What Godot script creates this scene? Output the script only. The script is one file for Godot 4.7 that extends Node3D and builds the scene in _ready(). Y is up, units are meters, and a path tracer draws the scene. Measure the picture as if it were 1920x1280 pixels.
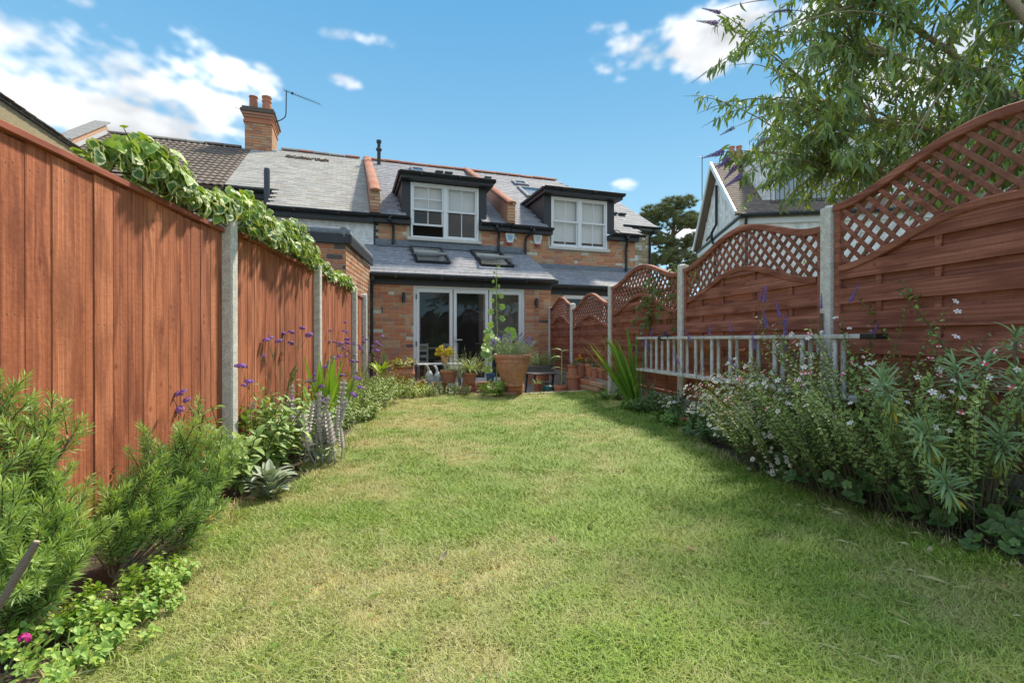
extends Node3D
# Back garden of a terraced brick house. Metres, y up, camera looks along -z.
const EYE := 0.83
var rng := RandomNumberGenerator.new()
var M := {}
var TM := {}
var used := {}
var means := {}

# ---------- mesh builder: loose triangles, wound clockwise about their normal
class MB:
	var v := PackedVector3Array()
	var n := PackedVector3Array()
	var c := PackedColorArray()
	var col := Color(1, 1, 1)
	func tri(a: Vector3, b: Vector3, d: Vector3, na: Vector3, nb: Vector3, nd: Vector3) -> void:
		if (b - a).cross(d - a).dot(na + nb + nd) > 0.0:
			v.append(a); v.append(d); v.append(b)
			n.append(na); n.append(nd); n.append(nb)
		else:
			v.append(a); v.append(b); v.append(d)
			n.append(na); n.append(nb); n.append(nd)
		c.append(col); c.append(col); c.append(col)
	func flat(a: Vector3, b: Vector3, d: Vector3, out: Vector3) -> void:
		var m := (b - a).cross(d - a).normalized()
		if m.dot(out) < 0.0: m = -m
		tri(a, b, d, m, m, m)
	func quad(a: Vector3, b: Vector3, d: Vector3, e: Vector3, out: Vector3) -> void:
		flat(a, b, d, out); flat(a, d, e, out)
	func box(o: Vector3, s: Vector3, bs := Basis()) -> void:
		var h := s * 0.5
		for ax in 3:
			for sg in [-1.0, 1.0]:
				var p := Vector3.ZERO; p[ax] = sg
				var u := Vector3.ZERO; u[(ax + 1) % 3] = 1.0
				var w := Vector3.ZERO; w[(ax + 2) % 3] = 1.0
				quad(o + bs * ((p - u - w) * h), o + bs * ((p + u - w) * h), o + bs * ((p + u + w) * h), o + bs * ((p - u + w) * h), bs * p)
	# box with chamfered edges
	func cbox(o: Vector3, s: Vector3, b: float, bs := Basis()) -> void:
		var h := s * 0.5
		for ax in 3:
			var i1 := (ax + 1) % 3
			var i2 := (ax + 2) % 3
			for sg in [-1.0, 1.0]:
				var q := []
				for e in [[-1, -1], [1, -1], [1, 1], [-1, 1]]:
					var p := Vector3.ZERO
					p[ax] = sg * h[ax]; p[i1] = e[0] * (h[i1] - b); p[i2] = e[1] * (h[i2] - b)
					q.append(o + bs * p)
				var nn := Vector3.ZERO; nn[ax] = sg
				quad(q[0], q[1], q[2], q[3], bs * nn)
				for sg2 in [-1.0, 1.0]:
					var r := []
					for e in [-1.0, 1.0]:
						var p1 := Vector3.ZERO; p1[ax] = sg * h[ax]; p1[i1] = sg2 * (h[i1] - b); p1[i2] = e * (h[i2] - b)
						var p2 := Vector3.ZERO; p2[ax] = sg * (h[ax] - b); p2[i1] = sg2 * h[i1]; p2[i2] = e * (h[i2] - b)
						r.append(o + bs * p1); r.append(o + bs * p2)
					var nd := Vector3.ZERO; nd[ax] = sg; nd[i1] = sg2
					quad(r[0], r[1], r[3], r[2], bs * nd)
		for a in [-1.0, 1.0]:
			for d in [-1.0, 1.0]:
				for e in [-1.0, 1.0]:
					var k := Vector3(a, d, e)
					flat(o + bs * (k * Vector3(h.x, h.y - b, h.z - b)), o + bs * (k * Vector3(h.x - b, h.y, h.z - b)), o + bs * (k * Vector3(h.x - b, h.y - b, h.z)), bs * k)
	func tube(p: Array, r: Array, sides := 6, cap := true) -> void:
		var m := p.size()
		var ref := Vector3.UP
		var t0: Vector3 = (p[1] - p[0]).normalized()
		if absf(t0.dot(ref)) > 0.9: ref = Vector3.RIGHT
		var sx := t0.cross(ref).normalized()
		var rings := []
		var rn := []
		for i in m:
			var t: Vector3 = ((p[mini(i + 1, m - 1)] as Vector3) - (p[maxi(i - 1, 0)] as Vector3)).normalized()
			sx = (sx - t * sx.dot(t)).normalized()
			var sy := t.cross(sx)
			var ring := []
			var nr := []
			for k in sides:
				var a := TAU * k / sides
				var q := sx * cos(a) + sy * sin(a)
				nr.append(q)
				ring.append((p[i] as Vector3) + q * float(r[mini(i, r.size() - 1)]))
			rings.append(ring); rn.append(nr)
		for i in m - 1:
			for k in sides:
				var l := (k + 1) % sides
				tri(rings[i][k], rings[i + 1][k], rings[i + 1][l], rn[i][k], rn[i + 1][k], rn[i + 1][l])
				tri(rings[i][k], rings[i + 1][l], rings[i][l], rn[i][k], rn[i + 1][l], rn[i][l])
		if cap:
			for e in [0, m - 1]:
				var o: Vector3 = ((p[1] - p[0]) * -1.0 if e == 0 else p[m - 1] - p[m - 2]).normalized()
				for k in range(1, sides - 1):
					flat(rings[e][0], rings[e][k], rings[e][k + 1], o)
	# profile of (radius, height) turned about y
	func lathe(pf: Array, seg := 20, o := Vector3.ZERO, wob := 0.0) -> void:
		var m := pf.size()
		for i in m - 1:
			var a: Vector2 = pf[i]
			var b: Vector2 = pf[i + 1]
			var e := (b - a).normalized()
			var nv := Vector2(e.y, -e.x)
			for k in seg:
				var t0 := TAU * k / seg
				var t1 := TAU * (k + 1) / seg
				var d0 := Vector3(cos(t0), 0, sin(t0)) * (1.0 + wob * sin(t0 * 3.0))
				var d1 := Vector3(cos(t1), 0, sin(t1)) * (1.0 + wob * sin(t1 * 3.0))
				var n0 := d0 * nv.x + Vector3.UP * nv.y
				var n1 := d1 * nv.x + Vector3.UP * nv.y
				var p0 := o + d0 * a.x + Vector3.UP * a.y
				var p1 := o + d1 * a.x + Vector3.UP * a.y
				var p2 := o + d1 * b.x + Vector3.UP * b.y
				var p3 := o + d0 * b.x + Vector3.UP * b.y
				if b.x > 0.0001: tri(p0, p3, p2, n0, n0, n1)
				if a.x > 0.0001: tri(p0, p2, p1, n0, n1, n1)
	# polygon in a plane (origin o, axes ux, uy) given thickness th along ux x uy
	func slab(poly: Array, o: Vector3, ux: Vector3, uy: Vector3, th: float) -> void:
		var uz := ux.cross(uy).normalized()
		var pp := PackedVector2Array(poly)
		var ix := Geometry2D.triangulate_polygon(pp)
		for i in range(0, ix.size(), 3):
			var a := o + ux * pp[ix[i]].x + uy * pp[ix[i]].y
			var b := o + ux * pp[ix[i + 1]].x + uy * pp[ix[i + 1]].y
			var d := o + ux * pp[ix[i + 2]].x + uy * pp[ix[i + 2]].y
			flat(a + uz * th, b + uz * th, d + uz * th, uz)
			flat(a, b, d, -uz)
		var ctr := Vector2.ZERO
		for q in pp: ctr += q
		var area := 0.0
		for i in pp.size(): area += pp[i].cross(pp[(i + 1) % pp.size()])
		for i in pp.size():
			var a2 := pp[i]
			var b2 := pp[(i + 1) % pp.size()]
			var e := b2 - a2
			var on := Vector2(e.y, -e.x) * signf(area)
			var a := o + ux * a2.x + uy * a2.y
			var b := o + ux * b2.x + uy * b2.y
			quad(a, b, b + uz * th, a + uz * th, ux * on.x + uy * on.y)
	func add(t: Dictionary, xf: Transform3D, tint := Color(1, 1, 1)) -> void:
		v.append_array(xf * (t.v as PackedVector3Array))
		n.append_array(Transform3D(xf.basis.orthonormalized(), Vector3.ZERO) * (t.n as PackedVector3Array))
		if tint == Color(1, 1, 1): c.append_array(t.c)
		else:
			for q in t.c: c.append(q * tint)
	func temp() -> Dictionary:
		return {"v": v, "n": n, "c": c, "m": mesh()}
	func mesh() -> ArrayMesh:
		var a := []
		a.resize(Mesh.ARRAY_MAX)
		a[Mesh.ARRAY_VERTEX] = v
		a[Mesh.ARRAY_NORMAL] = n
		a[Mesh.ARRAY_COLOR] = c
		var am := ArrayMesh.new()
		am.add_surface_from_arrays(Mesh.PRIMITIVE_TRIANGLES, a)
		return am

# ---------- naming and tagging
func numbered(s: String) -> String:
	var k: int = used.get(s, -1) + 1
	used[s] = k
	return s if k == 0 else "%s_%03d" % [s, k]

func thing(called: String, label: String, cat: String, at := Vector3.ZERO, turn := 0.0, group := "") -> Node3D:
	var o := Node3D.new()
	o.name = numbered(called)
	add_child(o)
	o.position = at
	o.rotation.y = turn
	o.set_meta("label", label); o.set_meta("category", cat)
	if group != "": o.set_meta("group", group)
	return o

func part(to: Node, called: String, mesh: Mesh, m: Material, xf := Transform3D()) -> MeshInstance3D:
	var o := MeshInstance3D.new()
	o.name = called
	o.mesh = mesh
	o.material_override = m
	o.transform = xf
	to.add_child(o, true)
	return o

func struct(called: String, mesh: Mesh, m: Material, xf := Transform3D()) -> MeshInstance3D:
	var o := part(self, numbered(called), mesh, m, xf)
	o.set_meta("kind", "structure")
	return o

# pixel of the photograph -> point at a depth, or on the ground
func at(px: float, py: float, d: float) -> Vector3:
	return Vector3((px - 960.0) / 920.0 * d, EYE + (637.0 - py) / 920.0 * d, -d)
func gnd(px: float, py: float, y := 0.0) -> Vector3:
	return at(px, py, (EYE - y) * 920.0 / (py - 637.0))

# foot of the right-hand fence in a pixel column, off metres into the garden
func rb(px: float, off: float, y := 0.0) -> Vector3:
	var d := (2.7236 - off) / ((px - 960.0) / 920.0 + 0.1739)
	return Vector3((px - 960.0) / 920.0 * d, y, -d)

func lin(r: float, g: float, b: float) -> Color: return Color(r, g, b)
func srgb(c: Color) -> Color: return c.linear_to_srgb()
func rr(a: float, b: float) -> float: return rng.randf_range(a, b)

# one material: linear base colour, roughness, optional texture and relief
func mk(c: Color, rough := 0.7, tex: Texture2D = null, sc := Vector3.ONE, nrm: Texture2D = null, ns := 1.0, world := true) -> StandardMaterial3D:
	var m := StandardMaterial3D.new()
	# the picture only varies the base colour: divide its mean out
	var k: float = means.get(tex, 1.0)
	m.albedo_color = srgb(Color(minf(c.r / k, 0.97), minf(c.g / k, 0.97), minf(c.b / k, 0.97)))
	m.roughness = rough
	if tex or nrm:
		m.uv1_triplanar = true
		m.uv1_world_triplanar = world
		m.uv1_scale = sc
	if tex: m.albedo_texture = tex
	if nrm:
		m.normal_enabled = true
		m.normal_texture = nrm
		m.normal_scale = ns
	return m

func vcm(rough := 0.55, back := 0.0) -> StandardMaterial3D:
	var m := StandardMaterial3D.new()
	m.vertex_color_use_as_albedo = true
	m.roughness = rough
	m.cull_mode = BaseMaterial3D.CULL_DISABLED
	if back > 0.0:
		m.backlight_enabled = true
		m.backlight = Color(back, back, back * 0.55)
	return m

# grey or tinted noise picture; lo..hi are sRGB multipliers
func noise_tex(sd: int, freq: float, oct: int, lo: Color, hi: Color, gain := 1.0, size := 512, f2 := 0.0, amp2 := 0.0) -> ImageTexture:
	var im := noise_img(sd, freq, oct, size)
	var im2: Image = noise_img(sd + 7, f2, 3, size) if f2 > 0.0 else null
	var out := Image.create(size, size, false, Image.FORMAT_RGB8)
	var sum := 0.0
	for y in size:
		for x in size:
			var t := (im.get_pixel(x, y).r - 0.5) * gain + 0.5
			if im2: t += (im2.get_pixel(x, y).r - 0.5) * amp2
			var cc := lo.lerp(hi, clampf(t, 0.0, 1.0))
			sum += pow(cc.g, 2.2)
			out.set_pixel(x, y, cc)
	var it := ImageTexture.create_from_image(out)
	means[it] = sum / (size * size)
	return it

func noise_img(sd: int, freq: float, oct: int, size := 512) -> Image:
	var nz := FastNoiseLite.new()
	nz.seed = sd
	nz.noise_type = FastNoiseLite.TYPE_SIMPLEX_SMOOTH
	nz.frequency = freq
	nz.fractal_octaves = oct
	return nz.get_seamless_image(size, size)

func relief(sd: int, freq: float, oct: int, strength: float, size := 512) -> ImageTexture:
	var im := noise_img(sd, freq, oct, size)
	im.convert(Image.FORMAT_RGB8)
	im.bump_map_to_normal_map(strength)
	return ImageTexture.create_from_image(im)

# leaf along +y, face to +z; w widths along its length, bend pulls the tip back, fold lifts the edges
func leaf(length: float, width: float, segs: int, bend: float, fold: float, c1: Color, c2: Color, peak := 0.4, tip := 0.0) -> Dictionary:
	var b := MB.new()
	var ctr := []
	var lf := []
	var rt := []
	for i in segs + 1:
		var t := float(i) / segs
		var w := width * 0.5 * pow(sin(PI * pow(t, log(0.5) / log(peak))), 0.75) if i > 0 and i < segs else width * (0.06 if i == 0 else tip)
		var an := bend * t
		var p := Vector3(0, length * (t if absf(bend) < 0.01 else sin(an) / bend), -length * (0.0 if absf(bend) < 0.01 else (1.0 - cos(an)) / bend))
		ctr.append(p)
		lf.append(p + Vector3(-w, 0, fold * w)); rt.append(p + Vector3(w, 0, fold * w))
	for i in segs:
		for sd in 2:
			var e: Array = lf if sd == 0 else rt
			for q in [[ctr[i], e[i], e[i + 1]], [ctr[i], e[i + 1], ctr[i + 1]]]:
				if (q[0] - q[1]).length() < 1e-6 or (q[1] - q[2]).length() < 1e-6 or (q[2] - q[0]).length() < 1e-6: continue
				var k0 := b.v.size()
				b.flat(q[0], q[1], q[2], Vector3(0, 0, 1))
				for k in range(k0, b.v.size()):
					b.c[k] = c1 if (b.v[k] - ctr[i]).length() < 1e-5 or (b.v[k] - ctr[i + 1]).length() < 1e-5 else c2
	return b.temp()

# placing a leaf: its length along d, its face as near to f as that allows
func facing(p: Vector3, d: Vector3, f: Vector3, s := 1.0) -> Transform3D:
	var y := d.normalized()
	var z := f - y * f.dot(y)
	if z.length() < 0.01: z = Vector3(0.3, 0.2, 0.9).cross(y)
	z = z.normalized()
	return Transform3D(Basis(y.cross(z), y, z) * s, p)

func rdir() -> Vector3:
	while true:
		var p := Vector3(rr(-1, 1), rr(-1, 1), rr(-1, 1))
		if p.length() < 1.0 and p.length() > 0.05: return p.normalized()
	return Vector3.UP

# pieces given as [template, transform]; the most_parts that show largest become parts, the rest one mass
func scatter(to: Node3D, called: String, items: Array, most_parts: int, m: Material, mass := "foliage") -> void:
	var eye := to.transform.affine_inverse() * Vector3(0, EYE, 0)
	for it in items:
		it.append((it[1] as Transform3D).basis.y.length() * float(it[2] if it.size() > 2 else 1.0) / maxf(0.3, eye.distance_to((it[1] as Transform3D).origin)))
	items.sort_custom(func(a, b): return a[-1] > b[-1])
	var k := mini(most_parts, items.size())
	for i in k:
		part(to, called, items[i][0].m, m, items[i][1])
	if items.size() > k:
		var b := MB.new()
		for i in range(k, items.size()): b.add(items[i][0], items[i][1])
		var o := part(to, mass, b.mesh(), m)
		o.set_meta("kind", "stuff")

# sawn softwood, 0.8 m wide and 1.6 m long: streaks along the board, knots with bent grain
func plank_tex(sd: int) -> ImageTexture:
	var W := 512
	var H := 1024
	var out := Image.create(W, H, false, Image.FORMAT_RGB8)
	var n1 := FastNoiseLite.new(); n1.seed = sd; n1.frequency = 1.0; n1.fractal_octaves = 3
	var n2 := FastNoiseLite.new(); n2.seed = sd + 1; n2.frequency = 1.0; n2.fractal_octaves = 2
	var r2 := RandomNumberGenerator.new(); r2.seed = sd
	var kn := []
	for i in 13: kn.append(Vector3(r2.randf() * 0.8, r2.randf() * 1.6, r2.randf_range(0.006, 0.013)))
	var sum := 0.0
	for y in H:
		var ym := y / float(H) * 1.6
		var yy := absf(ym - 0.8)
		for x in W:
			var xm := x / float(W) * 0.8
			var bend := 0.0
			var knot := 0.0
			for k in kn:
				var dy: float = (ym - k.y) * 0.45
				if absf(dy) > 0.06: continue
				var dx: float = xm - k.x
				if absf(dx) > 0.06: continue
				var d := sqrt(dx * dx + dy * dy)
				bend += signf(dx) * k.z * exp(-d * d / (k.z * k.z * 5.0)) * 0.9
				var e: float = sqrt(dx * dx + dy * dy * 3.2) / k.z
				if e < 1.5: knot = maxf(knot, (1.0 - smoothstep(0.5, 1.0, e)) * 0.8 + (1.0 - smoothstep(0.0, 0.35, absf(e - 1.1))) * 0.35)
			var a := (xm - bend) / 0.8 * TAU
			var q := Vector3(cos(a) * 9.0, sin(a) * 9.0, yy * 0.9)
			var f := n1.get_noise_3dv(q) * 0.55 + n2.get_noise_3d(q.x * 4.0, q.y * 4.0, yy * 2.5) * 0.35
			var saw := n2.get_noise_2d(ym * 160.0, xm * 6.0) * 0.10
			var t := clampf(0.62 + f * 0.9 + saw, 0.0, 1.0)
			var c := Color(0.56, 0.47, 0.42).lerp(Color(1, 1, 1), t)
			var wx := n1.get_noise_3d(cos(a) * 1.6, sin(a) * 1.6, yy * 2.2 + 9.0)
			c = c.lerp(Color(0.62, 0.54, 0.50), clampf(wx * 1.8, 0.0, 0.8))
			if knot > 0.0: c = c.lerp(Color(0.50, 0.38, 0.32), knot * 0.75)
			sum += pow(c.g, 2.2)
			out.set_pixel(x, y, c)
	var it := ImageTexture.create_from_image(out)
	means[it] = sum / (W * H)
	return it

func _ready() -> void:
	rng.seed = 20240817
	# camera
	var cam := Camera3D.new()
	cam.name = "camera"
	cam.position = Vector3(0, EYE, 0)
	cam.rotation.x = -0.00326
	cam.fov = rad_to_deg(2.0 * atan(640.0 / 920.0))
	cam.near = 0.05
	cam.far = 400.0
	add_child(cam)
	# sky
	var env := Environment.new()
	env.background_mode = Environment.BG_SKY
	var sky := Sky.new()
	var pan := PanoramaSkyMaterial.new()
	pan.panorama = sky_picture()
	sky.sky_material = pan
	env.sky = sky
	env.background_energy_multiplier = 1.0
	env.tonemap_mode = Environment.TONE_MAPPER_LINEAR
	env.tonemap_exposure = 2.95
	env.sdfgi_enabled = true
	env.ssao_enabled = true
	env.ssil_enabled = true
	var we := WorldEnvironment.new()
	we.name = "world_environment"
	we.environment = env
	add_child(we)
	# sun: ahead and to the right, high
	var sun := DirectionalLight3D.new()
	sun.name = "sun"
	sun.light_color = Color(1.0, 0.95, 0.86)
	sun.light_energy = 0.66
	sun.light_angular_distance = 5.0
	sun.shadow_enabled = true
	add_child(sun)
	var az := deg_to_rad(30.0)
	var el := deg_to_rad(52.0)
	sun.look_at_from_position(Vector3.ZERO, -Vector3(sin(az) * cos(el), sin(el), -cos(az) * cos(el)))
	materials()
	ground()
	fences()
	houses()
	beyond()
	patio()
	left_bed()
	right_bed()
	lawn()

# sky: blue with fair-weather clouds; [azimuth, altitude, half width, half height, weight] in degrees
func sky_picture() -> ImageTexture:
	var W := 2048
	var H := 1024
	var im := Image.create(W, H, false, Image.FORMAT_RGBF)
	var n1 := FastNoiseLite.new(); n1.seed = 11; n1.frequency = 0.11; n1.fractal_octaves = 5
	var n2 := FastNoiseLite.new(); n2.seed = 23; n2.frequency = 0.42; n2.fractal_octaves = 4
	var puffs := []
	# those in view, read off the photograph
	for q in [[40, 70, 150, 42, 0.62], [160, 48, 80, 34, 0.62], [90, 185, 320, 48, 1.05], [330, 192, 120, 40, 1.0], [150, 235, 260, 34, 0.95], [440, 145, 80, 28, 0.85], [500, 165, 36, 24, 0.62], [665, 70, 68, 17, 0.74], [632, 152, 40, 13, 0.66], [1160, 350, 30, 12, 0.68], [1210, 110, 90, 36, 0.8], [1330, 90, 120, 60, 1.0], [1130, 50, 50, 18, 0.55], [1450, 40, 150, 60, 0.8], [1310, 450, 60, 40, 0.9], [1700, 150, 200, 80, 0.7], [1560, 300, 160, 60, 0.6]]:
		var dr := Vector3((q[0] - 960.0) / 920.0, (637.0 - q[1]) / 920.0, -1.0)
		var az := rad_to_deg(atan2(dr.x, -dr.z))
		var al := rad_to_deg(asin(dr.normalized().y))
		var k := 57.3 / (dr.length() * 920.0)
		puffs.append([az, al, float(q[2]) * k * 1.1, float(q[3]) * k * 1.1, q[4]])
	# clouds out of view, added denser than those in view to brighten the shade
	var r2 := RandomNumberGenerator.new(); r2.seed = 5
	for i in 105:
		var a := r2.randf_range(48.0, 312.0)
		var h := r2.randf_range(4.0, 82.0)
		puffs.append([a, h, r2.randf_range(8, 24) / maxf(0.2, cos(deg_to_rad(h))), r2.randf_range(3, 8), r2.randf_range(0.6, 1.1)])
	var dens := PackedFloat32Array(); dens.resize(W * H / 2)
	for p in puffs:
		var y0 := clampi(int((90.0 - p[1] - p[3] * 1.8) / 180.0 * H), 0, H / 2 - 1)
		var y1 := clampi(int((90.0 - p[1] + p[3] * 1.8) / 180.0 * H), 0, H / 2 - 1)
		var x0 := int((p[0] - p[2] * 1.8) / 360.0 * W)
		var x1 := int((p[0] + p[2] * 1.8) / 360.0 * W)
		for y in range(y0, y1 + 1):
			var al := 90.0 - (y + 0.5) / H * 180.0
			var dy: float = (al - p[1]) / p[3]
			if dy < 0.0: dy *= 1.25
			for x in range(x0, x1 + 1):
				var dx: float = ((x + 0.5) / W * 360.0 - p[0]) / p[2]
				var e := 1.0 - dx * dx - dy * dy
				if e > -2.3:
					var ix := y * W + posmod(x, W)
					dens[ix] = maxf(dens[ix], p[4] * clampf(e * 0.55 + 0.42, 0.0, 1.0))
	for y in H / 2 + 1:
		var al := deg_to_rad(90.0 - (y + 0.5) / H * 180.0)
		var sy := sin(al)
		var t := pow(1.0 - clampf(sy, 0.0, 1.0), 2.9)
		var base := Color(0.033, 0.130, 0.250).lerp(Color(0.25, 0.39, 0.45), t)
		for x in W:
			var c := base
			if y < H / 2:
				var dn := dens[y * W + x]
				if dn > 0.02:
					var a := (x + 0.5) / W * TAU
					var d := Vector3(sin(a) * cos(al), sy * 1.9, -cos(a) * cos(al)) * 60.0
					var k := n1.get_noise_3dv(d) * 1.1 + n2.get_noise_3dv(d) * 0.45
					var f := smoothstep(0.32, 0.94, dn + k * 0.70)
					if f > 0.0:
						var body := clampf(0.74 + 0.6 * n1.get_noise_3dv(d * 0.7 + Vector3(40, 9, 3)), 0.42, 1.0)
						c = base.lerp(Color(0.53, 0.535, 0.545) * body, f * 0.95)
			im.set_pixel(x, y, c)
	for y in range(H / 2 + 1, H):
		for x in W: im.set_pixel(x, y, Color(0.2, 0.22, 0.18))
	return ImageTexture.create_from_image(im)

func materials() -> void:
	var grain := noise_tex(3, 0.02, 4, Color(0.80, 0.77, 0.75), Color(1, 1, 1), 1.4, 512, 0.07, 0.5)
	var blotch := noise_tex(5, 0.012, 4, Color(0.84, 0.84, 0.84), Color(1, 1, 1), 1.8)
	var speck := noise_tex(8, 0.16, 3, Color(0.68, 0.66, 0.64), Color(1, 1, 1), 2.0, 512, 0.02, 0.6)
	var bump := relief(9, 0.09, 3, 2.0)
	var fine := relief(10, 0.22, 2, 3.0)
	TM = {"grain": grain, "blotch": blotch, "speck": speck, "bump": bump, "fine": fine}
	# stained fence boards, five cuts of timber
	var board_cols := [lin(0.315, 0.108, 0.050), lin(0.345, 0.122, 0.058), lin(0.28, 0.094, 0.045), lin(0.37, 0.140, 0.070), lin(0.32, 0.108, 0.052), lin(0.295, 0.106, 0.055)]
	var plank := plank_tex(77)
	var pim: Image = plank.get_image().duplicate()
	pim.rotate_90(CLOCKWISE)
	var plank_h := ImageTexture.create_from_image(pim)
	means[plank_h] = means[plank]
	for i in 6:
		var m := mk(board_cols[i], 0.85, plank, Vector3(1.25, 0.625, 1.25), bump, 0.25)
		m.uv1_offset = Vector3(0.37 * i, 0.13 * i, 0.29 * i)
		M["board%d" % i] = m
	for i in 4:
		var m := mk([lin(0.235, 0.092, 0.060), lin(0.26, 0.104, 0.069), lin(0.21, 0.082, 0.055), lin(0.245, 0.095, 0.058)][i], 0.8, plank_h, Vector3(0.625, 1.25, 0.625), bump, 0.25)
		m.uv1_offset = Vector3(0.2 * i, 0.31 * i, 0.4 * i)
		M["slat%d" % i] = m
	M.lath = mk(lin(0.215, 0.088, 0.056), 0.8, grain, Vector3(1.5, 1.5, 1.5))
	M.capwood = mk(lin(0.30, 0.085, 0.05), 0.8, grain, Vector3(0.5, 3, 0.5))
	M.concrete = mk(lin(0.66, 0.65, 0.61), 0.92, speck, Vector3(1.6, 1.6, 1.6), fine, 0.8)
	M.gravel_board = mk(lin(0.34, 0.33, 0.30), 0.95, speck, Vector3(1.2, 1.2, 1.2), fine, 0.8)
	M.mortar = mk(lin(0.60, 0.53, 0.43), 0.95, speck, Vector3(2, 2, 2), fine, 0.6)
	var bc := [lin(0.56, 0.235, 0.125), lin(0.60, 0.285, 0.155), lin(0.50, 0.20, 0.115), lin(0.64, 0.33, 0.18), lin(0.56, 0.35, 0.23), lin(0.43, 0.225, 0.155), lin(0.72, 0.64, 0.54), lin(0.13, 0.10, 0.095), lin(0.52, 0.34, 0.21)]
	for i in bc.size(): M["brick%d" % i] = mk(bc[i], 0.9, speck, Vector3(3, 3, 3), fine, 0.7)
	for i in 3: M["buff%d" % i] = mk([lin(0.50, 0.40, 0.27), lin(0.56, 0.47, 0.34), lin(0.42, 0.32, 0.2)][i], 0.9, speck, Vector3(3, 3, 3), fine, 0.7)
	for i in 2: M["blue%d" % i] = mk([lin(0.035, 0.035, 0.04), lin(0.06, 0.055, 0.06)][i], 0.6, speck, Vector3(3, 3, 3))
	for i in 2: M["white_brick%d" % i] = mk([lin(0.86, 0.86, 0.85), lin(0.84, 0.84, 0.83)][i], 0.85, blotch, Vector3(1, 1, 1), fine, 0.5)
	for i in 4: M["slate%d" % i] = mk([lin(0.26, 0.265, 0.295), lin(0.285, 0.29, 0.315), lin(0.24, 0.245, 0.275), lin(0.30, 0.30, 0.32)][i], 0.85, blotch, Vector3(1.2, 1.2, 1.2), bump, 0.35)
	for i in 4: M["old_slate%d" % i] = mk([lin(0.36, 0.36, 0.35), lin(0.41, 0.405, 0.39), lin(0.31, 0.31, 0.31), lin(0.36, 0.34, 0.31)][i], 0.92, speck, Vector3(1.2, 1.2, 1.2), bump, 0.5)
	for i in 3: M["brown_tile%d" % i] = mk([lin(0.17, 0.135, 0.115), lin(0.20, 0.16, 0.135), lin(0.15, 0.12, 0.105)][i], 0.85, speck, Vector3(1.5, 1.5, 1.5))
	for i in 3: M["clay%d" % i] = mk([lin(0.42, 0.16, 0.10), lin(0.38, 0.17, 0.12), lin(0.46, 0.20, 0.13)][i], 0.85, speck, Vector3(2.2, 2.2, 2.2), fine, 0.5)
	M.lead = mk(lin(0.17, 0.19, 0.22), 0.55, blotch, Vector3(1.5, 1.5, 1.5), bump, 0.3)
	M.black_plastic = mk(lin(0.018, 0.019, 0.022), 0.38)
	M.black_wood = mk(lin(0.028, 0.030, 0.036), 0.5, grain, Vector3(3, 0.4, 3))
	M.white_frame = mk(lin(0.78, 0.78, 0.78), 0.35)
	M.stone_sill = mk(lin(0.62, 0.60, 0.56), 0.8, speck, Vector3(2, 2, 2))
	M.render_white = mk(lin(0.80, 0.79, 0.77), 0.9, blotch, Vector3(0.5, 0.5, 0.5), fine, 0.3)
	M.pebbledash = mk(lin(0.40, 0.34, 0.23), 0.95, noise_tex(31, 0.12, 2, Color(0.3, 0.27, 0.22), Color(1, 1, 0.97), 3.2), Vector3(2.2, 2.2, 2.2), relief(32, 0.12, 2, 6.0), 1.2)
	M.terracotta = mk(lin(0.52, 0.22, 0.13), 0.75, blotch, Vector3(3, 3, 3), fine, 0.3)
	M.old_terracotta = mk(lin(0.46, 0.20, 0.125), 0.85, speck, Vector3(3, 3, 3), fine, 0.5)
	M.terracotta_plastic = mk(lin(0.50, 0.225, 0.15), 0.55, blotch, Vector3(2, 2, 2))
	M.soil = mk(lin(0.085, 0.062, 0.045), 0.98, speck, Vector3(2, 2, 2), relief(41, 0.1, 4, 6.0), 1.2)
	M.aluminium = mk(lin(0.60, 0.61, 0.62), 0.42, blotch, Vector3(2, 2, 2))
	M.aluminium.metallic = 0.15
	M.bark = mk(lin(0.20, 0.15, 0.10), 0.95, speck, Vector3(3, 1, 3), bump, 1.0)
	M.pale_bark = mk(lin(0.34, 0.27, 0.18), 0.95, speck, Vector3(4, 1.2, 4), bump, 0.8)
	M.paving = mk(lin(0.27, 0.26, 0.25), 0.9, speck, Vector3(1, 1, 1), fine, 0.5)
	M.kerb = mk(lin(0.48, 0.46, 0.42), 0.9, speck, Vector3(1.5, 1.5, 1.5), fine, 0.5)
	M.dark_metal = mk(lin(0.03, 0.03, 0.032), 0.45)
	M.old_wood = mk(lin(0.11, 0.105, 0.10), 0.9, grain, Vector3(0.5, 4, 4), bump, 0.5)
	M.leaf = vcm(0.5, 0.75)
	M.matte_leaf = vcm(0.75, 0.45)
	M.petal = vcm(0.7, 0.5)
	M.stem = vcm(0.75)
	var gl := StandardMaterial3D.new()
	gl.albedo_color = Color(0.45, 0.5, 0.5, 0.06)
	gl.transparency = BaseMaterial3D.TRANSPARENCY_ALPHA
	gl.roughness = 0.02
	M.glass = gl
	M.blind = mk(lin(0.72, 0.72, 0.70), 0.8)
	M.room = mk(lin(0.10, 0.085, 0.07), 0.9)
	M.room_pale = mk(lin(0.46, 0.42, 0.35), 0.85, blotch, Vector3(1, 1, 1))

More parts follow.
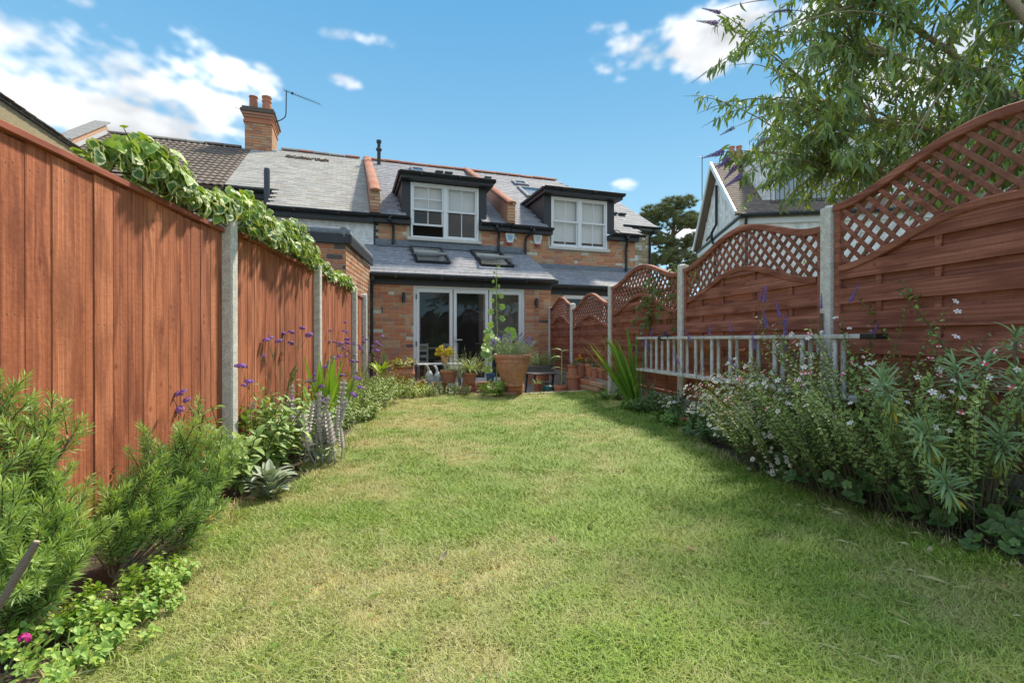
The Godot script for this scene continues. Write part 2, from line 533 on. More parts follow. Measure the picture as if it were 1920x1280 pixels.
# ground: garden soil to the far distance, beds and patio
func ground() -> void:
	var b := MB.new()
	b.quad(Vector3(-160, -0.22, 60), Vector3(160, -0.22, 60), Vector3(160, -0.22, -240), Vector3(-160, -0.22, -240), Vector3.UP)
	struct("ground", b.mesh(), mk(lin(0.10, 0.12, 0.06), 0.95, TM.speck, Vector3(0.5, 0.5, 0.5)))
	# garden earth, under lawn and beds, up to the patio edge
	b = MB.new()
	b.slab([Vector2(-12, 12), Vector2(12, 12), Vector2(12, -8.8), Vector2(1.9, -8.02), Vector2(1.3, -7.92), Vector2(0.05, -7.42), Vector2(-0.6, -7.62), Vector2(-2.3, -7.75), Vector2(-12, -7.75)].map(func(q): return Vector2(q.x, -q.y)), Vector3(0, -0.3, 0), Vector3(1, 0, 0), Vector3(0, 0, -1), 0.292)
	struct("garden_soil", b.mesh(), M.soil)
	# patio flags, a little lower than the lawn
	b = MB.new()
	b.box(Vector3(-0.3, -0.21, -9.6), Vector3(6.4, 0.1, 5.2))
	struct("patio_bed", b.mesh(), M.mortar)
	var patio_root := struct("patio", MB_flag(0.44, 0.44), M.paving, Transform3D(Basis(Vector3.UP, deg_to_rad(18.5)), Vector3(-2.1, -0.15, -8.2)))
	for i in range(-1, 11):
		for j in 8:
			if i == 0 and j == 0: continue
			var p: Vector3 = patio_root.transform * Vector3(i * 0.455, 0, 1.0 - j * 0.455)
			if p.x < -2.6 or p.x > 1.7 or p.z > -7.55 or p.z < -11.0: continue
			part(patio_root, "flagstone", patio_root.mesh, M.paving, Transform3D(Basis(), Vector3(i * 0.455, rr(-0.004, 0.004), 1.0 - j * 0.455)))
	# concrete kerb between lawn and patio
	var a := Vector3(0.08, 0, -7.36)
	var e := Vector3(1.42, 0, -7.93)
	var dr := (e - a).normalized()
	b = MB.new()
	b.cbox(Vector3.ZERO, Vector3((e - a).length(), 0.2, 0.07), 0.008)
	struct("kerb", b.mesh(), M.kerb, Transform3D(Basis(dr, Vector3.UP, dr.cross(Vector3.UP)), (a + e) * 0.5 + Vector3(0, -0.075, 0)))

func MB_flag(w: float, d: float) -> ArrayMesh:
	var b := MB.new()
	b.cbox(Vector3.ZERO, Vector3(w, 0.05, d), 0.006)
	return b.mesh()

# ---------- fences
func fences() -> void:
	left_fence()
	right_fence()
	ladder()

func post_mesh(h: float) -> ArrayMesh:
	var b := MB.new()
	b.cbox(Vector3(0, h * 0.5 - 0.15, 0), Vector3(0.085, h + 0.3, 0.095), 0.009)
	b.lathe([Vector2(0.048, h - 0.001), Vector2(0.03, h + 0.012), Vector2(0.0, h + 0.016)], 4)
	return b.mesh()

func left_fence() -> void:
	var dr := Vector3(-0.1188, 0, -0.9929)
	var bs := Basis(dr, Vector3.UP, dr.cross(Vector3.UP))
	# [depth of post, height]
	var posts := [[1.08, 1.60], [3.0, 1.60], [4.95, 1.59], [6.80, 1.56], [7.58, 1.53]]
	var words := ["grey concrete fence post beside the tall rosemary", "grey concrete fence post with woolly flower spikes at its foot", "slim grey concrete post between red-brown boards, at the end of the ivy mass", "slim grey concrete post under the trailing tip of ivy", "last slim concrete post of the board fence, against the brick wall"]
	var spots := []
	for i in posts.size():
		var d: float = posts[i][0]
		var p := Vector3(-1.416 - 0.1196 * d, 0, -d)
		spots.append(p)
		var t := thing("concrete_post", words[i], "fence post", p + bs.z * 0.03, 0, "posts of the board fence")
		t.basis = bs
		part(t, "shaft", post_mesh(posts[i][1]), M.concrete)
	var labels := ["large red-brown board fence panel behind the rosemary", "red-brown board fence panel behind the purple verbena, ivy over its top", "narrow-looking board fence panel next to the brick side wall, ivy on its corner", "short end panel of the board fence against the brick wall"]
	var tops := [1.51, 1.54, 1.53, 1.50]
	# three board sections, thick edge to the right
	for k in 4:
		var a: Vector3 = spots[k]
		var e: Vector3 = spots[k + 1]
		var w := (e - a).length() - 0.09
		var t := thing("fence_panel", labels[k], "fence panel", a + dr * 0.045, 0, "board fence panels")
		t.basis = bs
		var h: float = tops[k]
		var x := 0.0
		var i := 0
		var nails := MB.new()
		while x < w - 0.02:
			var bw := minf(rr(0.088, 0.112), w - x)
			var hh := h - 0.035 + rr(-0.012, 0.004)
			var b := MB.new()
			var ov := 0.018
			var z0 := rr(-0.0015, 0.0015)
			# wedge section: thin where the next board laps over it
			var q := [Vector2(x, 0.004), Vector2(x, 0.0185), Vector2(x + 0.0015, 0.0195), Vector2(x + bw + ov - 0.002, 0.0172), Vector2(x + bw + ov, 0.0165), Vector2(x + bw + ov, 0.004)]
			var y0 := 0.02 + rr(0, 0.015)
			var lean := rr(-0.0022, 0.0022)
			for j in q.size():
				var f: Vector2 = q[j]
				var g: Vector2 = q[(j + 1) % q.size()]
				var ed := Vector3(f.y - g.y, 0, g.x - f.x)
				b.quad(Vector3(f.x, y0, f.y + z0), Vector3(g.x, y0, g.y + z0), Vector3(g.x + lean, hh, g.y + z0), Vector3(f.x + lean, hh, f.y + z0), Vector3(ed.x * 0 + (f.y - g.y), 0, 0) + (Vector3(0, 0, 1) if j in [2, 3] else Vector3(0, 0, -1) if j == 5 else Vector3.ZERO) * 0.02 + Vector3((-1.0 if j in [0, 1] else 1.0 if j == 4 else 0.0), 0, 0) * 0.02)
				if j > 0 and j < q.size() - 1:
					var o: Vector2 = q[0]
					b.flat(Vector3(o.x + lean, hh, o.y + z0), Vector3(f.x + lean, hh, f.y + z0), Vector3(g.x + lean, hh, g.y + z0), Vector3.UP)
			part(t, "board", b.mesh(), M["board%d" % rng.randi_range(0, 5)])
			for yy in [0.30, 0.90, h - 0.12]:
				for nx in [0.02, 0.05]:
					var c := Vector3(x + nx + rr(-0.006, 0.006), yy + rr(-0.012, 0.012), 0.0195 - nx * 0.02 + z0)
					for k2 in 6:
						var a0 := TAU * k2 / 6.0
						var a1 := TAU * (k2 + 1) / 6.0
						nails.flat(c + Vector3(0, 0, 0.0012), c + Vector3(cos(a0), sin(a0), 0) * 0.0032, c + Vector3(cos(a1), sin(a1), 0) * 0.0032, Vector3(0, 0, 1))
			x += bw
			i += 1
		var no := part(t, "nail_heads", nails.mesh(), mk(lin(0.07, 0.045, 0.035), 0.6))
		no.set_meta("kind", "stuff")
		var cb := MB.new()
		cb.cbox(Vector3(w * 0.5, h - 0.02, 0.012), Vector3(w, 0.026, 0.052), 0.003)
		part(t, "capping_rail", cb.mesh(), M.capwood)
		for yy in [0.3, 0.9, h - 0.12]:
			var rb := MB.new()
			rb.box(Vector3(w * 0.5, yy, -0.022), Vector3(w, 0.06, 0.04))
			part(t, "back_rail", rb.mesh(), M.capwood)

func wave(x: float, w: float, y0: float, amp: float) -> float:
	return y0 + amp * (0.5 - 0.5 * cos(TAU * x / w))

func right_fence() -> void:
	var dr := Vector3(0.1713, 0, 0.9852)
	var bs := Basis(dr, Vector3.UP, dr.cross(Vector3.UP))
	var posts := [[10.78, 1.55], [9.14, 1.50], [7.22, 1.62], [5.21, 1.62], [3.31, 1.72], [1.40, 1.75]]
	var words := ["concrete fence post standing against the brick corner of the house", "weathered concrete post between the two low lattice panels by the patio", "white-stained concrete post behind the row of terracotta pots", "concrete post that carries the end of the ladder, blue cord tied round it", "tall thick concrete post with a rusty iron bracket above the ladder", "concrete post at the end of the large lattice panel over the shrubs"]
	var spots := []
	for i in posts.size():
		var d: float = posts[i][0]
		var p := Vector3(2.7236 - 0.1739 * d, 0, -d)
		spots.append(p)
		var t := thing("concrete_post", words[i], "fence post", p, 0, "posts of the lattice fence")
		t.basis = bs
		part(t, "shaft", post_mesh(posts[i][1]), M.concrete)
	var labels := ["low lattice-topped fence panel beside the brick corner of the house", "low lattice-topped fence panel behind the patio pots", "lattice-topped fence panel with leafy climber hanging over its corner", "brown lattice-topped fence panel behind the ladder", "large brown lattice-topped fence panel above the flowering shrubs"]
	# ends of top rail at far and near side, rise; ends of arch rail, rise
	var lay := [[1.50, 1.48, 0.185, 1.14, 1.11, 0.18], [1.37, 1.365, 0.215, 1.05, 1.03, 0.19], [1.585, 1.53, 0.195, 1.20, 1.13, 0.235], [1.555, 1.585, 0.215, 1.228, 1.245, 0.205], [1.70, 1.70, 0.20, 1.29, 1.30, 0.205]]
	for k in 5:
		var a: Vector3 = spots[k] + dr * 0.05
		var e: Vector3 = spots[k + 1] - dr * 0.05
		var w := (e - a).length()
		var L: Array = lay[k]
		var tilt := atan2(L[1] - L[0], w)
		var t := thing("lattice_panel", labels[k], "fence panel", a, 0, "lattice-topped fence panels")
		t.basis = bs
		lattice_panel(t, w, L, 0.22)
		var g := thing("gravel_board", ["concrete gravel board under the low panel by the house corner", "concrete gravel board under the low panel behind the pots", "concrete gravel board under the panel with the hanging climber", "concrete gravel board under the panel that carries the ladder", "grey concrete gravel board at the foot of the large panel, behind the shrubs"][k], "gravel board", a, 0, "gravel boards of the lattice fence")
		g.basis = bs
		var gb := MB.new()
		gb.cbox(Vector3(w * 0.5, 0.06, 0), Vector3(w, 0.31, 0.05), 0.006)
		part(g, "slab", gb.mesh(), M.gravel_board)

func sweep(w: float, f: Callable, hgt: float, dep: float, zc: float, x0: float, x1: float, segs := 26) -> ArrayMesh:
	var b := MB.new()
	var rows := []
	for i in segs + 1:
		var x := lerpf(x0, x1, float(i) / segs)
		var y: float = f.call(x)
		var sl: float = (float(f.call(x + 0.002)) - float(f.call(x - 0.002))) / 0.004
		var nn := Vector3(-sl, 1, 0).normalized()
		var c := Vector3(x, y, zc)
		rows.append([c + nn * hgt * 0.5 + Vector3(0, 0, dep * 0.5 - 0.006), c + nn * (hgt * 0.5 - 0.006) + Vector3(0, 0, dep * 0.5), c - nn * (hgt * 0.5 - 0.006) + Vector3(0, 0, dep * 0.5), c - nn * hgt * 0.5 + Vector3(0, 0, dep * 0.5 - 0.006), c - nn * hgt * 0.5 + Vector3(0, 0, -dep * 0.5), c + nn * hgt * 0.5 + Vector3(0, 0, -dep * 0.5), c])
	for i in segs:
		for j in 6:
			var p: Array = rows[i]
			var q: Array = rows[i + 1]
			var l := (j + 1) % 6
			b.quad(p[j], q[j], q[l], p[l], (p[j] + p[l]) * 0.5 - p[6])
	for e in [0, segs]:
		var p: Array = rows[e]
		b.quad(p[0], p[3], p[4], p[5], Vector3(-1 if e == 0 else 1, 0, 0))
	return b.mesh()

func lattice_panel(t: Node3D, w: float, L: Array, foot: float) -> void:
	var top := func(x: float) -> float: return lerpf(L[0], L[1], x / w) + wave(x, w, 0.0, L[2])
	var low := func(x: float) -> float: return lerpf(L[3], L[4], x / w) + wave(x, w, 0.0, L[5])
	var z := 0.0
	for sx in [0.022, w - 0.022]:
		var b := MB.new()
		b.cbox(Vector3(sx, (foot + float(top.call(sx)) - 0.02) * 0.5, z), Vector3(0.042, float(top.call(sx)) - 0.02 - foot, 0.042), 0.004)
		part(t, "stile", b.mesh(), M.slat1)
	part(t, "top_rail", sweep(w, top, 0.05, 0.056, z, 0.0, w), M.slat1)
	part(t, "arch_rail", sweep(w, low, 0.045, 0.05, z + 0.003, 0.044, w - 0.044), M.slat3)
	var fb := MB.new()
	fb.cbox(Vector3(w * 0.5, foot + 0.02, z), Vector3(w - 0.09, 0.04, 0.036), 0.004)
	part(t, "bottom_rail", fb.mesh(), M.slat0)
	# laths: two crossing layers
	for ly in 2:
		var sgn := 1.0 if ly == 0 else -1.0
		var x := -1.2
		while x < w + 1.2:
			# line through (x, 1.2) with slope sgn
			var run := false
			var p0 := Vector2.ZERO
			var s := -0.2
			while s <= 1.0:
				var q := Vector2(x + s, 1.0 + sgn * s * 1.0) if sgn > 0 else Vector2(x + s, 2.0 - s * 1.0 - 0.2)
				var inside: bool = q.x > 0.044 and q.x < w - 0.044 and q.y > float(low.call(q.x)) + 0.008 and q.y < float(top.call(q.x)) - 0.008
				if inside and not run:
					run = true; p0 = q
				elif run and (not inside or s + 0.012 > 1.0):
					run = false
					var dd := q - p0
					if dd.length() > 0.04:
						var b := MB.new()
						var an := atan2(dd.y, dd.x)
						b.cbox(Vector3.ZERO, Vector3(dd.length() + 0.02, 0.027, 0.011), 0.002)
						part(t, "lath", b.mesh(), M.lath if rng.randf() < 0.6 else M.slat0, Transform3D(Basis(Vector3(0, 0, 1), an), Vector3((p0.x + q.x) * 0.5, (p0.y + q.y) * 0.5, z + (-0.006 if ly == 0 else 0.008))))
				s += 0.012
			x += 0.104
	# horizontal boards, every other one set back
	var y := foot + 0.045
	var k := 0
	while y < maxf(L[3], L[4]) + L[5]:
		var front := k % 2 == 0
		var hh := 0.097 if front else 0.085
		var y0 := y - (0.0 if front else 0.012)
		var y1 := y0 + hh
		var b := MB.new()
		var zc := z + (0.013 if front else -0.013)
		var n := 22
		var prev := []
		var any := false
		for i in n + 1:
			var x := lerpf(0.043, w - 0.043, float(i) / n)
			var sag := 0.0015 * sin(x * 9.0 + k)
			var yt := minf(y1 + sag, float(low.call(x)) - 0.012)
			var yb := y0 + sag
			if yt > yb + 0.004:
				var cur := [Vector3(x, yb, zc + 0.005), Vector3(x, yt, zc + 0.005), Vector3(x, yt, zc - 0.005), Vector3(x, yb, zc - 0.005)]
				if prev.size() > 0:
					any = true
					b.quad(prev[0], cur[0], cur[1], prev[1], Vector3(0, 0, 1))
					b.quad(prev[1], cur[1], cur[2], prev[2], Vector3.UP)
					b.quad(prev[2], cur[2], cur[3], prev[3], Vector3(0, 0, -1))
					b.quad(prev[3], cur[3], cur[0], prev[0], Vector3.DOWN)
				prev = cur
			else:
				prev = []
		if any: part(t, "slat", b.mesh(), M["slat%d" % rng.randi_range(0, 3)])
		y += 0.094 if front else 0.066
		k += 1
	# upright battens between the layers
	for fx in [0.17, 0.36, 0.60, 0.83]:
		var x: float = w * fx
		var yt: float = float(low.call(x)) - 0.02
		var b := MB.new()
		b.cbox(Vector3(x, (foot + yt) * 0.5, z), Vector3(0.034, yt - foot, 0.014), 0.002)
		part(t, "batten", b.mesh(), M["slat%d" % rng.randi_range(0, 3)])

# two-section ladder hung on its side along the right fence
func ladder() -> void:
	var dr := Vector3(0.1713, 0, 0.9852)
	var bs := Basis(dr, Vector3.UP, dr.cross(Vector3.UP))
	var far_d := 5.78
	var o := Vector3(2.53 - 0.1739 * far_d, 0.485, -far_d)
	var t := thing("ladder", "grey aluminium double ladder hung sideways along the brown fence", "ladder", o)
	t.basis = bs
	for sec in 2:
		var zc := 0.035 if sec == 0 else -0.035
		var x0 := 0.0 if sec == 0 else -0.01
		var ln := 3.02 if sec == 0 else 3.0
		for yy in [0.0, 0.365]:
			var b := MB.new()
			# channel section rail
			var hy := -1.0 if yy == 0.0 else 1.0
			b.cbox(Vector3(x0 + ln * 0.5, yy + hy * 0.0, zc), Vector3(ln, 0.026, 0.058), 0.003)
			part(t, "rail", b.mesh(), M.aluminium)
			var cp := MB.new()
			cp.cbox(Vector3(x0 + ln + 0.05, yy, zc), Vector3(0.10, 0.032, 0.064), 0.006)
			part(t, "rubber_foot", cp.mesh(), M.black_plastic)
		var x := x0 + 0.2
		while x < ln - 0.1:
			var b := MB.new()
			b.tube([Vector3(x, 0.01, zc), Vector3(x, 0.355, zc)], [0.0155], 10, false)
			part(t, "rung", b.mesh(), M.aluminium)
			x += 0.262
	# iron hooks and cord that hold it
	var hk := thing("ladder_bracket", "rusty iron bracket bolted to the tall concrete post above the ladder", "bracket", Vector3(2.7236 - 0.1739 * 3.31, 0.83, -3.31) + bs.z * 0.055)
	hk.basis = bs
	var pl := MB.new()
	pl.cbox(Vector3(-0.01, 0.10, 0.003), Vector3(0.028, 0.16, 0.006), 0.002)
	part(hk, "plate", pl.mesh(), mk(lin(0.16, 0.085, 0.05), 0.8, TM.speck, Vector3(6, 6, 6)))
	var rod := MB.new()
	rod.tube([Vector3(0, 0.06, 0.008), Vector3(0.005, 0.03, 0.02), Vector3(0, -0.02, 0.035), Vector3(0, -0.09, 0.04), Vector3(0, -0.11, 0.10), Vector3(0, -0.08, 0.12)], [0.012], 8)
	part(hk, "hook", rod.mesh(), M.aluminium)
	var cd := thing("cord", "dark blue cord wound round the ladder rail at the fence post", "cord", o + dr * 0.60 + Vector3(0, 0.365, 0))
	cd.basis = bs
	var pts := []
	for i in 60:
		var a := i * 0.55
		pts.append(Vector3(sin(i * 0.9) * 0.012 + (i - 30) * 0.0012, cos(a) * 0.026, sin(a) * 0.078 + 0.0))
	var cb := MB.new()
	cb.tube(pts, [0.0045], 5)
	for q in 3:
		cb.tube([Vector3(0.01, 0.03, 0.02), Vector3(0.05 + q * 0.02, 0.05 + 0.01 * q, 0.05), Vector3(0.12 + q * 0.03, 0.035, 0.07), Vector3(0.16, 0.02 - 0.02 * q, 0.06)], [0.0045], 5)
	part(cd, "winding", cb.mesh(), mk(lin(0.03, 0.04, 0.075), 0.8))

# ---------- houses: frame coordinates are (s along the row, y up, k towards the garden)
var F := Transform3D(Basis(Vector3.UP, deg_to_rad(18.56)), Vector3(-2.786, 0, -9.6))
var HO := Vector3.ZERO
const EAVE_K := -1.55
const EAVE_Y := 3.69
const PITCH := 0.606

func roof_y(k: float) -> float: return EAVE_Y + (EAVE_K - k) * PITCH

func house(called: String, label: String, off: Vector3, cat := "house", group := "") -> Node3D:
	HO = off
	var t := thing(called, label, cat, F * off, deg_to_rad(18.56), group)
	return t

func hp(to: Node, called: String, b: MB, m: Material) -> MeshInstance3D:
	var top := to is MeshInstance3D
	return part(to, called, b.mesh(), m, Transform3D() if top else Transform3D(Basis(), -HO))

func hbox(to: Node, called: String, m: Material, s0: float, s1: float, y0: float, y1: float, k0: float, k1: float, ch := 0.0) -> MeshInstance3D:
	var b := MB.new()
	var c := Vector3((s0 + s1) * 0.5, (y0 + y1) * 0.5, (k0 + k1) * 0.5)
	var z := Vector3(s1 - s0, y1 - y0, absf(k1 - k0))
	if ch > 0.0: b.cbox(c, z, ch)
	else: b.box(c, z)
	return hp(to, called, b, m)

var brick_mesh: ArrayMesh

# bricks on a mortar wall: xf takes (along, up, out) into frame coordinates; holes are [x0,x1,y0,y1]
func bricks(to: Node3D, wall: MeshInstance3D, xf: Transform3D, w: float, y0: float, y1: float, pal: Array, holes := [], bl := 0.215) -> void:
	if brick_mesh == null:
		var b := MB.new()
		b.cbox(Vector3.ZERO, Vector3(1, 0.0645, 0.05), 0.0035)
		brick_mesh = b.mesh()
	var row := 0
	var y := y0
	while y + 0.03 < y1:
		var x := -(0.0 if row % 2 == 0 else bl * 0.52) - rr(0, 0.02)
		var st := row % 2
		var i := 0
		while x < w - 0.01:
			var ln := bl if (i + st) % 2 == 0 or rng.randf() < 0.35 else bl * 0.48
			var a := maxf(x, 0.0)
			var e := minf(x + ln, w)
			for hq in holes:
				if y + 0.06 > hq[2] and y + 0.01 < hq[3]:
					if a >= hq[0] - 0.01 and e <= hq[1] + 0.01: e = a
					elif a < hq[0] and e > hq[0]: e = hq[0]
					elif a < hq[1] and e > hq[1]: a = hq[1]
			var hh := minf(1.0, (y1 - y) / 0.066)
			if e - a > 0.025:
				var p := xf * Vector3((a + e) * 0.5, y + 0.0325 * hh, -0.022 + rr(-0.002, 0.002))
				var bs := xf.basis.scaled_local(Vector3(e - a, hh, 1.0))
				part(wall, "brick", brick_mesh, M[pal[rng.randi_range(0, pal.size() - 1)]], Transform3D(bs, p))
			x += ln + 0.0105
			i += 1
		y += 0.075
		row += 1

# overlapping roof slates on the plane through (s, y, k) = origin o, rising back along `up`
func slates(to: MeshInstance3D, o: Vector3, up: Vector3, s0: float, s1: float, ln: float, expo: float, wid: float, mats: Array, keep: Callable, most := 300, th := 0.006) -> void:
	var nn := Vector3(1, 0, 0).cross(up).normalized()
	var b := MB.new()
	b.box(Vector3(0, expo * 0.55, 0), Vector3(1, expo * 1.12, th))
	var me := b.mesh()
	var base := {"v": b.v, "n": b.n, "c": b.c}
	var rows := int(ln / expo)
	var all := []
	for r in rows:
		var x := s0 - (wid * 0.5 if r % 2 == 1 else 0.0)
		while x < s1 - 0.01:
			var a := maxf(x, s0)
			var e := minf(x + wid - 0.004, s1)
			x += wid
			if e - a < 0.02: continue
			var q := o + up * (r * expo) + Vector3((a + e) * 0.5, 0, 0)
			if not keep.call(q.x, q.z): continue
			var tl := 0.022 + rr(-0.006, 0.010)
			var u2 := (up - nn * tl).normalized()
			var bs := Basis(Vector3(1, 0, 0).rotated(nn, rr(-0.008, 0.008)) * (e - a), u2, Vector3(1, 0, 0).cross(u2).normalized())
			all.append([Transform3D(bs, q + nn * (0.012 + rr(0, 0.003)) + up * rr(-0.006, 0.004)), q.distance_squared_to(Vector3(2.3, 0.8, 8.2))])
	all.sort_custom(func(f, g): return f[1] < g[1])
	var rest := MB.new()
	for i in all.size():
		if i < most: part(to, "slate", me, M[mats[rng.randi_range(0, mats.size() - 1)]], all[i][0])
		else: rest.add(base, all[i][0])
	if rest.v.size() > 0:
		var m := part(to, "far_slates", rest.mesh(), M[mats[0]])
		m.set_meta("kind", "stuff")

func gutter(to: Node3D, s0: float, s1: float, y: float, k: float, r := 0.055) -> MeshInstance3D:
	var b := MB.new()
	var n := 8
	for i in n:
		var a0 := PI * i / n
		var a1 := PI * (i + 1) / n
		for q in [r, r - 0.005]:
			var p0 := Vector3(0, -sin(a0) * q, cos(a0) * q)
			var p1 := Vector3(0, -sin(a1) * q, cos(a1) * q)
			var sg := 1.0 if q == r else -1.0
			b.tri(Vector3(s0, y, k) + p0, Vector3(s1, y, k) + p0, Vector3(s1, y, k) + p1, p0 * sg, p0 * sg, p1 * sg)
			b.tri(Vector3(s0, y, k) + p0, Vector3(s1, y, k) + p1, Vector3(s0, y, k) + p1, p0 * sg, p1 * sg, p1 * sg)
	for sg in [-1.0, 1.0]:
		b.box(Vector3((s0 + s1) * 0.5, y + 0.002, k + sg * r), Vector3(s1 - s0, 0.010, 0.011))
		var sx := s0 if sg < 0 else s1
		for i in n:
			b.flat(Vector3(sx, y, k), Vector3(sx, y - sin(PI * i / n) * r, k + cos(PI * i / n) * r), Vector3(sx, y - sin(PI * (i + 1) / n) * r, k + cos(PI * (i + 1) / n) * r), Vector3(sg, 0, 0))
	var x := s0 + 0.5
	while x < s1 - 0.2:
		b.box(Vector3(x, y - 0.035, k), Vector3(0.03, 0.06, r * 2.0 + 0.012))
		x += 0.9
	return hp(to, "gutter", b, M.black_plastic)

func downpipe(to: Node3D, pts: Array, r := 0.034) -> void:
	var b := MB.new()
	b.tube(pts, [r], 10)
	b.tube([pts[0] + Vector3(0, 0.03, 0), pts[0] - Vector3(0, 0.06, 0)], [r * 1.35], 10)
	var e: Vector3 = pts[-1]
	b.tube([e, e + Vector3(0, 0.08, 0)], [r * 1.25], 10)
	hp(to, "downpipe", b, M.black_plastic)

# pair of sliding sashes side by side; raise opens the lower left sash
func sash_pair(to: Node3D, s0: float, s1: float, y0: float, y1: float, k: float, raise: float, blind_to: float, label: String) -> void:
	var mid := (s0 + s1) * 0.5
	var b := MB.new()
	for q in [[s0, s0 + 0.05, y0, y1], [s1 - 0.05, s1, y0, y1], [mid - 0.045, mid + 0.045, y0, y1], [s0 + 0.05, mid - 0.045, y1 - 0.05, y1], [mid + 0.045, s1 - 0.05, y1 - 0.05, y1], [s0 + 0.05, mid - 0.045, y0, y0 + 0.04], [mid + 0.045, s1 - 0.05, y0, y0 + 0.04]]:
		b.cbox(Vector3((q[0] + q[1]) * 0.5, (q[2] + q[3]) * 0.5, k - 0.05), Vector3(q[1] - q[0], q[3] - q[2], 0.11), 0.004)
	var win := hp(to, "window", b, M.white_frame)
	win.position = -HO
	win.set_meta("label", label)
	for h in 2:
		var a := s0 + 0.05 if h == 0 else mid + 0.045
		var e := mid - 0.045 if h == 0 else s1 - 0.05
		var ym := (y0 + y1) * 0.5 + 0.02
		for lv in 2:
			var up := raise if h == 0 and lv == 1 else 0.0
			var c := ym - 0.02 if lv == 0 else y0 + 0.04 + up
			var d := y1 - 0.05 if lv == 0 else ym + 0.02 + up * 0.0
			if lv == 1 and up > 0.0: d = minf(ym + 0.02 + up, y1 - 0.05)
			var kk := k - 0.03 if lv == 0 else k - 0.065
			var f := MB.new()
			for q in [[a, a + 0.035, c, d], [e - 0.035, e, c, d], [a + 0.035, e - 0.035, d - 0.035, d], [a + 0.035, e - 0.035, c, c + 0.045], [(a + e) * 0.5 - 0.009, (a + e) * 0.5 + 0.009, c + 0.045, d - 0.035]]:
				f.cbox(Vector3((q[0] + q[1]) * 0.5, (q[2] + q[3]) * 0.5, kk), Vector3(q[1] - q[0], q[3] - q[2], 0.034), 0.003)
			part(win, "sash", f.mesh(), M.white_frame)
			for hf in 2:
				var p := MB.new()
				var x0 := a + 0.035 if hf == 0 else (a + e) * 0.5 + 0.009
				var x1 := (a + e) * 0.5 - 0.009 if hf == 0 else e - 0.035
				p.quad(Vector3(x0, c + 0.045, kk), Vector3(x1, c + 0.045, kk), Vector3(x1, d - 0.035, kk), Vector3(x0, d - 0.035, kk), Vector3(0, 0, 1))
				part(win, "pane", p.mesh(), M.glass)
		# roller blind behind
		var bl := MB.new()
		bl.box(Vector3((a + e) * 0.5, (blind_to + y1 - 0.05) * 0.5, k - 0.15), Vector3(e - a, y1 - 0.05 - blind_to, 0.004))
		part(win, "blind", bl.mesh(), M.blind)
	# dim room behind
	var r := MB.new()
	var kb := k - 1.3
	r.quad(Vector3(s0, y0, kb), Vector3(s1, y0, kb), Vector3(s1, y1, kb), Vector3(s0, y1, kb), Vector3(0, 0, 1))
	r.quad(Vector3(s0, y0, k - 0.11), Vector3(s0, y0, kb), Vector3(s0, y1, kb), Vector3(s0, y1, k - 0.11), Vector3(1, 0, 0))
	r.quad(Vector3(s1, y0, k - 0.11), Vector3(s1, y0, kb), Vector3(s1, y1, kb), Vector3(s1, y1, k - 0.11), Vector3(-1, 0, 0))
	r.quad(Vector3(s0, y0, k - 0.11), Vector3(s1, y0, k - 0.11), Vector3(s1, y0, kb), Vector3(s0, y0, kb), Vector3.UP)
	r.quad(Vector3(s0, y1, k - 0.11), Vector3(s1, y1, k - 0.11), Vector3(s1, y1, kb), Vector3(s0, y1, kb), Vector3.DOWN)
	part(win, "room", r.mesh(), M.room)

func dormer(t: Node3D, s0: float, s1: float, b0: float, b1: float, e0: float, e1: float, raise: float, blind_to: float, label: String) -> void:
	var k := -1.75
	sash_pair(t, s0, s1, 3.25, 4.55, k + 0.03, raise, blind_to, label)
	hbox(t, "window_sill", M.stone_sill, s0 - 0.085, s1 + 0.07, 3.175, 3.248, k - 0.1, k + 0.09, 0.008)
	# front boards beside the window
	hbox(t, "corner_board", M.black_wood, b0, s0 - 0.002, 3.70, 4.56, k - 0.08, k + 0.02, 0.004)
	hbox(t, "corner_board", M.black_wood, s1 + 0.002, b1, 3.70, 4.56, k - 0.08, k + 0.02, 0.004)
	# cheeks: lapped boards running back to the roof
	for sd in 2:
		var x := b0 + 0.01 if sd == 0 else b1 - 0.01
		var y := 3.70
		while y < 4.56:
			var y2 := minf(y + 0.15, 4.56)
			var kb := EAVE_K - (y - EAVE_Y) / PITCH - 0.06
			var kb2 := EAVE_K - (y2 - EAVE_Y) / PITCH - 0.06
			var sg := -1.0 if sd == 0 else 1.0
			if kb2 < k - 0.08:
				var c := MB.new()
				c.slab([Vector2(minf(kb, k - 0.081), y), Vector2(k - 0.081, y), Vector2(k - 0.081, y2 - 0.004), Vector2(kb2, y2 - 0.004)].map(func(q): return Vector2(-q.x, q.y)), Vector3(x, 0, 0), Vector3(0, 0, -1), Vector3.UP, 0.02 * 1.0)
				hp(t, "cheek_board", c, M.black_wood)
			y += 0.15
	# flat roof with fascia and gutter
	var kr := EAVE_K - (4.72 - EAVE_Y) / PITCH - 0.1
	hbox(t, "dormer_roof", M.lead, e0 + 0.02, e1 - 0.02, 4.66, 4.74, kr, -1.46, 0.015)
	hbox(t, "fascia", M.black_wood, e0 + 0.03, e1 - 0.03, 4.565, 4.659, kr, -1.50, 0.006)
	gutter(t, e0, e1, 4.70, -1.44, 0.05)
	# side gutters
	for x in [e0, e1]:
		var b := MB.new()
		b.cbox(Vector3(x, 4.685, (kr - 1.46) * 0.5), Vector3(0.07, 0.075, -1.46 - kr), 0.02)
		hp(t, "verge_trim", b, M.black_plastic)

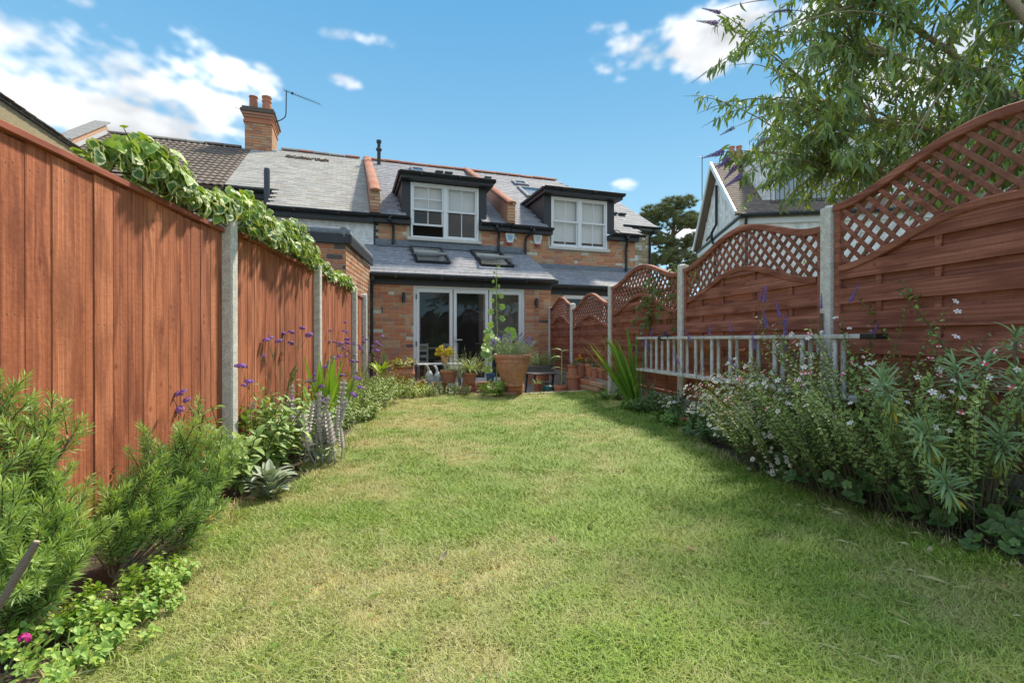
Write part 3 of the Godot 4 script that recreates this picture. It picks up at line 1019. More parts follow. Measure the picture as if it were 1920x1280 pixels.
func parapet(t: Node3D, s0: float, s1: float, k1: float, pal: Array) -> void:
	var o := MB.new()
	# body under the coping, in brick
	var kf := -1.52
	o.slab([Vector2(-kf, 3.72), Vector2(-kf, 4.17), Vector2(-kf + 0.3, 4.17 + 0.3 * 0.50), Vector2(-k1, 4.17 + (kf - k1) * 0.50), Vector2(-k1, roof_y(k1) - 0.2), Vector2(-kf + 0.4, 3.72)], Vector3(s0 + 0.012, 0, 0), Vector3(0, 0, -1), Vector3.UP, -(s1 - s0 - 0.024) * -1.0)
	var w := hp(t, "parapet", o, M.brick5)
	bricks(t, w, Transform3D(Basis(), Vector3(s0, 0, kf + 0.012)), s1 - s0, 3.77, 4.19, pal)
	# saddle-backed clay coping tiles
	var up := Vector3(0, 0.50, -1).normalized()
	var nn := Vector3(1, 0, 0).cross(up).normalized()
	var p := Vector3((s0 + s1) * 0.5, 4.17, kf + 0.06)
	var cb := MB.new()
	var hw := (s1 - s0) * 0.5 + 0.008
	var prof := []
	for i in 9:
		var a := PI * i / 8.0
		prof.append(Vector2(-cos(a) * hw, sin(a) * 0.055 + 0.015))
	for i in 8:
		var a: Vector2 = prof[i]
		var e: Vector2 = prof[i + 1]
		b_quad(cb, a, e, 0.0, 0.47)
	cb.quad(Vector3(-hw, 0, 0), Vector3(-hw, 0, -0.47), Vector3(-hw, 0.02, -0.47), Vector3(-hw, 0.02, 0), Vector3(-1, 0, 0))
	cb.quad(Vector3(hw, 0, 0), Vector3(hw, 0, -0.47), Vector3(hw, 0.02, -0.47), Vector3(hw, 0.02, 0), Vector3(1, 0, 0))
	for i in 8: cb.flat(Vector3(0, 0, 0), Vector3(prof[i].x, prof[i].y, 0), Vector3(prof[i + 1].x, prof[i + 1].y, 0), Vector3(0, 0, 1))
	cb.quad(Vector3(-hw, 0, 0), Vector3(hw, 0, 0), Vector3(hw, 0.02, 0), Vector3(-hw, 0.02, 0), Vector3(0, 0, 1))
	var me := cb.mesh()
	var d := 0.0
	var total := (kf - k1) * 1.118 - 0.3
	while d < total:
		part(w, "coping_tile", me, M["clay%d" % rng.randi_range(0, 2)], Transform3D(Basis(Vector3(1, 0, 0), nn, -up), p + up * d + nn * (0.005 + rr(0, 0.006))))
		d += 0.455

func b_quad(cb: MB, a: Vector2, e: Vector2, z0: float, z1: float) -> void:
	cb.quad(Vector3(a.x, a.y, -z0), Vector3(e.x, e.y, -z0), Vector3(e.x, e.y, -z1), Vector3(a.x, a.y, -z1), Vector3(a.x + e.x, a.y + e.y, 0))

func ridge_tiles(t: Node3D, s0: float, s1: float, y: float, k: float, mats: Array) -> void:
	var b := MB.new()
	var n := 8
	for i in n:
		var a0 := PI * i / n
		var a1 := PI * (i + 1) / n
		b.quad(Vector3(0, sin(a0) * 0.09, cos(a0) * 0.12), Vector3(0.445, sin(a0) * 0.09, cos(a0) * 0.12), Vector3(0.445, sin(a1) * 0.09, cos(a1) * 0.12), Vector3(0, sin(a1) * 0.09, cos(a1) * 0.12), Vector3(0, sin(a0) + sin(a1), cos(a0) + cos(a1)))
	var me := b.mesh()
	var x := s0
	while x < s1 - 0.2:
		part(t, "ridge_tile", me, M[mats[rng.randi_range(0, mats.size() - 1)]], Transform3D(Basis(), Vector3(x, y + rr(-0.006, 0.006), k) - HO))
		x += 0.455

# framed roof light lying on the slope
func rooflight(t: Node3D, s0: float, s1: float, k0: float, k1: float, o: Vector3, up: Vector3, open_by: float, label := "") -> void:
	var nn := Vector3(1, 0, 0).cross(up).normalized()
	var sl: float = absf((k1 - k0) / up.z)
	var org := o + up * ((o.z - k0) / absf(up.z)) + Vector3(0, 0, 0)
	org.x = s0
	var w := s1 - s0
	var bs := Basis(Vector3(1, 0, 0), up, nn)
	var b := MB.new()
	for q in [[0.03, sl * 0.5, 0.06, sl], [w - 0.03, sl * 0.5, 0.06, sl], [w * 0.5, 0.03, w - 0.12, 0.06], [w * 0.5, sl - 0.03, w - 0.12, 0.06]]:
		b.cbox(org + bs * Vector3(q[0], q[1], 0.035), Vector3(q[2], q[3], 0.07), 0.006, bs)
	var fr := hp(t, "roof_window", b, M.lead if open_by == 0.0 else M.black_plastic)
	if label != "": fr.set_meta("label", label)
	# lining seen through the opening
	var ln := MB.new()
	for q in [[0.06, 0.0, 1], [w - 0.06, 0.0, -1]]:
		ln.quad(org + bs * Vector3(q[0], 0.06, 0.05), org + bs * Vector3(q[0], sl - 0.06, 0.05), org + bs * Vector3(q[0], sl - 0.06, -0.25), org + bs * Vector3(q[0], 0.06, -0.25), Vector3(q[2], 0, 0))
	ln.quad(org + bs * Vector3(0.06, sl - 0.06, 0.05), org + bs * Vector3(w - 0.06, sl - 0.06, 0.05), org + bs * Vector3(w - 0.06, sl - 0.06, -0.25), org + bs * Vector3(0.06, sl - 0.06, -0.25), -up)
	ln.quad(org + bs * Vector3(0.06, 0.06, 0.05), org + bs * Vector3(w - 0.06, 0.06, 0.05), org + bs * Vector3(w - 0.06, 0.06, -0.25), org + bs * Vector3(0.06, 0.06, -0.25), up)
	if open_by == 0.0: ln.quad(org + bs * Vector3(0.06, 0.06, -0.02), org + bs * Vector3(w - 0.06, 0.06, -0.02), org + bs * Vector3(w - 0.06, sl - 0.06, -0.02), org + bs * Vector3(0.06, sl - 0.06, -0.02), nn)
	part(fr, "lining", ln.mesh(), M.blind)
	# sash, turned about its middle when open
	var piv := org + bs * Vector3(w * 0.5, sl * 0.5, 0.06)
	var rb := bs.rotated(Vector3(1, 0, 0), open_by)
	var sh := MB.new()
	for q in [[-w * 0.5 + 0.055, 0.0, 0.05, sl - 0.06], [w * 0.5 - 0.055, 0.0, 0.05, sl - 0.06], [0.0, -sl * 0.5 + 0.06, w - 0.16, 0.06], [0.0, sl * 0.5 - 0.06, w - 0.16, 0.06]]:
		sh.cbox(piv + rb * Vector3(q[0], q[1], 0.0), Vector3(q[2], q[3], 0.05), 0.006, rb)
	part(fr, "sash", sh.mesh(), M.lead if open_by == 0.0 else mk(lin(0.30, 0.31, 0.32), 0.45))
	var g := MB.new()
	g.quad(piv + rb * Vector3(-w * 0.5 + 0.08, -sl * 0.5 + 0.09, 0.01), piv + rb * Vector3(w * 0.5 - 0.08, -sl * 0.5 + 0.09, 0.01), piv + rb * Vector3(w * 0.5 - 0.08, sl * 0.5 - 0.09, 0.01), piv + rb * Vector3(-w * 0.5 + 0.08, sl * 0.5 - 0.09, 0.01), nn)
	part(fr, "pane", g.mesh(), M.glass)

func alarm_box(t: Node3D, s: float, y: float, blue: bool) -> void:
	var k := -1.735
	var b := MB.new()
	var poly := [Vector2(-0.125, 0.10), Vector2(-0.11, 0.13), Vector2(0.11, 0.13), Vector2(0.125, 0.10), Vector2(0.07, -0.10), Vector2(-0.07, -0.10)]
	b.slab(poly, Vector3(s, y, k), Vector3(1, 0, 0), Vector3.UP, 0.06)
	var c := hp(t, "alarm_box", b, M.white_frame)
	c.set_meta("label", "white alarm box with a pale blue badge" if blue else "white alarm box with red lens below")
	var f := MB.new()
	f.slab([Vector2(-0.085, 0.085), Vector2(0.085, 0.085), Vector2(0.055, -0.055), Vector2(-0.055, -0.055)], Vector3(s, y, k + 0.0605), Vector3(1, 0, 0), Vector3.UP, 0.004)
	part(c, "badge", f.mesh(), mk(lin(0.36, 0.56, 0.72) if blue else lin(0.60, 0.61, 0.62), 0.4))
	var st := MB.new()
	for i in 3: st.box(Vector3(s, y + 0.045 - i * 0.03, k + 0.0665), Vector3(0.10 - i * 0.02, 0.008, 0.002))
	part(c, "lettering_lines", st.mesh(), mk(lin(0.05, 0.12, 0.3) if blue else lin(0.25, 0.26, 0.28), 0.5))
	var r := MB.new()
	r.slab([Vector2(-0.07, -0.10), Vector2(0.07, -0.10), Vector2(0.055, -0.155), Vector2(-0.055, -0.155)].map(func(q): return Vector2(q.x, q.y - 0.002)), Vector3(s, y, k), Vector3(1, 0, 0), Vector3.UP, 0.055)
	part(c, "lens", r.mesh(), mk(lin(0.30, 0.02, 0.02), 0.25))

func lamp(t: Node3D, s: float, y: float) -> void:
	var b := MB.new()
	b.tube([Vector3(s, y - 0.10, 0.075), Vector3(s, y + 0.10, 0.075)], [0.034], 14)
	b.box(Vector3(s, y, 0.02), Vector3(0.05, 0.08, 0.04))
	hp(t, "wall_lamp", b, M.dark_metal)

func houses() -> void:
	our_house()
	right_house()
	left_house()
	far_left()
	left_extension()

func main_deck(t: Node3D, poly: Array, m: Material) -> MeshInstance3D:
	# poly in (s, k), lying on the main slope
	var up := Vector3(0, PITCH, -1).normalized()
	var b := MB.new()
	b.slab(poly.map(func(q): return Vector2(q.x, (EAVE_K - q.y) / absf(up.z))), Vector3(0, EAVE_Y, EAVE_K), Vector3(1, 0, 0), up, 0.012 * -6.0 * -1.0)
	# slab grows outwards: drop it so that its top is the slope
	var nn := Vector3(1, 0, 0).cross(up).normalized()
	var o := hp(t, "roof", b, m)
	for i in b.v.size(): b.v[i] -= nn * 0.075
	o.mesh = b.mesh()
	return o

func our_house() -> void:
	var t := house("terraced_house", "brick terraced house with slate lean-to extension, three-leaf glass doors and open roof windows", Vector3(1.8, 0, -2.0))
	var pal := ["brick0", "brick1", "brick2", "brick3", "brick0", "brick1", "brick4", "brick0", "brick1", "brick4", "brick5", "brick8", "brick3", "brick1", "brick8", "brick2", "brick0", "brick5", "brick2", "brick4", "brick1", "brick5", "brick2", "brick8", "brick6", "brick2", "brick0", "brick4", "brick7", "brick5"]
	# extension front piers
	for q in [[0.03, 0.843], [3.238, 3.84]]:
		var w := hbox(t, "wall", M.mortar, q[0], q[1], -0.16, 2.05, -0.3, -0.008)
		bricks(t, w, Transform3D(Basis(), Vector3(q[0], 0, 0)), q[1] - q[0], -0.15, 1.93, pal)
	hbox(t, "wall", M.brick0, 3.55, 3.838, -0.16, 2.15, -1.75, -0.301)
	hbox(t, "wall", M.brick0, 0.03, 0.3, -0.16, 2.15, -1.75, -0.301)
	hbox(t, "lintel", M.black_wood, 0.843, 3.238, 1.945, 2.05, -0.3, -0.01)
	hbox(t, "fascia", M.black_wood, 0.0, 3.86, 1.925, 2.075, 0.0, 0.03, 0.004)
	hbox(t, "soffit", M.black_wood, 0.0, 3.86, 2.056, 2.074, 0.031, 0.19)
	gutter(t, -0.03, 3.91, 2.10, 0.215, 0.058)
	downpipe(t, [Vector3(0.035, 2.04, 0.20), Vector3(0.035, 1.98, 0.19), Vector3(0.03, 1.84, 0.075), Vector3(0.03, 1.6, 0.06), Vector3(0.03, -0.15, 0.06)], 0.036)
	lamp(t, 0.645, 1.67)
	lamp(t, 3.479, 1.63)
	var hk := MB.new()
	hk.box(Vector3(0.235, 1.43, 0.012), Vector3(0.016, 0.13, 0.02))
	hp(t, "wall_hook", hk, M.dark_metal)
	# lean-to roof
	var up := Vector3(0, 0.4615, -1).normalized()
	var nn := Vector3(1, 0, 0).cross(up).normalized()
	var db := MB.new()
	var o := Vector3(0, 2.13, 0.2)
	var L := 1.95 / absf(up.z)
	# deck in strips round the two roof-window openings
	for q in [[-0.03, 3.885, 0.0, 0.70], [-0.03, 3.885, 1.92, L], [-0.03, 1.0, 0.70, 1.92], [1.65, 2.44, 0.70, 1.92], [3.10, 3.885, 0.70, 1.92]]:
		db.box(o + up * ((q[2] + q[3]) * 0.5) + Vector3((q[0] + q[1]) * 0.5, 0, 0) - nn * 0.04, Vector3(q[1] - q[0], q[3] - q[2], 0.08), Basis(Vector3(1, 0, 0), up, nn))
	var rf := hp(t, "extension_roof", db, M.slate2)
	var sl := ["slate0", "slate1", "slate2", "slate0"]
	slates(rf, o, up, -0.035, 3.89, L - 0.02, 0.2, 0.3, sl, func(s, k): return not ((s > 0.96 and s < 1.69 or s > 2.40 and s < 3.14) and k < -0.44 and k > -1.5))
	rooflight(t, 0.95, 1.70, -0.47, -1.58, o, up, -0.30, "open roof window over the left of the glass doors")
	rooflight(t, 2.39, 3.15, -0.47, -1.58, o, up, -0.30, "open roof window behind the hollyhock tip")
	hbox(t, "lead_flashing", M.lead, 0.2, 3.80, 3.02, 3.17, -1.742, -1.725, 0.004)
	var ap := MB.new()
	ap.box(o + up * (L - 0.08) + Vector3(2.0, 0, 0) + nn * 0.032, Vector3(3.6, 0.18, 0.01), Basis(Vector3(1, 0, 0), up, nn))
	hp(t, "lead_apron", ap, M.lead)
	# glass doors: three leaves
	var fr := MB.new()
	for q in [[0.847, 0.90, -0.13, 1.943], [3.18, 3.235, -0.13, 1.943], [0.90, 3.18, 1.885, 1.943], [0.90, 3.18, -0.13, -0.07]]:
		fr.cbox(Vector3((q[0] + q[1]) * 0.5, (q[2] + q[3]) * 0.5, -0.08), Vector3(q[1] - q[0], q[3] - q[2], 0.10), 0.004)
	var door := hp(t, "glass_doors", fr, M.white_frame)
	for q in [[0.905, 1.655], [1.675, 2.42], [2.44, 3.176]]:
		var lb := MB.new()
		for e in [[q[0], q[0] + 0.065, -0.065, 1.88], [q[1] - 0.065, q[1], -0.065, 1.88], [q[0] + 0.065, q[1] - 0.065, 1.80, 1.88], [q[0] + 0.065, q[1] - 0.065, -0.065, 0.03]]:
			lb.cbox(Vector3((e[0] + e[1]) * 0.5, (e[2] + e[3]) * 0.5, -0.07), Vector3(e[1] - e[0], e[3] - e[2], 0.07), 0.005)
		part(door, "door_leaf", lb.mesh(), M.white_frame)
		var pn := MB.new()
		pn.quad(Vector3(q[0] + 0.065, 0.03, -0.07), Vector3(q[1] - 0.065, 0.03, -0.07), Vector3(q[1] - 0.065, 1.80, -0.07), Vector3(q[0] + 0.065, 1.80, -0.07), Vector3(0, 0, 1))
		part(door, "pane", pn.mesh(), M.glass)
	var hn := MB.new()
	hn.tube([Vector3(1.71, 0.83, -0.03), Vector3(1.71, 0.83, 0.015), Vector3(1.84, 0.83, 0.015)], [0.01], 8)
	hn.box(Vector3(1.71, 0.80, -0.03), Vector3(0.03, 0.2, 0.012))
	part(door, "handle", hn.mesh(), M.aluminium)
	for yy in [0.2, 0.75, 1.7]:
		var hg := MB.new()
		hg.box(Vector3(0.905, yy, -0.02), Vector3(0.02, 0.10, 0.03))
		part(door, "hinge", hg.mesh(), M.dark_metal)
	# kitchen-diner behind
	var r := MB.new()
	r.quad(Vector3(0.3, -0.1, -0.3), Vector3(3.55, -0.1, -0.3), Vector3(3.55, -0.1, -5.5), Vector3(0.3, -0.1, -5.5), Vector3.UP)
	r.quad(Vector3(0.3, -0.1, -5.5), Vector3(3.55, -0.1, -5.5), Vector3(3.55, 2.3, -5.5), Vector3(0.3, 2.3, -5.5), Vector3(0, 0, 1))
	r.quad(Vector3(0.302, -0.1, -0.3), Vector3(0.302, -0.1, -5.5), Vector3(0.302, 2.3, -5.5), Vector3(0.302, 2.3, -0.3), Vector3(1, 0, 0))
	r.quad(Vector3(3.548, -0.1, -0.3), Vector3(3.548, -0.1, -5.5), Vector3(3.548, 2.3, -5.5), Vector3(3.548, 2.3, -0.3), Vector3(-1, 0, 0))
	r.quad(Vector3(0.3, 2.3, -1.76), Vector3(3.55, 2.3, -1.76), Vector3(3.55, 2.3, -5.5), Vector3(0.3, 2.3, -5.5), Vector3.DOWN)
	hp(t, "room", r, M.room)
	hbox(t, "kitchen_cupboard", M.room_pale, 2.62, 3.54, 0.78, 1.95, -1.6, -1.2, 0.01)
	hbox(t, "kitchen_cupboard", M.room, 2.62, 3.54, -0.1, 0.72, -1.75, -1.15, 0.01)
	hbox(t, "worktop", M.room_pale, 2.58, 3.54, 0.722, 0.76, -1.75, -1.12, 0.005)
	# main rear wall beside the dormer
	var mw := hbox(t, "wall", M.mortar, 0.16, 0.985, 2.2, 3.62, -2.0, -1.759)
	hbox(t, "wall", M.mortar, 2.668, 3.44, 2.2, 3.62, -2.0, -1.759)
	hbox(t, "wall", M.mortar, 0.986, 2.667, 2.2, 3.17, -2.0, -1.759)
	bricks(t, mw, Transform3D(Basis(), Vector3(0.27, 0, -1.75)), 3.17, 3.15, 3.60, pal, [[0.63, 2.44, 3.1, 3.7]])
	var qb := MB.new()
	for i in 20:
		var ww := 0.10 if i % 2 == 0 else 0.05
		qb.cbox(Vector3(0.16 + ww * 0.5, 2.18 + i * 0.075 - 0.03, -1.765), Vector3(ww, 0.066, 0.05), 0.003)
	hp(t, "dark_quoins", qb, M.blue0)
	# main roof
	var rp := [Vector2(0.29, EAVE_K), Vector2(0.80, EAVE_K), Vector2(0.80, -2.9), Vector2(2.85, -2.9), Vector2(2.85, EAVE_K), Vector2(3.33, EAVE_K), Vector2(3.33, -6.3), Vector2(0.29, -6.3)]
	var mr := main_deck(t, rp, M.slate2)
	var mup := Vector3(0, PITCH, -1).normalized()
	slates(mr, Vector3(0, EAVE_Y, EAVE_K), mup, 0.29, 3.33, 4.75 / absf(mup.z), 0.2, 0.3, sl, func(s, k): return not (s > 0.84 and s < 2.82 and k > -2.95))
	ridge_tiles(t, 0.3, 3.3, roof_y(-6.3) - 0.02, -6.3, ["clay0", "clay1", "clay2"])
	var back := MB.new()
	back.quad(Vector3(0.29, roof_y(-6.3) - 0.03, -6.3), Vector3(3.33, roof_y(-6.3) - 0.03, -6.3), Vector3(3.33, 3.7, -10.8), Vector3(0.29, 3.7, -10.8), Vector3(0, 1, -1))
	hp(t, "front_slope", back, M.slate2)
	gutter(t, 0.03, 0.955, 3.675, -1.50)
	gutter(t, 2.66, 3.42, 3.675, -1.50)
	hbox(t, "fascia", M.black_wood, 0.16, 0.99, 3.52, 3.66, -1.745, -1.56, 0.004)
	hbox(t, "fascia", M.black_wood, 2.66, 3.44, 3.52, 3.66, -1.745, -1.56, 0.004)
	downpipe(t, [Vector3(0.50, 3.62, -1.5), Vector3(0.50, 3.57, -1.5), Vector3(0.60, 3.45, -1.68), Vector3(0.60, 3.3, -1.70), Vector3(0.60, 3.06, -1.70)], 0.03)
	downpipe(t, [Vector3(3.06, 3.62, -1.5), Vector3(3.06, 3.57, -1.5), Vector3(3.16, 3.45, -1.68), Vector3(3.16, 3.3, -1.70), Vector3(3.16, 3.06, -1.70)], 0.03)
	dormer(t, 1.0, 2.65, 0.794, 2.857, 0.72, 3.0, 0.26, 3.95, "paired white sash window, lower left sash raised open")
	parapet(t, 0.07, 0.30, -6.45, ["brick4", "brick8", "brick3", "brick5"])
	rooflight(t, 1.45, 1.90, -5.3, -5.75, Vector3(0, EAVE_Y, EAVE_K), mup, 0.0)
	for vs in [[2.36, -5.55], [2.66, -5.55]]:
		var vb := MB.new()
		vb.box(Vector3(vs[0], roof_y(vs[1]) + 0.05, vs[1]), Vector3(0.24, 0.05, 0.16))
		hp(t, "roof_vent", vb, M.dark_metal)
	var fl := MB.new()
	fl.lathe([Vector2(0.0, -0.05), Vector2(0.055, -0.05), Vector2(0.055, 0.42), Vector2(0.09, 0.45), Vector2(0.09, 0.50), Vector2(0.05, 0.53), Vector2(0.05, 0.66), Vector2(0.075, 0.68), Vector2(0.075, 0.76), Vector2(0.0, 0.78)], 12, Vector3(0.52, roof_y(-5.8), -5.8))
	hp(t, "flue_pipe", fl, M.dark_metal)
	alarm_box(t, 3.453, 3.37, true)

func right_house() -> void:
	var t := house("terraced_house", "brick terraced house with closed sash windows and a set-back buff brick end", Vector3(5.4, 0, -2.4))
	var pal := ["brick0", "brick1", "brick2", "brick3", "brick0", "brick1", "brick3", "brick1", "brick4", "brick8", "brick5", "brick3", "brick1", "brick8", "brick6"]
	var sl := ["slate0", "slate1", "slate2", "slate3"]
	var mw := hbox(t, "wall", M.mortar, 3.441, 4.575, 1.5, 3.62, -2.1, -1.759)
	hbox(t, "wall", M.mortar, 6.23, 7.10, 1.5, 3.62, -2.1, -1.759)
	hbox(t, "wall", M.mortar, 4.576, 6.229, 1.5, 3.17, -2.1, -1.759)
	bricks(t, mw, Transform3D(Basis(), Vector3(3.45, 0, -1.75)), 3.65, 2.70, 3.60, pal, [[1.06, 2.84, 3.18, 3.7]])
	hbox(t, "wall", M.brick0, 7.0, 7.10, -0.1, 1.5, -2.1, -1.8)
	# lean-to
	var up := Vector3(0, 0.415, -1).normalized()
	var nn := Vector3(1, 0, 0).cross(up).normalized()
	var o := Vector3(0, 2.10, -0.36)
	var L := 1.39 / absf(up.z)
	var db := MB.new()
	db.box(o + up * (L * 0.5) + Vector3(5.55, 0, 0) - nn * 0.04, Vector3(3.3, L, 0.08), Basis(Vector3(1, 0, 0), up, nn))
	var rf := hp(t, "extension_roof", db, M.slate2)
	slates(rf, o, up, 3.90, 7.2, L - 0.02, 0.2, 0.3, sl, func(s, k): return true)
	gutter(t, 3.92, 7.22, 2.075, -0.34, 0.055)
	hbox(t, "fascia", M.black_wood, 3.92, 7.2, 1.90, 2.05, -0.56, -0.52, 0.004)
	hbox(t, "lead_flashing", M.lead, 3.95, 7.05, 2.66, 2.80, -1.742, -1.722, 0.004)
	var w2 := hbox(t, "wall", M.mortar, 3.86, 7.1, -0.16, 1.9, -0.9, -0.609)
	bricks(t, w2, Transform3D(Basis(), Vector3(3.86, 0, -0.6)), 0.52, 0.9, 1.9, pal)
	var wf := MB.new()
	for q in [[4.40, 6.6, 1.80, 1.885], [4.40, 4.47, 0.9, 1.80], [5.45, 5.52, 0.9, 1.80], [6.53, 6.6, 0.9, 1.80]]:
		wf.cbox(Vector3((q[0] + q[1]) * 0.5, (q[2] + q[3]) * 0.5, -0.59), Vector3(q[1] - q[0], q[3] - q[2], 0.06), 0.005)
	var wn := hp(t, "patio_window", wf, M.white_frame)
	var pn := MB.new()
	pn.quad(Vector3(4.47, 0.9, -0.6), Vector3(6.53, 0.9, -0.6), Vector3(6.53, 1.8, -0.6), Vector3(4.47, 1.8, -0.6), Vector3(0, 0, 1))
	part(wn, "pane", pn.mesh(), mk(lin(0.02, 0.022, 0.025), 0.05))
	# main roof with the stepped eave and verge
	var rp := [Vector2(3.54, EAVE_K), Vector2(4.40, EAVE_K), Vector2(4.40, -2.9), Vector2(6.44, -2.9), Vector2(6.44, EAVE_K), Vector2(7.26, EAVE_K), Vector2(7.05, -2.12), Vector2(8.18, -2.12), Vector2(8.14, -4.25), Vector2(6.85, -5.6), Vector2(6.75, -6.3), Vector2(3.54, -6.3)]
	var mr := main_deck(t, rp, M.slate2)
	var mup := Vector3(0, PITCH, -1).normalized()
	var inside := PackedVector2Array(rp)
	slates(mr, Vector3(0, EAVE_Y, EAVE_K), mup, 3.55, 8.18, 4.75 / absf(mup.z), 0.2, 0.3, sl, func(s, k): return Geometry2D.is_point_in_polygon(Vector2(s, k - 0.02), inside) and not (s > 4.42 and s < 6.40 and k > -2.95) and not (s > 7.0 and s < 7.3 and k < -2.2 and k > -2.0))
	ridge_tiles(t, 3.56, 6.75, roof_y(-6.3) - 0.02, -6.3, ["clay0", "clay1", "clay2"])
	var back := MB.new()
	back.quad(Vector3(3.54, roof_y(-6.3) - 0.03, -6.3), Vector3(6.75, roof_y(-6.3) - 0.03, -6.3), Vector3(8.1, 3.7, -10.8), Vector3(3.54, 3.7, -10.8), Vector3(0, 1, -1))
	back.flat(Vector3(6.75, roof_y(-6.3) - 0.03, -6.3), Vector3(8.16, roof_y(-4.25) - 0.05, -4.25), Vector3(8.1, 3.7, -10.8), Vector3(1, 1, 0))
	hp(t, "front_slope", back, M.slate2)
	gutter(t, 3.43, 4.56, 3.66, -1.50)
	gutter(t, 6.24, 7.27, 3.66, -1.50)
	hbox(t, "fascia", M.black_wood, 3.45, 4.57, 3.52, 3.65, -1.745, -1.56, 0.004)
	hbox(t, "fascia", M.black_wood, 6.23, 7.12, 3.50, 3.64, -1.745, -1.56, 0.004)
	downpipe(t, [Vector3(4.02, 3.60, -1.5), Vector3(4.02, 3.55, -1.5), Vector3(3.88, 3.42, -1.68), Vector3(3.87, 3.3, -1.70), Vector3(3.87, 2.95, -1.70)], 0.032)
	downpipe(t, [Vector3(6.72, 3.60, -1.5), Vector3(6.72, 3.55, -1.5), Vector3(6.80, 3.42, -1.68), Vector3(6.80, 3.3, -1.70), Vector3(6.80, 2.70, -1.70)], 0.034)
	dormer(t, 4.59, 6.215, 4.383, 6.441, 4.28, 6.60, 0.0, 3.42, "paired white sash window with pale blinds drawn nearly down")
	parapet(t, 3.33, 3.54, -6.45, ["brick4", "brick8", "brick3", "brick1"])
	rooflight(t, 4.75, 5.25, -5.1, -5.5, Vector3(0, EAVE_Y, EAVE_K), mup, 0.0)
	rooflight(t, 4.72, 5.5, -3.9, -4.85, Vector3(0, EAVE_Y, EAVE_K), mup, 0.0)
	for vs in [[3.95, -5.5], [7.15, -3.0], [7.45, -3.0]]:
		var vb := MB.new()
		vb.box(Vector3(vs[0], roof_y(vs[1]) + 0.05, vs[1]), Vector3(0.22, 0.05, 0.14))
		hp(t, "roof_vent", vb, M.dark_metal)
	# set-back buff end
	var bw := hbox(t, "wall", M.mortar, 7.101, 8.05, -0.1, 4.05, -2.7, -2.409)
	bricks(t, bw, Transform3D(Basis(), Vector3(7.1, 0, -2.4)), 0.95, 2.7, 4.0, ["buff0", "buff1", "buff2", "buff1", "white_brick1"])
	hbox(t, "wall", M.buff0, 8.0, 8.04, -0.1, 4.0, -6.0, -2.71)
	hbox(t, "fascia", M.black_wood, 7.1, 8.16, 3.93, 4.05, -2.40, -2.2, 0.004)
	gutter(t, 6.95, 8.2, 4.06, -2.10, 0.05)
	downpipe(t, [Vector3(8.0, 4.0, -2.15), Vector3(8.0, 3.95, -2.2), Vector3(8.0, 3.85, -2.36), Vector3(8.0, 1.5, -2.36)], 0.034)
	alarm_box(t, 4.2, 3.38, false)

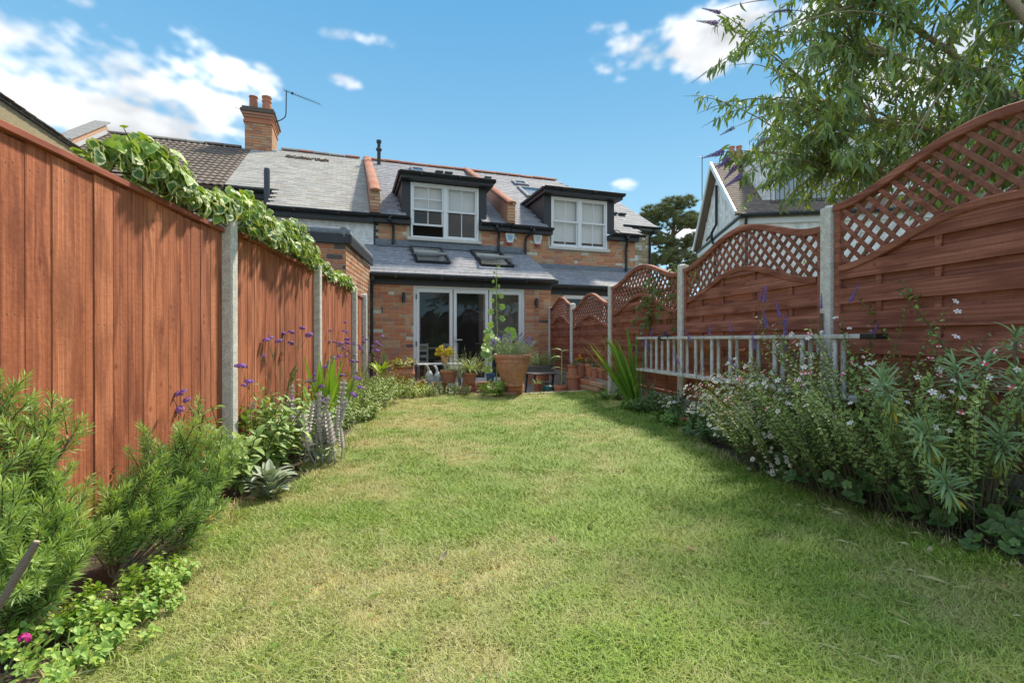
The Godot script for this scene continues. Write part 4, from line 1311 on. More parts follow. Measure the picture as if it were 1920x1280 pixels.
func left_house() -> void:
	var t := house("terraced_house", "terraced house with white painted rear wall, old grey slates and a brick chimney", Vector3(-1.4, 0, -2.4))
	var mw := hbox(t, "wall", M.render_white, -1.95, 0.159, -0.1, 3.60, -2.1, -1.752)
	bricks(t, mw, Transform3D(Basis(), Vector3(-1.7, 0, -1.748)), 1.855, 2.25, 3.55, ["white_brick0", "white_brick0", "white_brick1"])
	hbox(t, "wall", M.render_white, -3.1, -1.951, -0.1, 4.30, -3.1, -2.80)
	var sl := ["old_slate0", "old_slate1", "old_slate2", "old_slate0", "old_slate3", "old_slate1"]
	var rp := [Vector2(-2.0, EAVE_K), Vector2(0.07, EAVE_K), Vector2(0.07, -6.3), Vector2(-3.05, -6.3), Vector2(-3.0, -2.6), Vector2(-2.0, -2.6)]
	var mr := main_deck(t, rp, M.old_slate2)
	var mup := Vector3(0, PITCH, -1).normalized()
	var inside := PackedVector2Array(rp)
	slates(mr, Vector3(0, EAVE_Y, EAVE_K), mup, -3.05, 0.07, 4.75 / absf(mup.z), 0.155, 0.25, sl, func(s, k): return Geometry2D.is_point_in_polygon(Vector2(s, k - 0.02), inside), 380)
	ridge_tiles(t, -2.3, 0.05, roof_y(-6.3) - 0.02, -6.3, ["old_slate2", "clay1", "old_slate3"])
	var back := MB.new()
	back.quad(Vector3(-3.05, roof_y(-6.3) - 0.03, -6.3), Vector3(0.07, roof_y(-6.3) - 0.03, -6.3), Vector3(0.07, 3.7, -10.8), Vector3(-3.05, 3.7, -10.8), Vector3(0, 1, -1))
	hp(t, "front_slope", back, M.old_slate2)
	gutter(t, -2.0, 0.02, 3.66, -1.50, 0.06)
	hbox(t, "fascia", M.black_wood, -1.95, 0.155, 3.50, 3.65, -1.745, -1.56, 0.004)
	gutter(t, -3.05, -1.97, roof_y(-2.6) - 0.05, -2.56, 0.06)
	hbox(t, "fascia", M.black_wood, -3.05, -2.0, 4.10, 4.24, -2.79, -2.62, 0.004)
	var sp := MB.new()
	sp.lathe([Vector2(0.0, 4.66), Vector2(0.055, 4.64), Vector2(0.062, 4.58), Vector2(0.062, 1.5)], 14, Vector3(-2.11, 0, -2.1))
	hp(t, "soil_pipe", sp, mk(lin(0.05, 0.06, 0.075), 0.4))
	var vm := MB.new()
	for i in 130:
		var a := Vector3(-1.55 + rr(-0.55, 0.62) , 0, 0)
		var k := -5.55 + rr(-0.12, 0.14)
		a += Vector3(0, roof_y(k) + 0.02, k)
		vm.lathe([Vector2(0.03, 0.0), Vector2(0.02, 0.018), Vector2(0.0, 0.022)], 5, a)
	var mo := hp(t, "moss", vm, mk(lin(0.11, 0.075, 0.05), 0.95))
	mo.set_meta("kind", "stuff")
	# chimney stack with oversailing courses
	var cpal := ["brick1", "brick2", "brick5", "brick4", "brick0", "brick8"]
	var cs := MB.new()
	cs.box(Vector3(-2.87, 6.55, -6.5), Vector3(0.70, 1.5, 1.15))
	var st := hp(t, "chimney_stack", cs, M.mortar)
	bricks(t, st, Transform3D(Basis(), Vector3(-3.22, 0, -5.91)), 0.70, 6.0, 7.12, cpal)
	bricks(t, st, Transform3D(Basis(Vector3.UP, PI * 0.5), Vector3(-2.51, 0, -5.92)), 1.15, 6.3, 7.12, ["brick8", "brick4", "buff0", "brick1"])
	var lv := 0
	for q in [[7.125, 0.03], [7.20, 0.0], [7.275, 0.03], [7.35, 0.065], [7.425, 0.10], [7.50, 0.06]]:
		var ob := MB.new()
		ob.cbox(Vector3(-2.87, q[0] + 0.036, -6.5), Vector3(0.72 + q[1] * 2.0, 0.07, 1.18 + q[1] * 2.0), 0.006)
		part(st, "oversailing_course", ob.mesh(), M.brick2 if lv < 2 else M.brick5 if lv < 4 else mk(lin(0.13, 0.11, 0.09), 0.95, TM.speck, Vector3(3, 3, 3)))
		lv += 1
	var fb := MB.new()
	fb.cbox(Vector3(-2.87, 7.60, -6.5), Vector3(0.62, 0.06, 1.05), 0.02)
	part(st, "flaunching", fb.mesh(), M.mortar)
	for q in [[-3.03, -6.15, 0.36, 0], [-2.68, -6.18, 0.42, 1], [-2.72, -6.62, 0.30, 1], [-2.98, -6.8, 0.3, 0]]:
		var h: float = q[2]
		var pf := [Vector2(0.115, 7.58), Vector2(0.108, 7.62 + h * 0.9), Vector2(0.122, 7.62 + h * 0.92), Vector2(0.122, 7.62 + h), Vector2(0.095, 7.62 + h), Vector2(0.095, 7.7)]
		if q[3] == 1: pf = [Vector2(0.13, 7.58), Vector2(0.13, 7.62 + h * 0.4), Vector2(0.118, 7.62 + h * 0.42), Vector2(0.118, 7.62 + h * 0.6), Vector2(0.135, 7.62 + h * 0.62), Vector2(0.135, 7.62 + h * 0.7), Vector2(0.118, 7.62 + h * 0.72), Vector2(0.118, 7.62 + h * 0.88), Vector2(0.138, 7.62 + h * 0.9), Vector2(0.138, 7.62 + h), Vector2(0.10, 7.62 + h), Vector2(0.10, 7.7)]
		var pb := MB.new()
		pb.lathe(pf, 16, Vector3(q[0], 0, q[1]))
		part(st, "chimney_pot", pb.mesh(), M.clay0 if q[3] == 0 else M.terracotta)
	hbox(t, "lead_flashing", M.lead, -3.26, -2.40, 6.03, 6.16, -5.93, -5.86, 0.01)
	hbox(t, "lead_flashing", mk(lin(0.5, 0.52, 0.54), 0.6), -2.51, -2.38, 6.14, 6.42, -6.25, -5.93, 0.01)
	# television aerials
	var ar := thing("television_aerial", "bent grey aerial mast with a long thin yagi boom on the chimney", "aerial", F * Vector3(-2.45, 7.3, -6.1), deg_to_rad(18.56))
	var ab := MB.new()
	ab.tube([Vector3(0, 0, 0), Vector3(0.17, 0.09, 0), Vector3(0.27, 0.18, 0), Vector3(0.30, 0.30, 0), Vector3(0.31, 0.97, 0)], [0.016], 8)
	part(ar, "mast", ab.mesh(), M.dark_metal)
	var bm := MB.new()
	bm.tube([Vector3(0.24, 0.99, 0), Vector3(0.75, 0.80, 0.12), Vector3(1.27, 0.60, 0.26)], [0.010, 0.010, 0.006], 6)
	var eb := MB.new()
	for i in 16:
		var p := Vector3(0.26, 0.99, 0).lerp(Vector3(1.27, 0.60, 0.26), i / 15.0)
		eb.tube([p - Vector3(-0.06, 0, 0.17), p + Vector3(-0.06, 0, 0.17)], [0.003], 4)
	eb.box(Vector3(0.48, 0.905, 0.05), Vector3(0.06, 0.05, 0.05))
	part(ar, "boom", bm.mesh(), M.dark_metal)
	part(ar, "elements", eb.mesh(), M.dark_metal)
	var a2 := thing("television_aerial", "small pale aerial boom behind the chimney pots", "aerial", F * Vector3(-3.0, 7.55, -7.6), deg_to_rad(18.56))
	var b2 := MB.new()
	b2.tube([Vector3(0.2, -0.1, 0), Vector3(0.2, 0.30, 0)], [0.015], 6)
	b2.tube([Vector3(0.25, 0.27, 0), Vector3(-0.75, 0.62, 0.1)], [0.009], 6)
	part(a2, "boom", b2.mesh(), M.aluminium)
	var e2 := MB.new()
	for i in 7:
		var p := Vector3(0.1, 0.32, 0).lerp(Vector3(-0.75, 0.62, 0.1), i / 6.0)
		e2.tube([p - Vector3(0.02, 0.07, 0.0), p + Vector3(0.02, 0.07, 0.0)], [0.005], 4)
	part(a2, "elements", e2.mesh(), M.aluminium)

func far_left() -> void:
	var t := house("terraced_house", "terraced house with a brown interlocking tile roof behind the ivy", Vector3(-4.8, 0, -3.5))
	hbox(t, "wall", M.render_white, -7.0, -3.1, -0.1, 4.25, -3.4, -2.80)
	var mup := Vector3(0, PITCH, -1).normalized()
	var nn := Vector3(1, 0, 0).cross(mup).normalized()
	var deck := main_deck(t, [Vector2(-6.6, -2.5), Vector2(-3.06, -2.5), Vector2(-3.06, -6.0), Vector2(-6.6, -6.0)], M.brown_tile2)
	# one tile: double roll, 300 wide
	var b := MB.new()
	var ex := 0.245
	var n := 12
	for i in n:
		var x0 := 0.3 * i / n
		var x1 := 0.3 * (i + 1) / n
		var h0 := 0.020 * (0.5 - 0.5 * cos(TAU * x0 / 0.15))
		var h1 := 0.020 * (0.5 - 0.5 * cos(TAU * x1 / 0.15))
		b.quad(Vector3(x0, 0, h0 + 0.028), Vector3(x1, 0, h1 + 0.028), Vector3(x1, ex + 0.04, h1 + 0.004), Vector3(x0, ex + 0.04, h0 + 0.004), Vector3(h0 - h1, 0, 0.02))
		b.quad(Vector3(x0, 0, h0 + 0.028), Vector3(x1, 0, h1 + 0.028), Vector3(x1, 0, h1 + 0.004), Vector3(x0, 0, h0 + 0.004), Vector3(0, -1, 0))
	var me := b.mesh()
	var base := {"v": b.v, "n": b.n, "c": b.c}
	var rest := MB.new()
	var rows := int(3.5 / absf(mup.z) / ex)
	var cnt := 0
	for r in range(rows - 1, -1, -1):
		var k0 := -2.5 - r * ex * absf(mup.z)
		for i in 12:
			var p := Vector3(-6.6 + i * 0.295, roof_y(-2.5), -2.5) + mup * (r * ex) + nn * rr(0, 0.003)
			var xf := Transform3D(Basis(Vector3(1, 0, 0), mup, nn), p)
			if cnt < 300: part(deck, "tile", me, M["brown_tile%d" % rng.randi_range(0, 2)], xf)
			else: rest.add(base, xf)
			cnt += 1
	if rest.v.size() > 0:
		var o := part(deck, "lower_tiles", rest.mesh(), M.brown_tile0)
		o.set_meta("kind", "stuff")
	ridge_tiles(t, -6.5, -3.2, roof_y(-6.0) - 0.02, -6.0, ["brown_tile0", "brown_tile1", "old_slate3"])
	var back := MB.new()
	back.quad(Vector3(-6.6, roof_y(-6.0) - 0.03, -6.0), Vector3(-3.06, roof_y(-6.0) - 0.03, -6.0), Vector3(-3.06, 3.7, -10.8), Vector3(-6.6, 3.7, -10.8), Vector3(0, 1, -1))
	hp(t, "front_slope", back, M.brown_tile2)
	# slate-capped party parapet
	var pb := MB.new()
	var k0 := -4.2
	pb.slab([Vector2(-k0, roof_y(k0) - 0.1), Vector2(-k0, roof_y(k0) + 0.20), Vector2(6.1, roof_y(-6.1) + 0.22), Vector2(6.4, roof_y(-6.1) + 0.10), Vector2(6.4, roof_y(-6.1) - 0.3)], Vector3(-6.62, 0, 0), Vector3(0, 0, -1), Vector3.UP, -0.22)
	var pw := hp(t, "parapet", pb, M.brick4)
	var d := 0.0
	var p := Vector3(-6.73, roof_y(k0) + 0.23, k0)
	while d < 2.15:
		var cb := MB.new()
		cb.cbox(Vector3(0, 0.2, 0), Vector3(0.36, 0.395, 0.035), 0.006)
		part(pw, "coping_slab", cb.mesh(), M.old_slate2, Transform3D(Basis(Vector3(1, 0, 0), mup, nn), p + mup * d))
		d += 0.4
	hbox(t, "lead_flashing", mk(lin(0.5, 0.52, 0.54), 0.6), -6.60, -6.55, roof_y(-5.6) - 0.02, roof_y(-5.6) + 0.02, -5.6, -5.59)
	var fl := MB.new()
	fl.box(Vector3(-6.53, roof_y(-5.1) + 0.05, -5.1), Vector3(0.14, 0.03, 2.2), Basis(Vector3(1, 0, 0), atan(PITCH)))
	hp(t, "flashing_strip", fl, mk(lin(0.55, 0.57, 0.6), 0.6))
	# pebble-dashed outrigger with shallow roof edge
	var q := house("outrigger", "pebble-dashed rear wing with a dark roof edge above the board fence", Vector3(-7.5, 0, -1.5), "building")
	var wb := MB.new()
	wb.slab([Vector2(-3.6, -0.1), Vector2(-3.6, 4.83), Vector2(4.5, 4.95), Vector2(4.5, -0.1)], Vector3(-9.0, 0, 0), Vector3(0, 0, -1), Vector3.UP, 3.0)
	hp(q, "wall", wb, M.pebbledash)
	var rb := MB.new()
	rb.slab([Vector2(-3.75, 4.835), Vector2(4.6, 4.955), Vector2(4.6, 5.0), Vector2(-3.75, 4.88)], Vector3(-9.2, 0, 0), Vector3(0, 0, -1), Vector3.UP, 3.24)
	hp(q, "roof", rb, M.old_wood)
	# slates along the verge
	var k := 3.6
	while k > -4.5:
		var tb := MB.new()
		tb.cbox(Vector3(-6.03, 4.905 + (3.7 - k) * 0.0144, k), Vector3(0.25, 0.022, 0.30), 0.004, Basis(Vector3(1, 0, 0), 0.05))
		hp(q, "verge_slate", tb, M.old_slate2 if rng.randf() < 0.5 else M.brown_tile0)
		k -= 0.31

# neighbour's single-storey extension, its side wall along the boundary
func left_extension() -> void:
	var a := Vector3(-1.6 - 0.1196 * 7.29, 0, -7.29)
	var e := Vector3(-1.6 - 0.1196 * 9.42, 0, -9.42)
	var t := thing("garden_extension", "low brick extension with grey kerb roof beside the white wall", "building", a)
	var dr := (e - a).normalized()
	t.basis = Basis(dr, Vector3.UP, dr.cross(Vector3.UP))
	var w := (e - a).length()
	var b := MB.new()
	b.box(Vector3(w * 0.5, 1.05, -0.13), Vector3(w, 2.4, 0.242))
	var wall := part(t, "wall", b.mesh(), M.mortar)
	var pal := ["brick4", "brick8", "brick1", "brick4", "brick5", "brick0", "brick8"]
	bricks(t, wall, Transform3D(Basis(), Vector3(0, 0, 0)), w, 0.9, 2.24, pal)
	# front face turned towards the garden end
	var fd := t.basis.inverse() * Vector3(-0.948, 0, 0.318)
	var fb := Basis(-fd, Vector3.UP, -fd.cross(Vector3.UP))
	var b2 := MB.new()
	b2.box(fb * Vector3(-0.75, 1.05, -0.13), Vector3(1.49, 2.4, 0.242), fb)
	var w2 := part(t, "wall", b2.mesh(), M.mortar)
	bricks(t, w2, Transform3D(fb, fd * 1.5), 1.5, 1.5, 2.24, ["brick0", "brick2", "brick5", "brick2", "brick7"])
	# roof kerb: fascia and rounded top, along both walls
	for q in [[Vector3(-0.06, 0, 0.0), Vector3(w, 0, 0.0)], [fd * -0.06, fd * 1.5]]:
		var p0: Vector3 = q[0]
		var p1: Vector3 = q[1]
		var d2 := (p1 - p0).normalized()
		var out := d2.cross(Vector3.UP)
		if q[0].x > -0.03 or absf(q[1].x) < w * 0.9: out = fb.z
		var c := (p0 + p1) * 0.5
		var bs := Basis(d2, Vector3.UP, d2.cross(Vector3.UP))
		var fm := MB.new()
		fm.cbox(c + Vector3(0, 2.32, 0) + out * 0.03, Vector3((p1 - p0).length() + 0.05, 0.14, 0.05), 0.006, bs)
		part(t, "fascia", fm.mesh(), M.black_wood)
		var tp := MB.new()
		tp.tube([p0 + Vector3(0, 2.42, 0) - out * 0.02, p1 + Vector3(0, 2.42, 0) - out * 0.02], [0.075], 14)
		part(t, "roof_kerb", tp.mesh(), M.lead)
	var rb := MB.new()
	rb.slab([Vector2(0, 0), Vector2(w, 0), Vector2(w + 0.2, 2.2), Vector2(-0.2, 2.2)], Vector3(0, 2.36, 0), Vector3(1, 0, 0), Vector3(0, 0, -1), 0.04)
	part(t, "flat_roof", rb.mesh(), M.lead)

# ---------- plant pieces
func needle_sprig(ln: float, n: int, nl: float, nw: float, c1: Color, c2: Color, ang := 0.8) -> Dictionary:
	var b := MB.new()
	b.col = lin(0.10, 0.085, 0.05)
	b.tube([Vector3.ZERO, Vector3(0, ln * 0.9, 0)], [0.0022, 0.0012], 4, false)
	for i in n:
		var t := float(i) / n
		var a := i * 2.4 + rr(-0.3, 0.3)
		var an := ang * (1.15 - 0.65 * t) + rr(-0.15, 0.15)
		var d := Vector3(cos(a) * sin(an), cos(an), sin(a) * sin(an))
		var p := Vector3(0, ln * (0.05 + 0.93 * t), 0)
		var l := nl * rr(0.75, 1.15) * (1.0 - 0.35 * t * t)
		var sd := d.cross(Vector3(rr(-1, 1), rr(-1, 1), rr(-1, 1))).normalized() * nw * 0.5
		b.col = c1.lerp(c2, clampf(t * 0.8 + rr(-0.25, 0.3), 0.0, 1.0))
		var m := p + d * l * 0.5 + Vector3(0, l * 0.06, 0)
		var nn := d.cross(sd).normalized()
		b.flat(p, m + sd, m - sd, nn)
		b.flat(m + sd, m - sd, p + d * l, nn)
	return b.temp()

func round_leaf(sz: float, lobes: int, depth: float, c1: Color, c2: Color, cup := 0.2) -> Dictionary:
	# scalloped leaf, stalk at origin, blade along +y
	var b := MB.new()
	var n := lobes * 3
	var ctr := Vector3(0, sz * 0.42, 0)
	var rim := []
	for i in n + 1:
		var a := -PI * 0.5 + 0.25 + (TAU - 0.5) * i / n
		var r := sz * 0.52 * (1.0 - depth * (0.5 + 0.5 * cos(TAU * i / 3.0)))
		rim.append(ctr + Vector3(cos(a) * r, sin(a) * r, cup * r * (0.6 + 0.4 * sin(i * 2.0))))
	for i in n:
		var k := b.v.size()
		b.flat(ctr, rim[i], rim[i + 1], Vector3(0, 0, 1))
		for j in range(k, b.v.size()): b.c[j] = c1 if (b.v[j] - ctr).length() < 1e-5 else c2
	b.col = c1
	b.tube([Vector3(0, -sz * 0.35, -0.01), ctr], [sz * 0.014], 3, false)
	return b.temp()

func daisy(r: float) -> Dictionary:
	var b := MB.new()
	for i in 13:
		var a := TAU * i / 13.0
		var d := Vector3(cos(a), 0, sin(a))
		var s := Vector3(-sin(a), 0, cos(a)) * r * 0.2
		b.col = lin(0.80, 0.80, 0.76)
		b.flat(d * r * 0.25, d * r * 0.85 + s + Vector3(0, r * 0.05, 0), d * r * 0.85 - s + Vector3(0, r * 0.05, 0), Vector3.UP)
		b.flat(d * r * 0.85 + s + Vector3(0, r * 0.05, 0), d * r * 0.85 - s + Vector3(0, r * 0.05, 0), d * r - Vector3(0, r * 0.05, 0), Vector3.UP)
	b.col = lin(0.62, 0.42, 0.04)
	b.lathe([Vector2(r * 0.38, -0.001), Vector2(r * 0.3, r * 0.2), Vector2(0.0, r * 0.28)], 8)
	return b.temp()

func floret_head(r: float, n: int, flat_by: float, c1: Color, c2: Color, ps := 0.28) -> Dictionary:
	var b := MB.new()
	for i in n:
		var d := rdir()
		d.y = absf(d.y) * 1.1 - 0.15
		var p := Vector3(d.x, d.y * flat_by, d.z) * r * rr(0.75, 1.0)
		var u := d.cross(rdir()).normalized() * r * ps
		var w := d.cross(u).normalized() * r * ps
		b.col = c1.lerp(c2, rng.randf())
		b.flat(p + u, p - u * 0.5 + w * 0.85, p - u * 0.5 - w * 0.85, d)
		b.flat(p - u + d * 0.001, p + u * 0.5 + w * 0.85 + d * 0.001, p + u * 0.5 - w * 0.85 + d * 0.001, d)
	return b.temp()

func spike(ln: float, r: float, n: int, c1: Color, c2: Color, taper := 0.5, ps := 0.5) -> Dictionary:
	var b := MB.new()
	b.col = c1
	b.tube([Vector3.ZERO, Vector3(0, ln, 0)], [r * 0.25, r * 0.1], 4, false)
	for i in n:
		var t := float(i) / n
		var a := i * 2.4
		var rr2 := r * (1.0 - taper * t)
		var d := Vector3(cos(a), 0.25, sin(a)).normalized()
		var p := Vector3(0, ln * t, 0) + d * rr2 * rr(0.5, 0.95)
		var u := d.cross(Vector3.UP).normalized() * rr2 * ps
		var w := d.cross(u).normalized() * rr2 * ps
		b.col = c1.lerp(c2, rng.randf())
		b.flat(p - u, p + u, p + d * rr2 * 0.4 + w, d)
		b.flat(p - u, p + u, p + d * rr2 * 0.3 - w, d)
	return b.temp()

# woolly flower spike of lamb's ear: stacked whorls
func woolly_spike(ln: float, r: float) -> Dictionary:
	var b := MB.new()
	b.col = lin(0.48, 0.48, 0.43)
	b.tube([Vector3.ZERO, Vector3(0, ln, 0)], [r * 0.5, r * 0.4], 6, false)
	var n := int(ln / (r * 1.15))
	for i in n:
		var y := ln * (0.12 + 0.88 * i / n)
		var k := r * (1.0 - 0.35 * pow(float(i) / n, 2.0)) * rr(0.85, 1.1)
		b.col = lin(0.64, 0.62, 0.58).lerp(lin(0.52, 0.43, 0.50), rng.randf() * 0.8)
		for j in 9:
			var a := TAU * j / 9.0 + i * 0.5
			var d := Vector3(cos(a), 0.35, sin(a))
			var u := Vector3(-sin(a), 0, cos(a)) * k * 0.4
			var p := Vector3(0, y, 0)
			b.flat(p + u * 0.6, p - u * 0.6, p + d * k + u, Vector3.UP)
			b.flat(p - u * 0.6, p + d * k + u, p + d * k * rr(0.95, 1.2) - u, Vector3.UP)
			b.flat(p + d * k + u, p + d * k * 1.05 - u, p + d * k * 0.9 - Vector3(0, k * 0.5, 0), d)
	return b.temp()

# upright stems with leaves and, at their tips, flowers
# P: n, r, tilt, h, leaves [templates], per (leaves a stem), ls (scale), f0, la (leaf angle), droop, flowers, fs, fn, fp
func herb(t: Node3D, P: Dictionary) -> void:
	var stems := MB.new()
	stems.col = P.get("stem_col", lin(0.10, 0.15, 0.05))
	var items := []
	var fl := []
	var lean: Vector3 = P.get("lean", Vector3.ZERO)
	for i in int(P.n):
		var a := rr(0, TAU)
		var ro: float = sqrt(rng.randf())
		var st := Vector3(cos(a), 0, sin(a)) * ro * float(P.r)
		if P.has("rx"): st.x *= float(P.rx)
		if P.has("rz"): st.z *= float(P.rz)
		var out := Vector3(cos(a), 0, sin(a)) * sin(float(P.tilt) * (0.3 + 0.8 * ro)) + Vector3(rr(-0.12, 0.12), 1.0, rr(-0.12, 0.12)) + lean
		var h: float = float(P.h) * rr(P.get("hmin", 0.65), 1.05) * (1.0 - 0.25 * ro * float(P.get("dome", 1.0)))
		var e := st + out.normalized() * h
		var bow: float = P.get("bow", 0.12)
		var mid := st.lerp(e, 0.55) + Vector3(-cos(a), 0, -sin(a)) * h * bow * 0.5 + Vector3(0, h * bow * 0.6, 0)
		var pts := []
		for k in 6:
			var q := k / 5.0
			pts.append(st.lerp(mid, q).lerp(mid.lerp(e, q), q))
		var sr: float = P.get("sr", 0.0025)
		stems.tube(pts, [sr, sr, sr * 0.9, sr * 0.8, sr * 0.7, sr * 0.5], 4, false)
		var per: int = P.per
		for j in per:
			var f: float = lerpf(P.get("f0", 0.15), 1.0, (j + rng.randf() * 0.6) / per)
			var ix := minf(f, 0.999) * 5.0
			var p: Vector3 = (pts[int(ix)] as Vector3).lerp(pts[mini(int(ix) + 1, 5)], ix - int(ix))
			var dr: Vector3 = ((pts[mini(int(ix) + 1, 5)] as Vector3) - (pts[int(ix)] as Vector3)).normalized()
			var b2 := j * 2.4 + rr(-0.5, 0.5) + i
			var sd := dr.cross(Vector3(cos(b2), 0.13, sin(b2))).normalized()
			var la: float = float(P.get("la", 1.0)) * rr(0.75, 1.25)
			var d := dr * cos(la) + sd * sin(la) - Vector3(0, float(P.get("droop", 0.0)) * rr(0.4, 1.2), 0)
			var s: float = float(P.get("ls", 1.0)) * rr(0.6, 1.15) * (1.0 - float(P.get("shrink", 0.3)) * f)
			items.append([P.leaves[rng.randi_range(0, P.leaves.size() - 1)], facing(p, d, dr + Vector3.UP * 0.6 + rdir() * 0.45, s), P.get("big", 0.05)])
		if P.has("flowers") and rng.randf() < float(P.get("fp", 1.0)):
			for j in int(P.get("fn", 1)):
				var p := e + rdir() * float(P.get("fspread", 0.0))
				var up: Vector3 = (e - mid).normalized() + rdir() * float(P.get("ftilt", 0.3)) + P.get("fface", Vector3.ZERO)
				if P.get("fn", 1) > 1: stems.tube([e.lerp(mid, 0.35), p], [sr * 0.6, sr * 0.45], 3, false)
				fl.append([P.flowers[rng.randi_range(0, P.flowers.size() - 1)], facing(p, up, rdir(), float(P.get("fs", 1.0)) * rr(0.7, 1.15)), P.get("fbig", 0.03)])
	var so := part(t, "stems", stems.mesh(), M.stem)
	so.set_meta("kind", "stuff")
	scatter(t, "leaf", items, int(P.get("parts", 60)), P.get("mat", M.leaf))
	if fl.size() > 0: scatter(t, "flower", fl, int(P.get("fparts", 80)), M.petal, "small_flowers")

func plant(called: String, label: String, cat: String, p: Vector3, P: Dictionary, group := "") -> Node3D:
	var t := thing(called, label, cat, p, 0, group)
	herb(t, P)
	return t

# strap leaves fanning from a base
func blades(t: Node3D, n: int, ln: float, wd: float, spread: float, lean: Vector3, c1: Color, c2: Color, bend := 0.9, r := 0.05, fold := 0.25) -> void:
	var temps := []
	for i in 4: temps.append(leaf(1.0, wd / ln, 7, bend * rr(0.5, 1.3), fold, c1.lerp(c2, i / 3.0), c2.lerp(c1, i / 5.0), 0.35))
	var items := []
	for i in n:
		var a := rr(0, TAU)
		var d := Vector3(cos(a) * spread * rng.randf(), 1.0, sin(a) * spread * rng.randf()) + lean * rr(0.5, 1.3)
		var f := Vector3(-d.x, 0.15, -d.z) * 1.0 + rdir() * 0.25
		items.append([temps[rng.randi_range(0, 3)], facing(Vector3(cos(a) * r * rng.randf(), 0, sin(a) * r * rng.randf()), d, -f if bend < 0 else f, ln * rr(0.6, 1.05)), 1.0])
	scatter(t, "leaf", items, 120, M.leaf)

func rosemary(called: String, label: String, base: Vector3, limbs: Array, sprigs: int, sl: float) -> void:
	var t := thing(called, label, "shrub", base, 0, "rosemary bushes along the board fence")
	var g1 := lin(0.18, 0.31, 0.08)
	var g2 := lin(0.45, 0.62, 0.18)
	var temps := []
	for i in 4: temps.append(needle_sprig(sl * rr(0.85, 1.15), 52, 0.044, 0.0046, g1.lerp(g2, i * 0.12), g2.lerp(lin(0.46, 0.60, 0.20), i * 0.2), 1.05))
	var items := []
	for L in limbs:
		var e: Vector3 = L[0]
		var m: Vector3 = e * Vector3(0.6, 0.38, 0.6) + Vector3(rr(-0.09, 0.09), float(L[2]), rr(-0.09, 0.09))
		var pts := []
		for k in 8:
			var q := k / 7.0
			pts.append(Vector3.ZERO.lerp(m, q).lerp(m.lerp(e, q), q))
		var br := MB.new()
		var th := 1.0 if L == limbs[0] or L == limbs[5] else 0.45
		br.tube(pts, [0.012 * th, 0.011 * th, 0.009 * th, 0.008 * th, 0.006 * th, 0.005 * th, 0.004 * th, 0.003 * th], 6, false)
		part(t, "branch", br.mesh(), M.bark)
		var cnt := int(sprigs * float(L[1]))
		for i in cnt:
			var q := lerpf(L[3], 1.0, (i + rng.randf()) / cnt)
			var ix := minf(q, 0.999) * 7.0
			var p: Vector3 = (pts[int(ix)] as Vector3).lerp(pts[mini(int(ix) + 1, 7)], ix - int(ix))
			var dr: Vector3 = ((pts[mini(int(ix) + 1, 7)] as Vector3) - (pts[int(ix)] as Vector3)).normalized()
			var d := dr * 0.7 + rdir() * 0.75 + Vector3(0, 0.65, 0)
			items.append([temps[rng.randi_range(0, 3)], facing(p + rdir() * 0.02, d, rdir(), rr(0.65, 1.2)), sl])
	scatter(t, "sprig", items, 300, M.leaf)

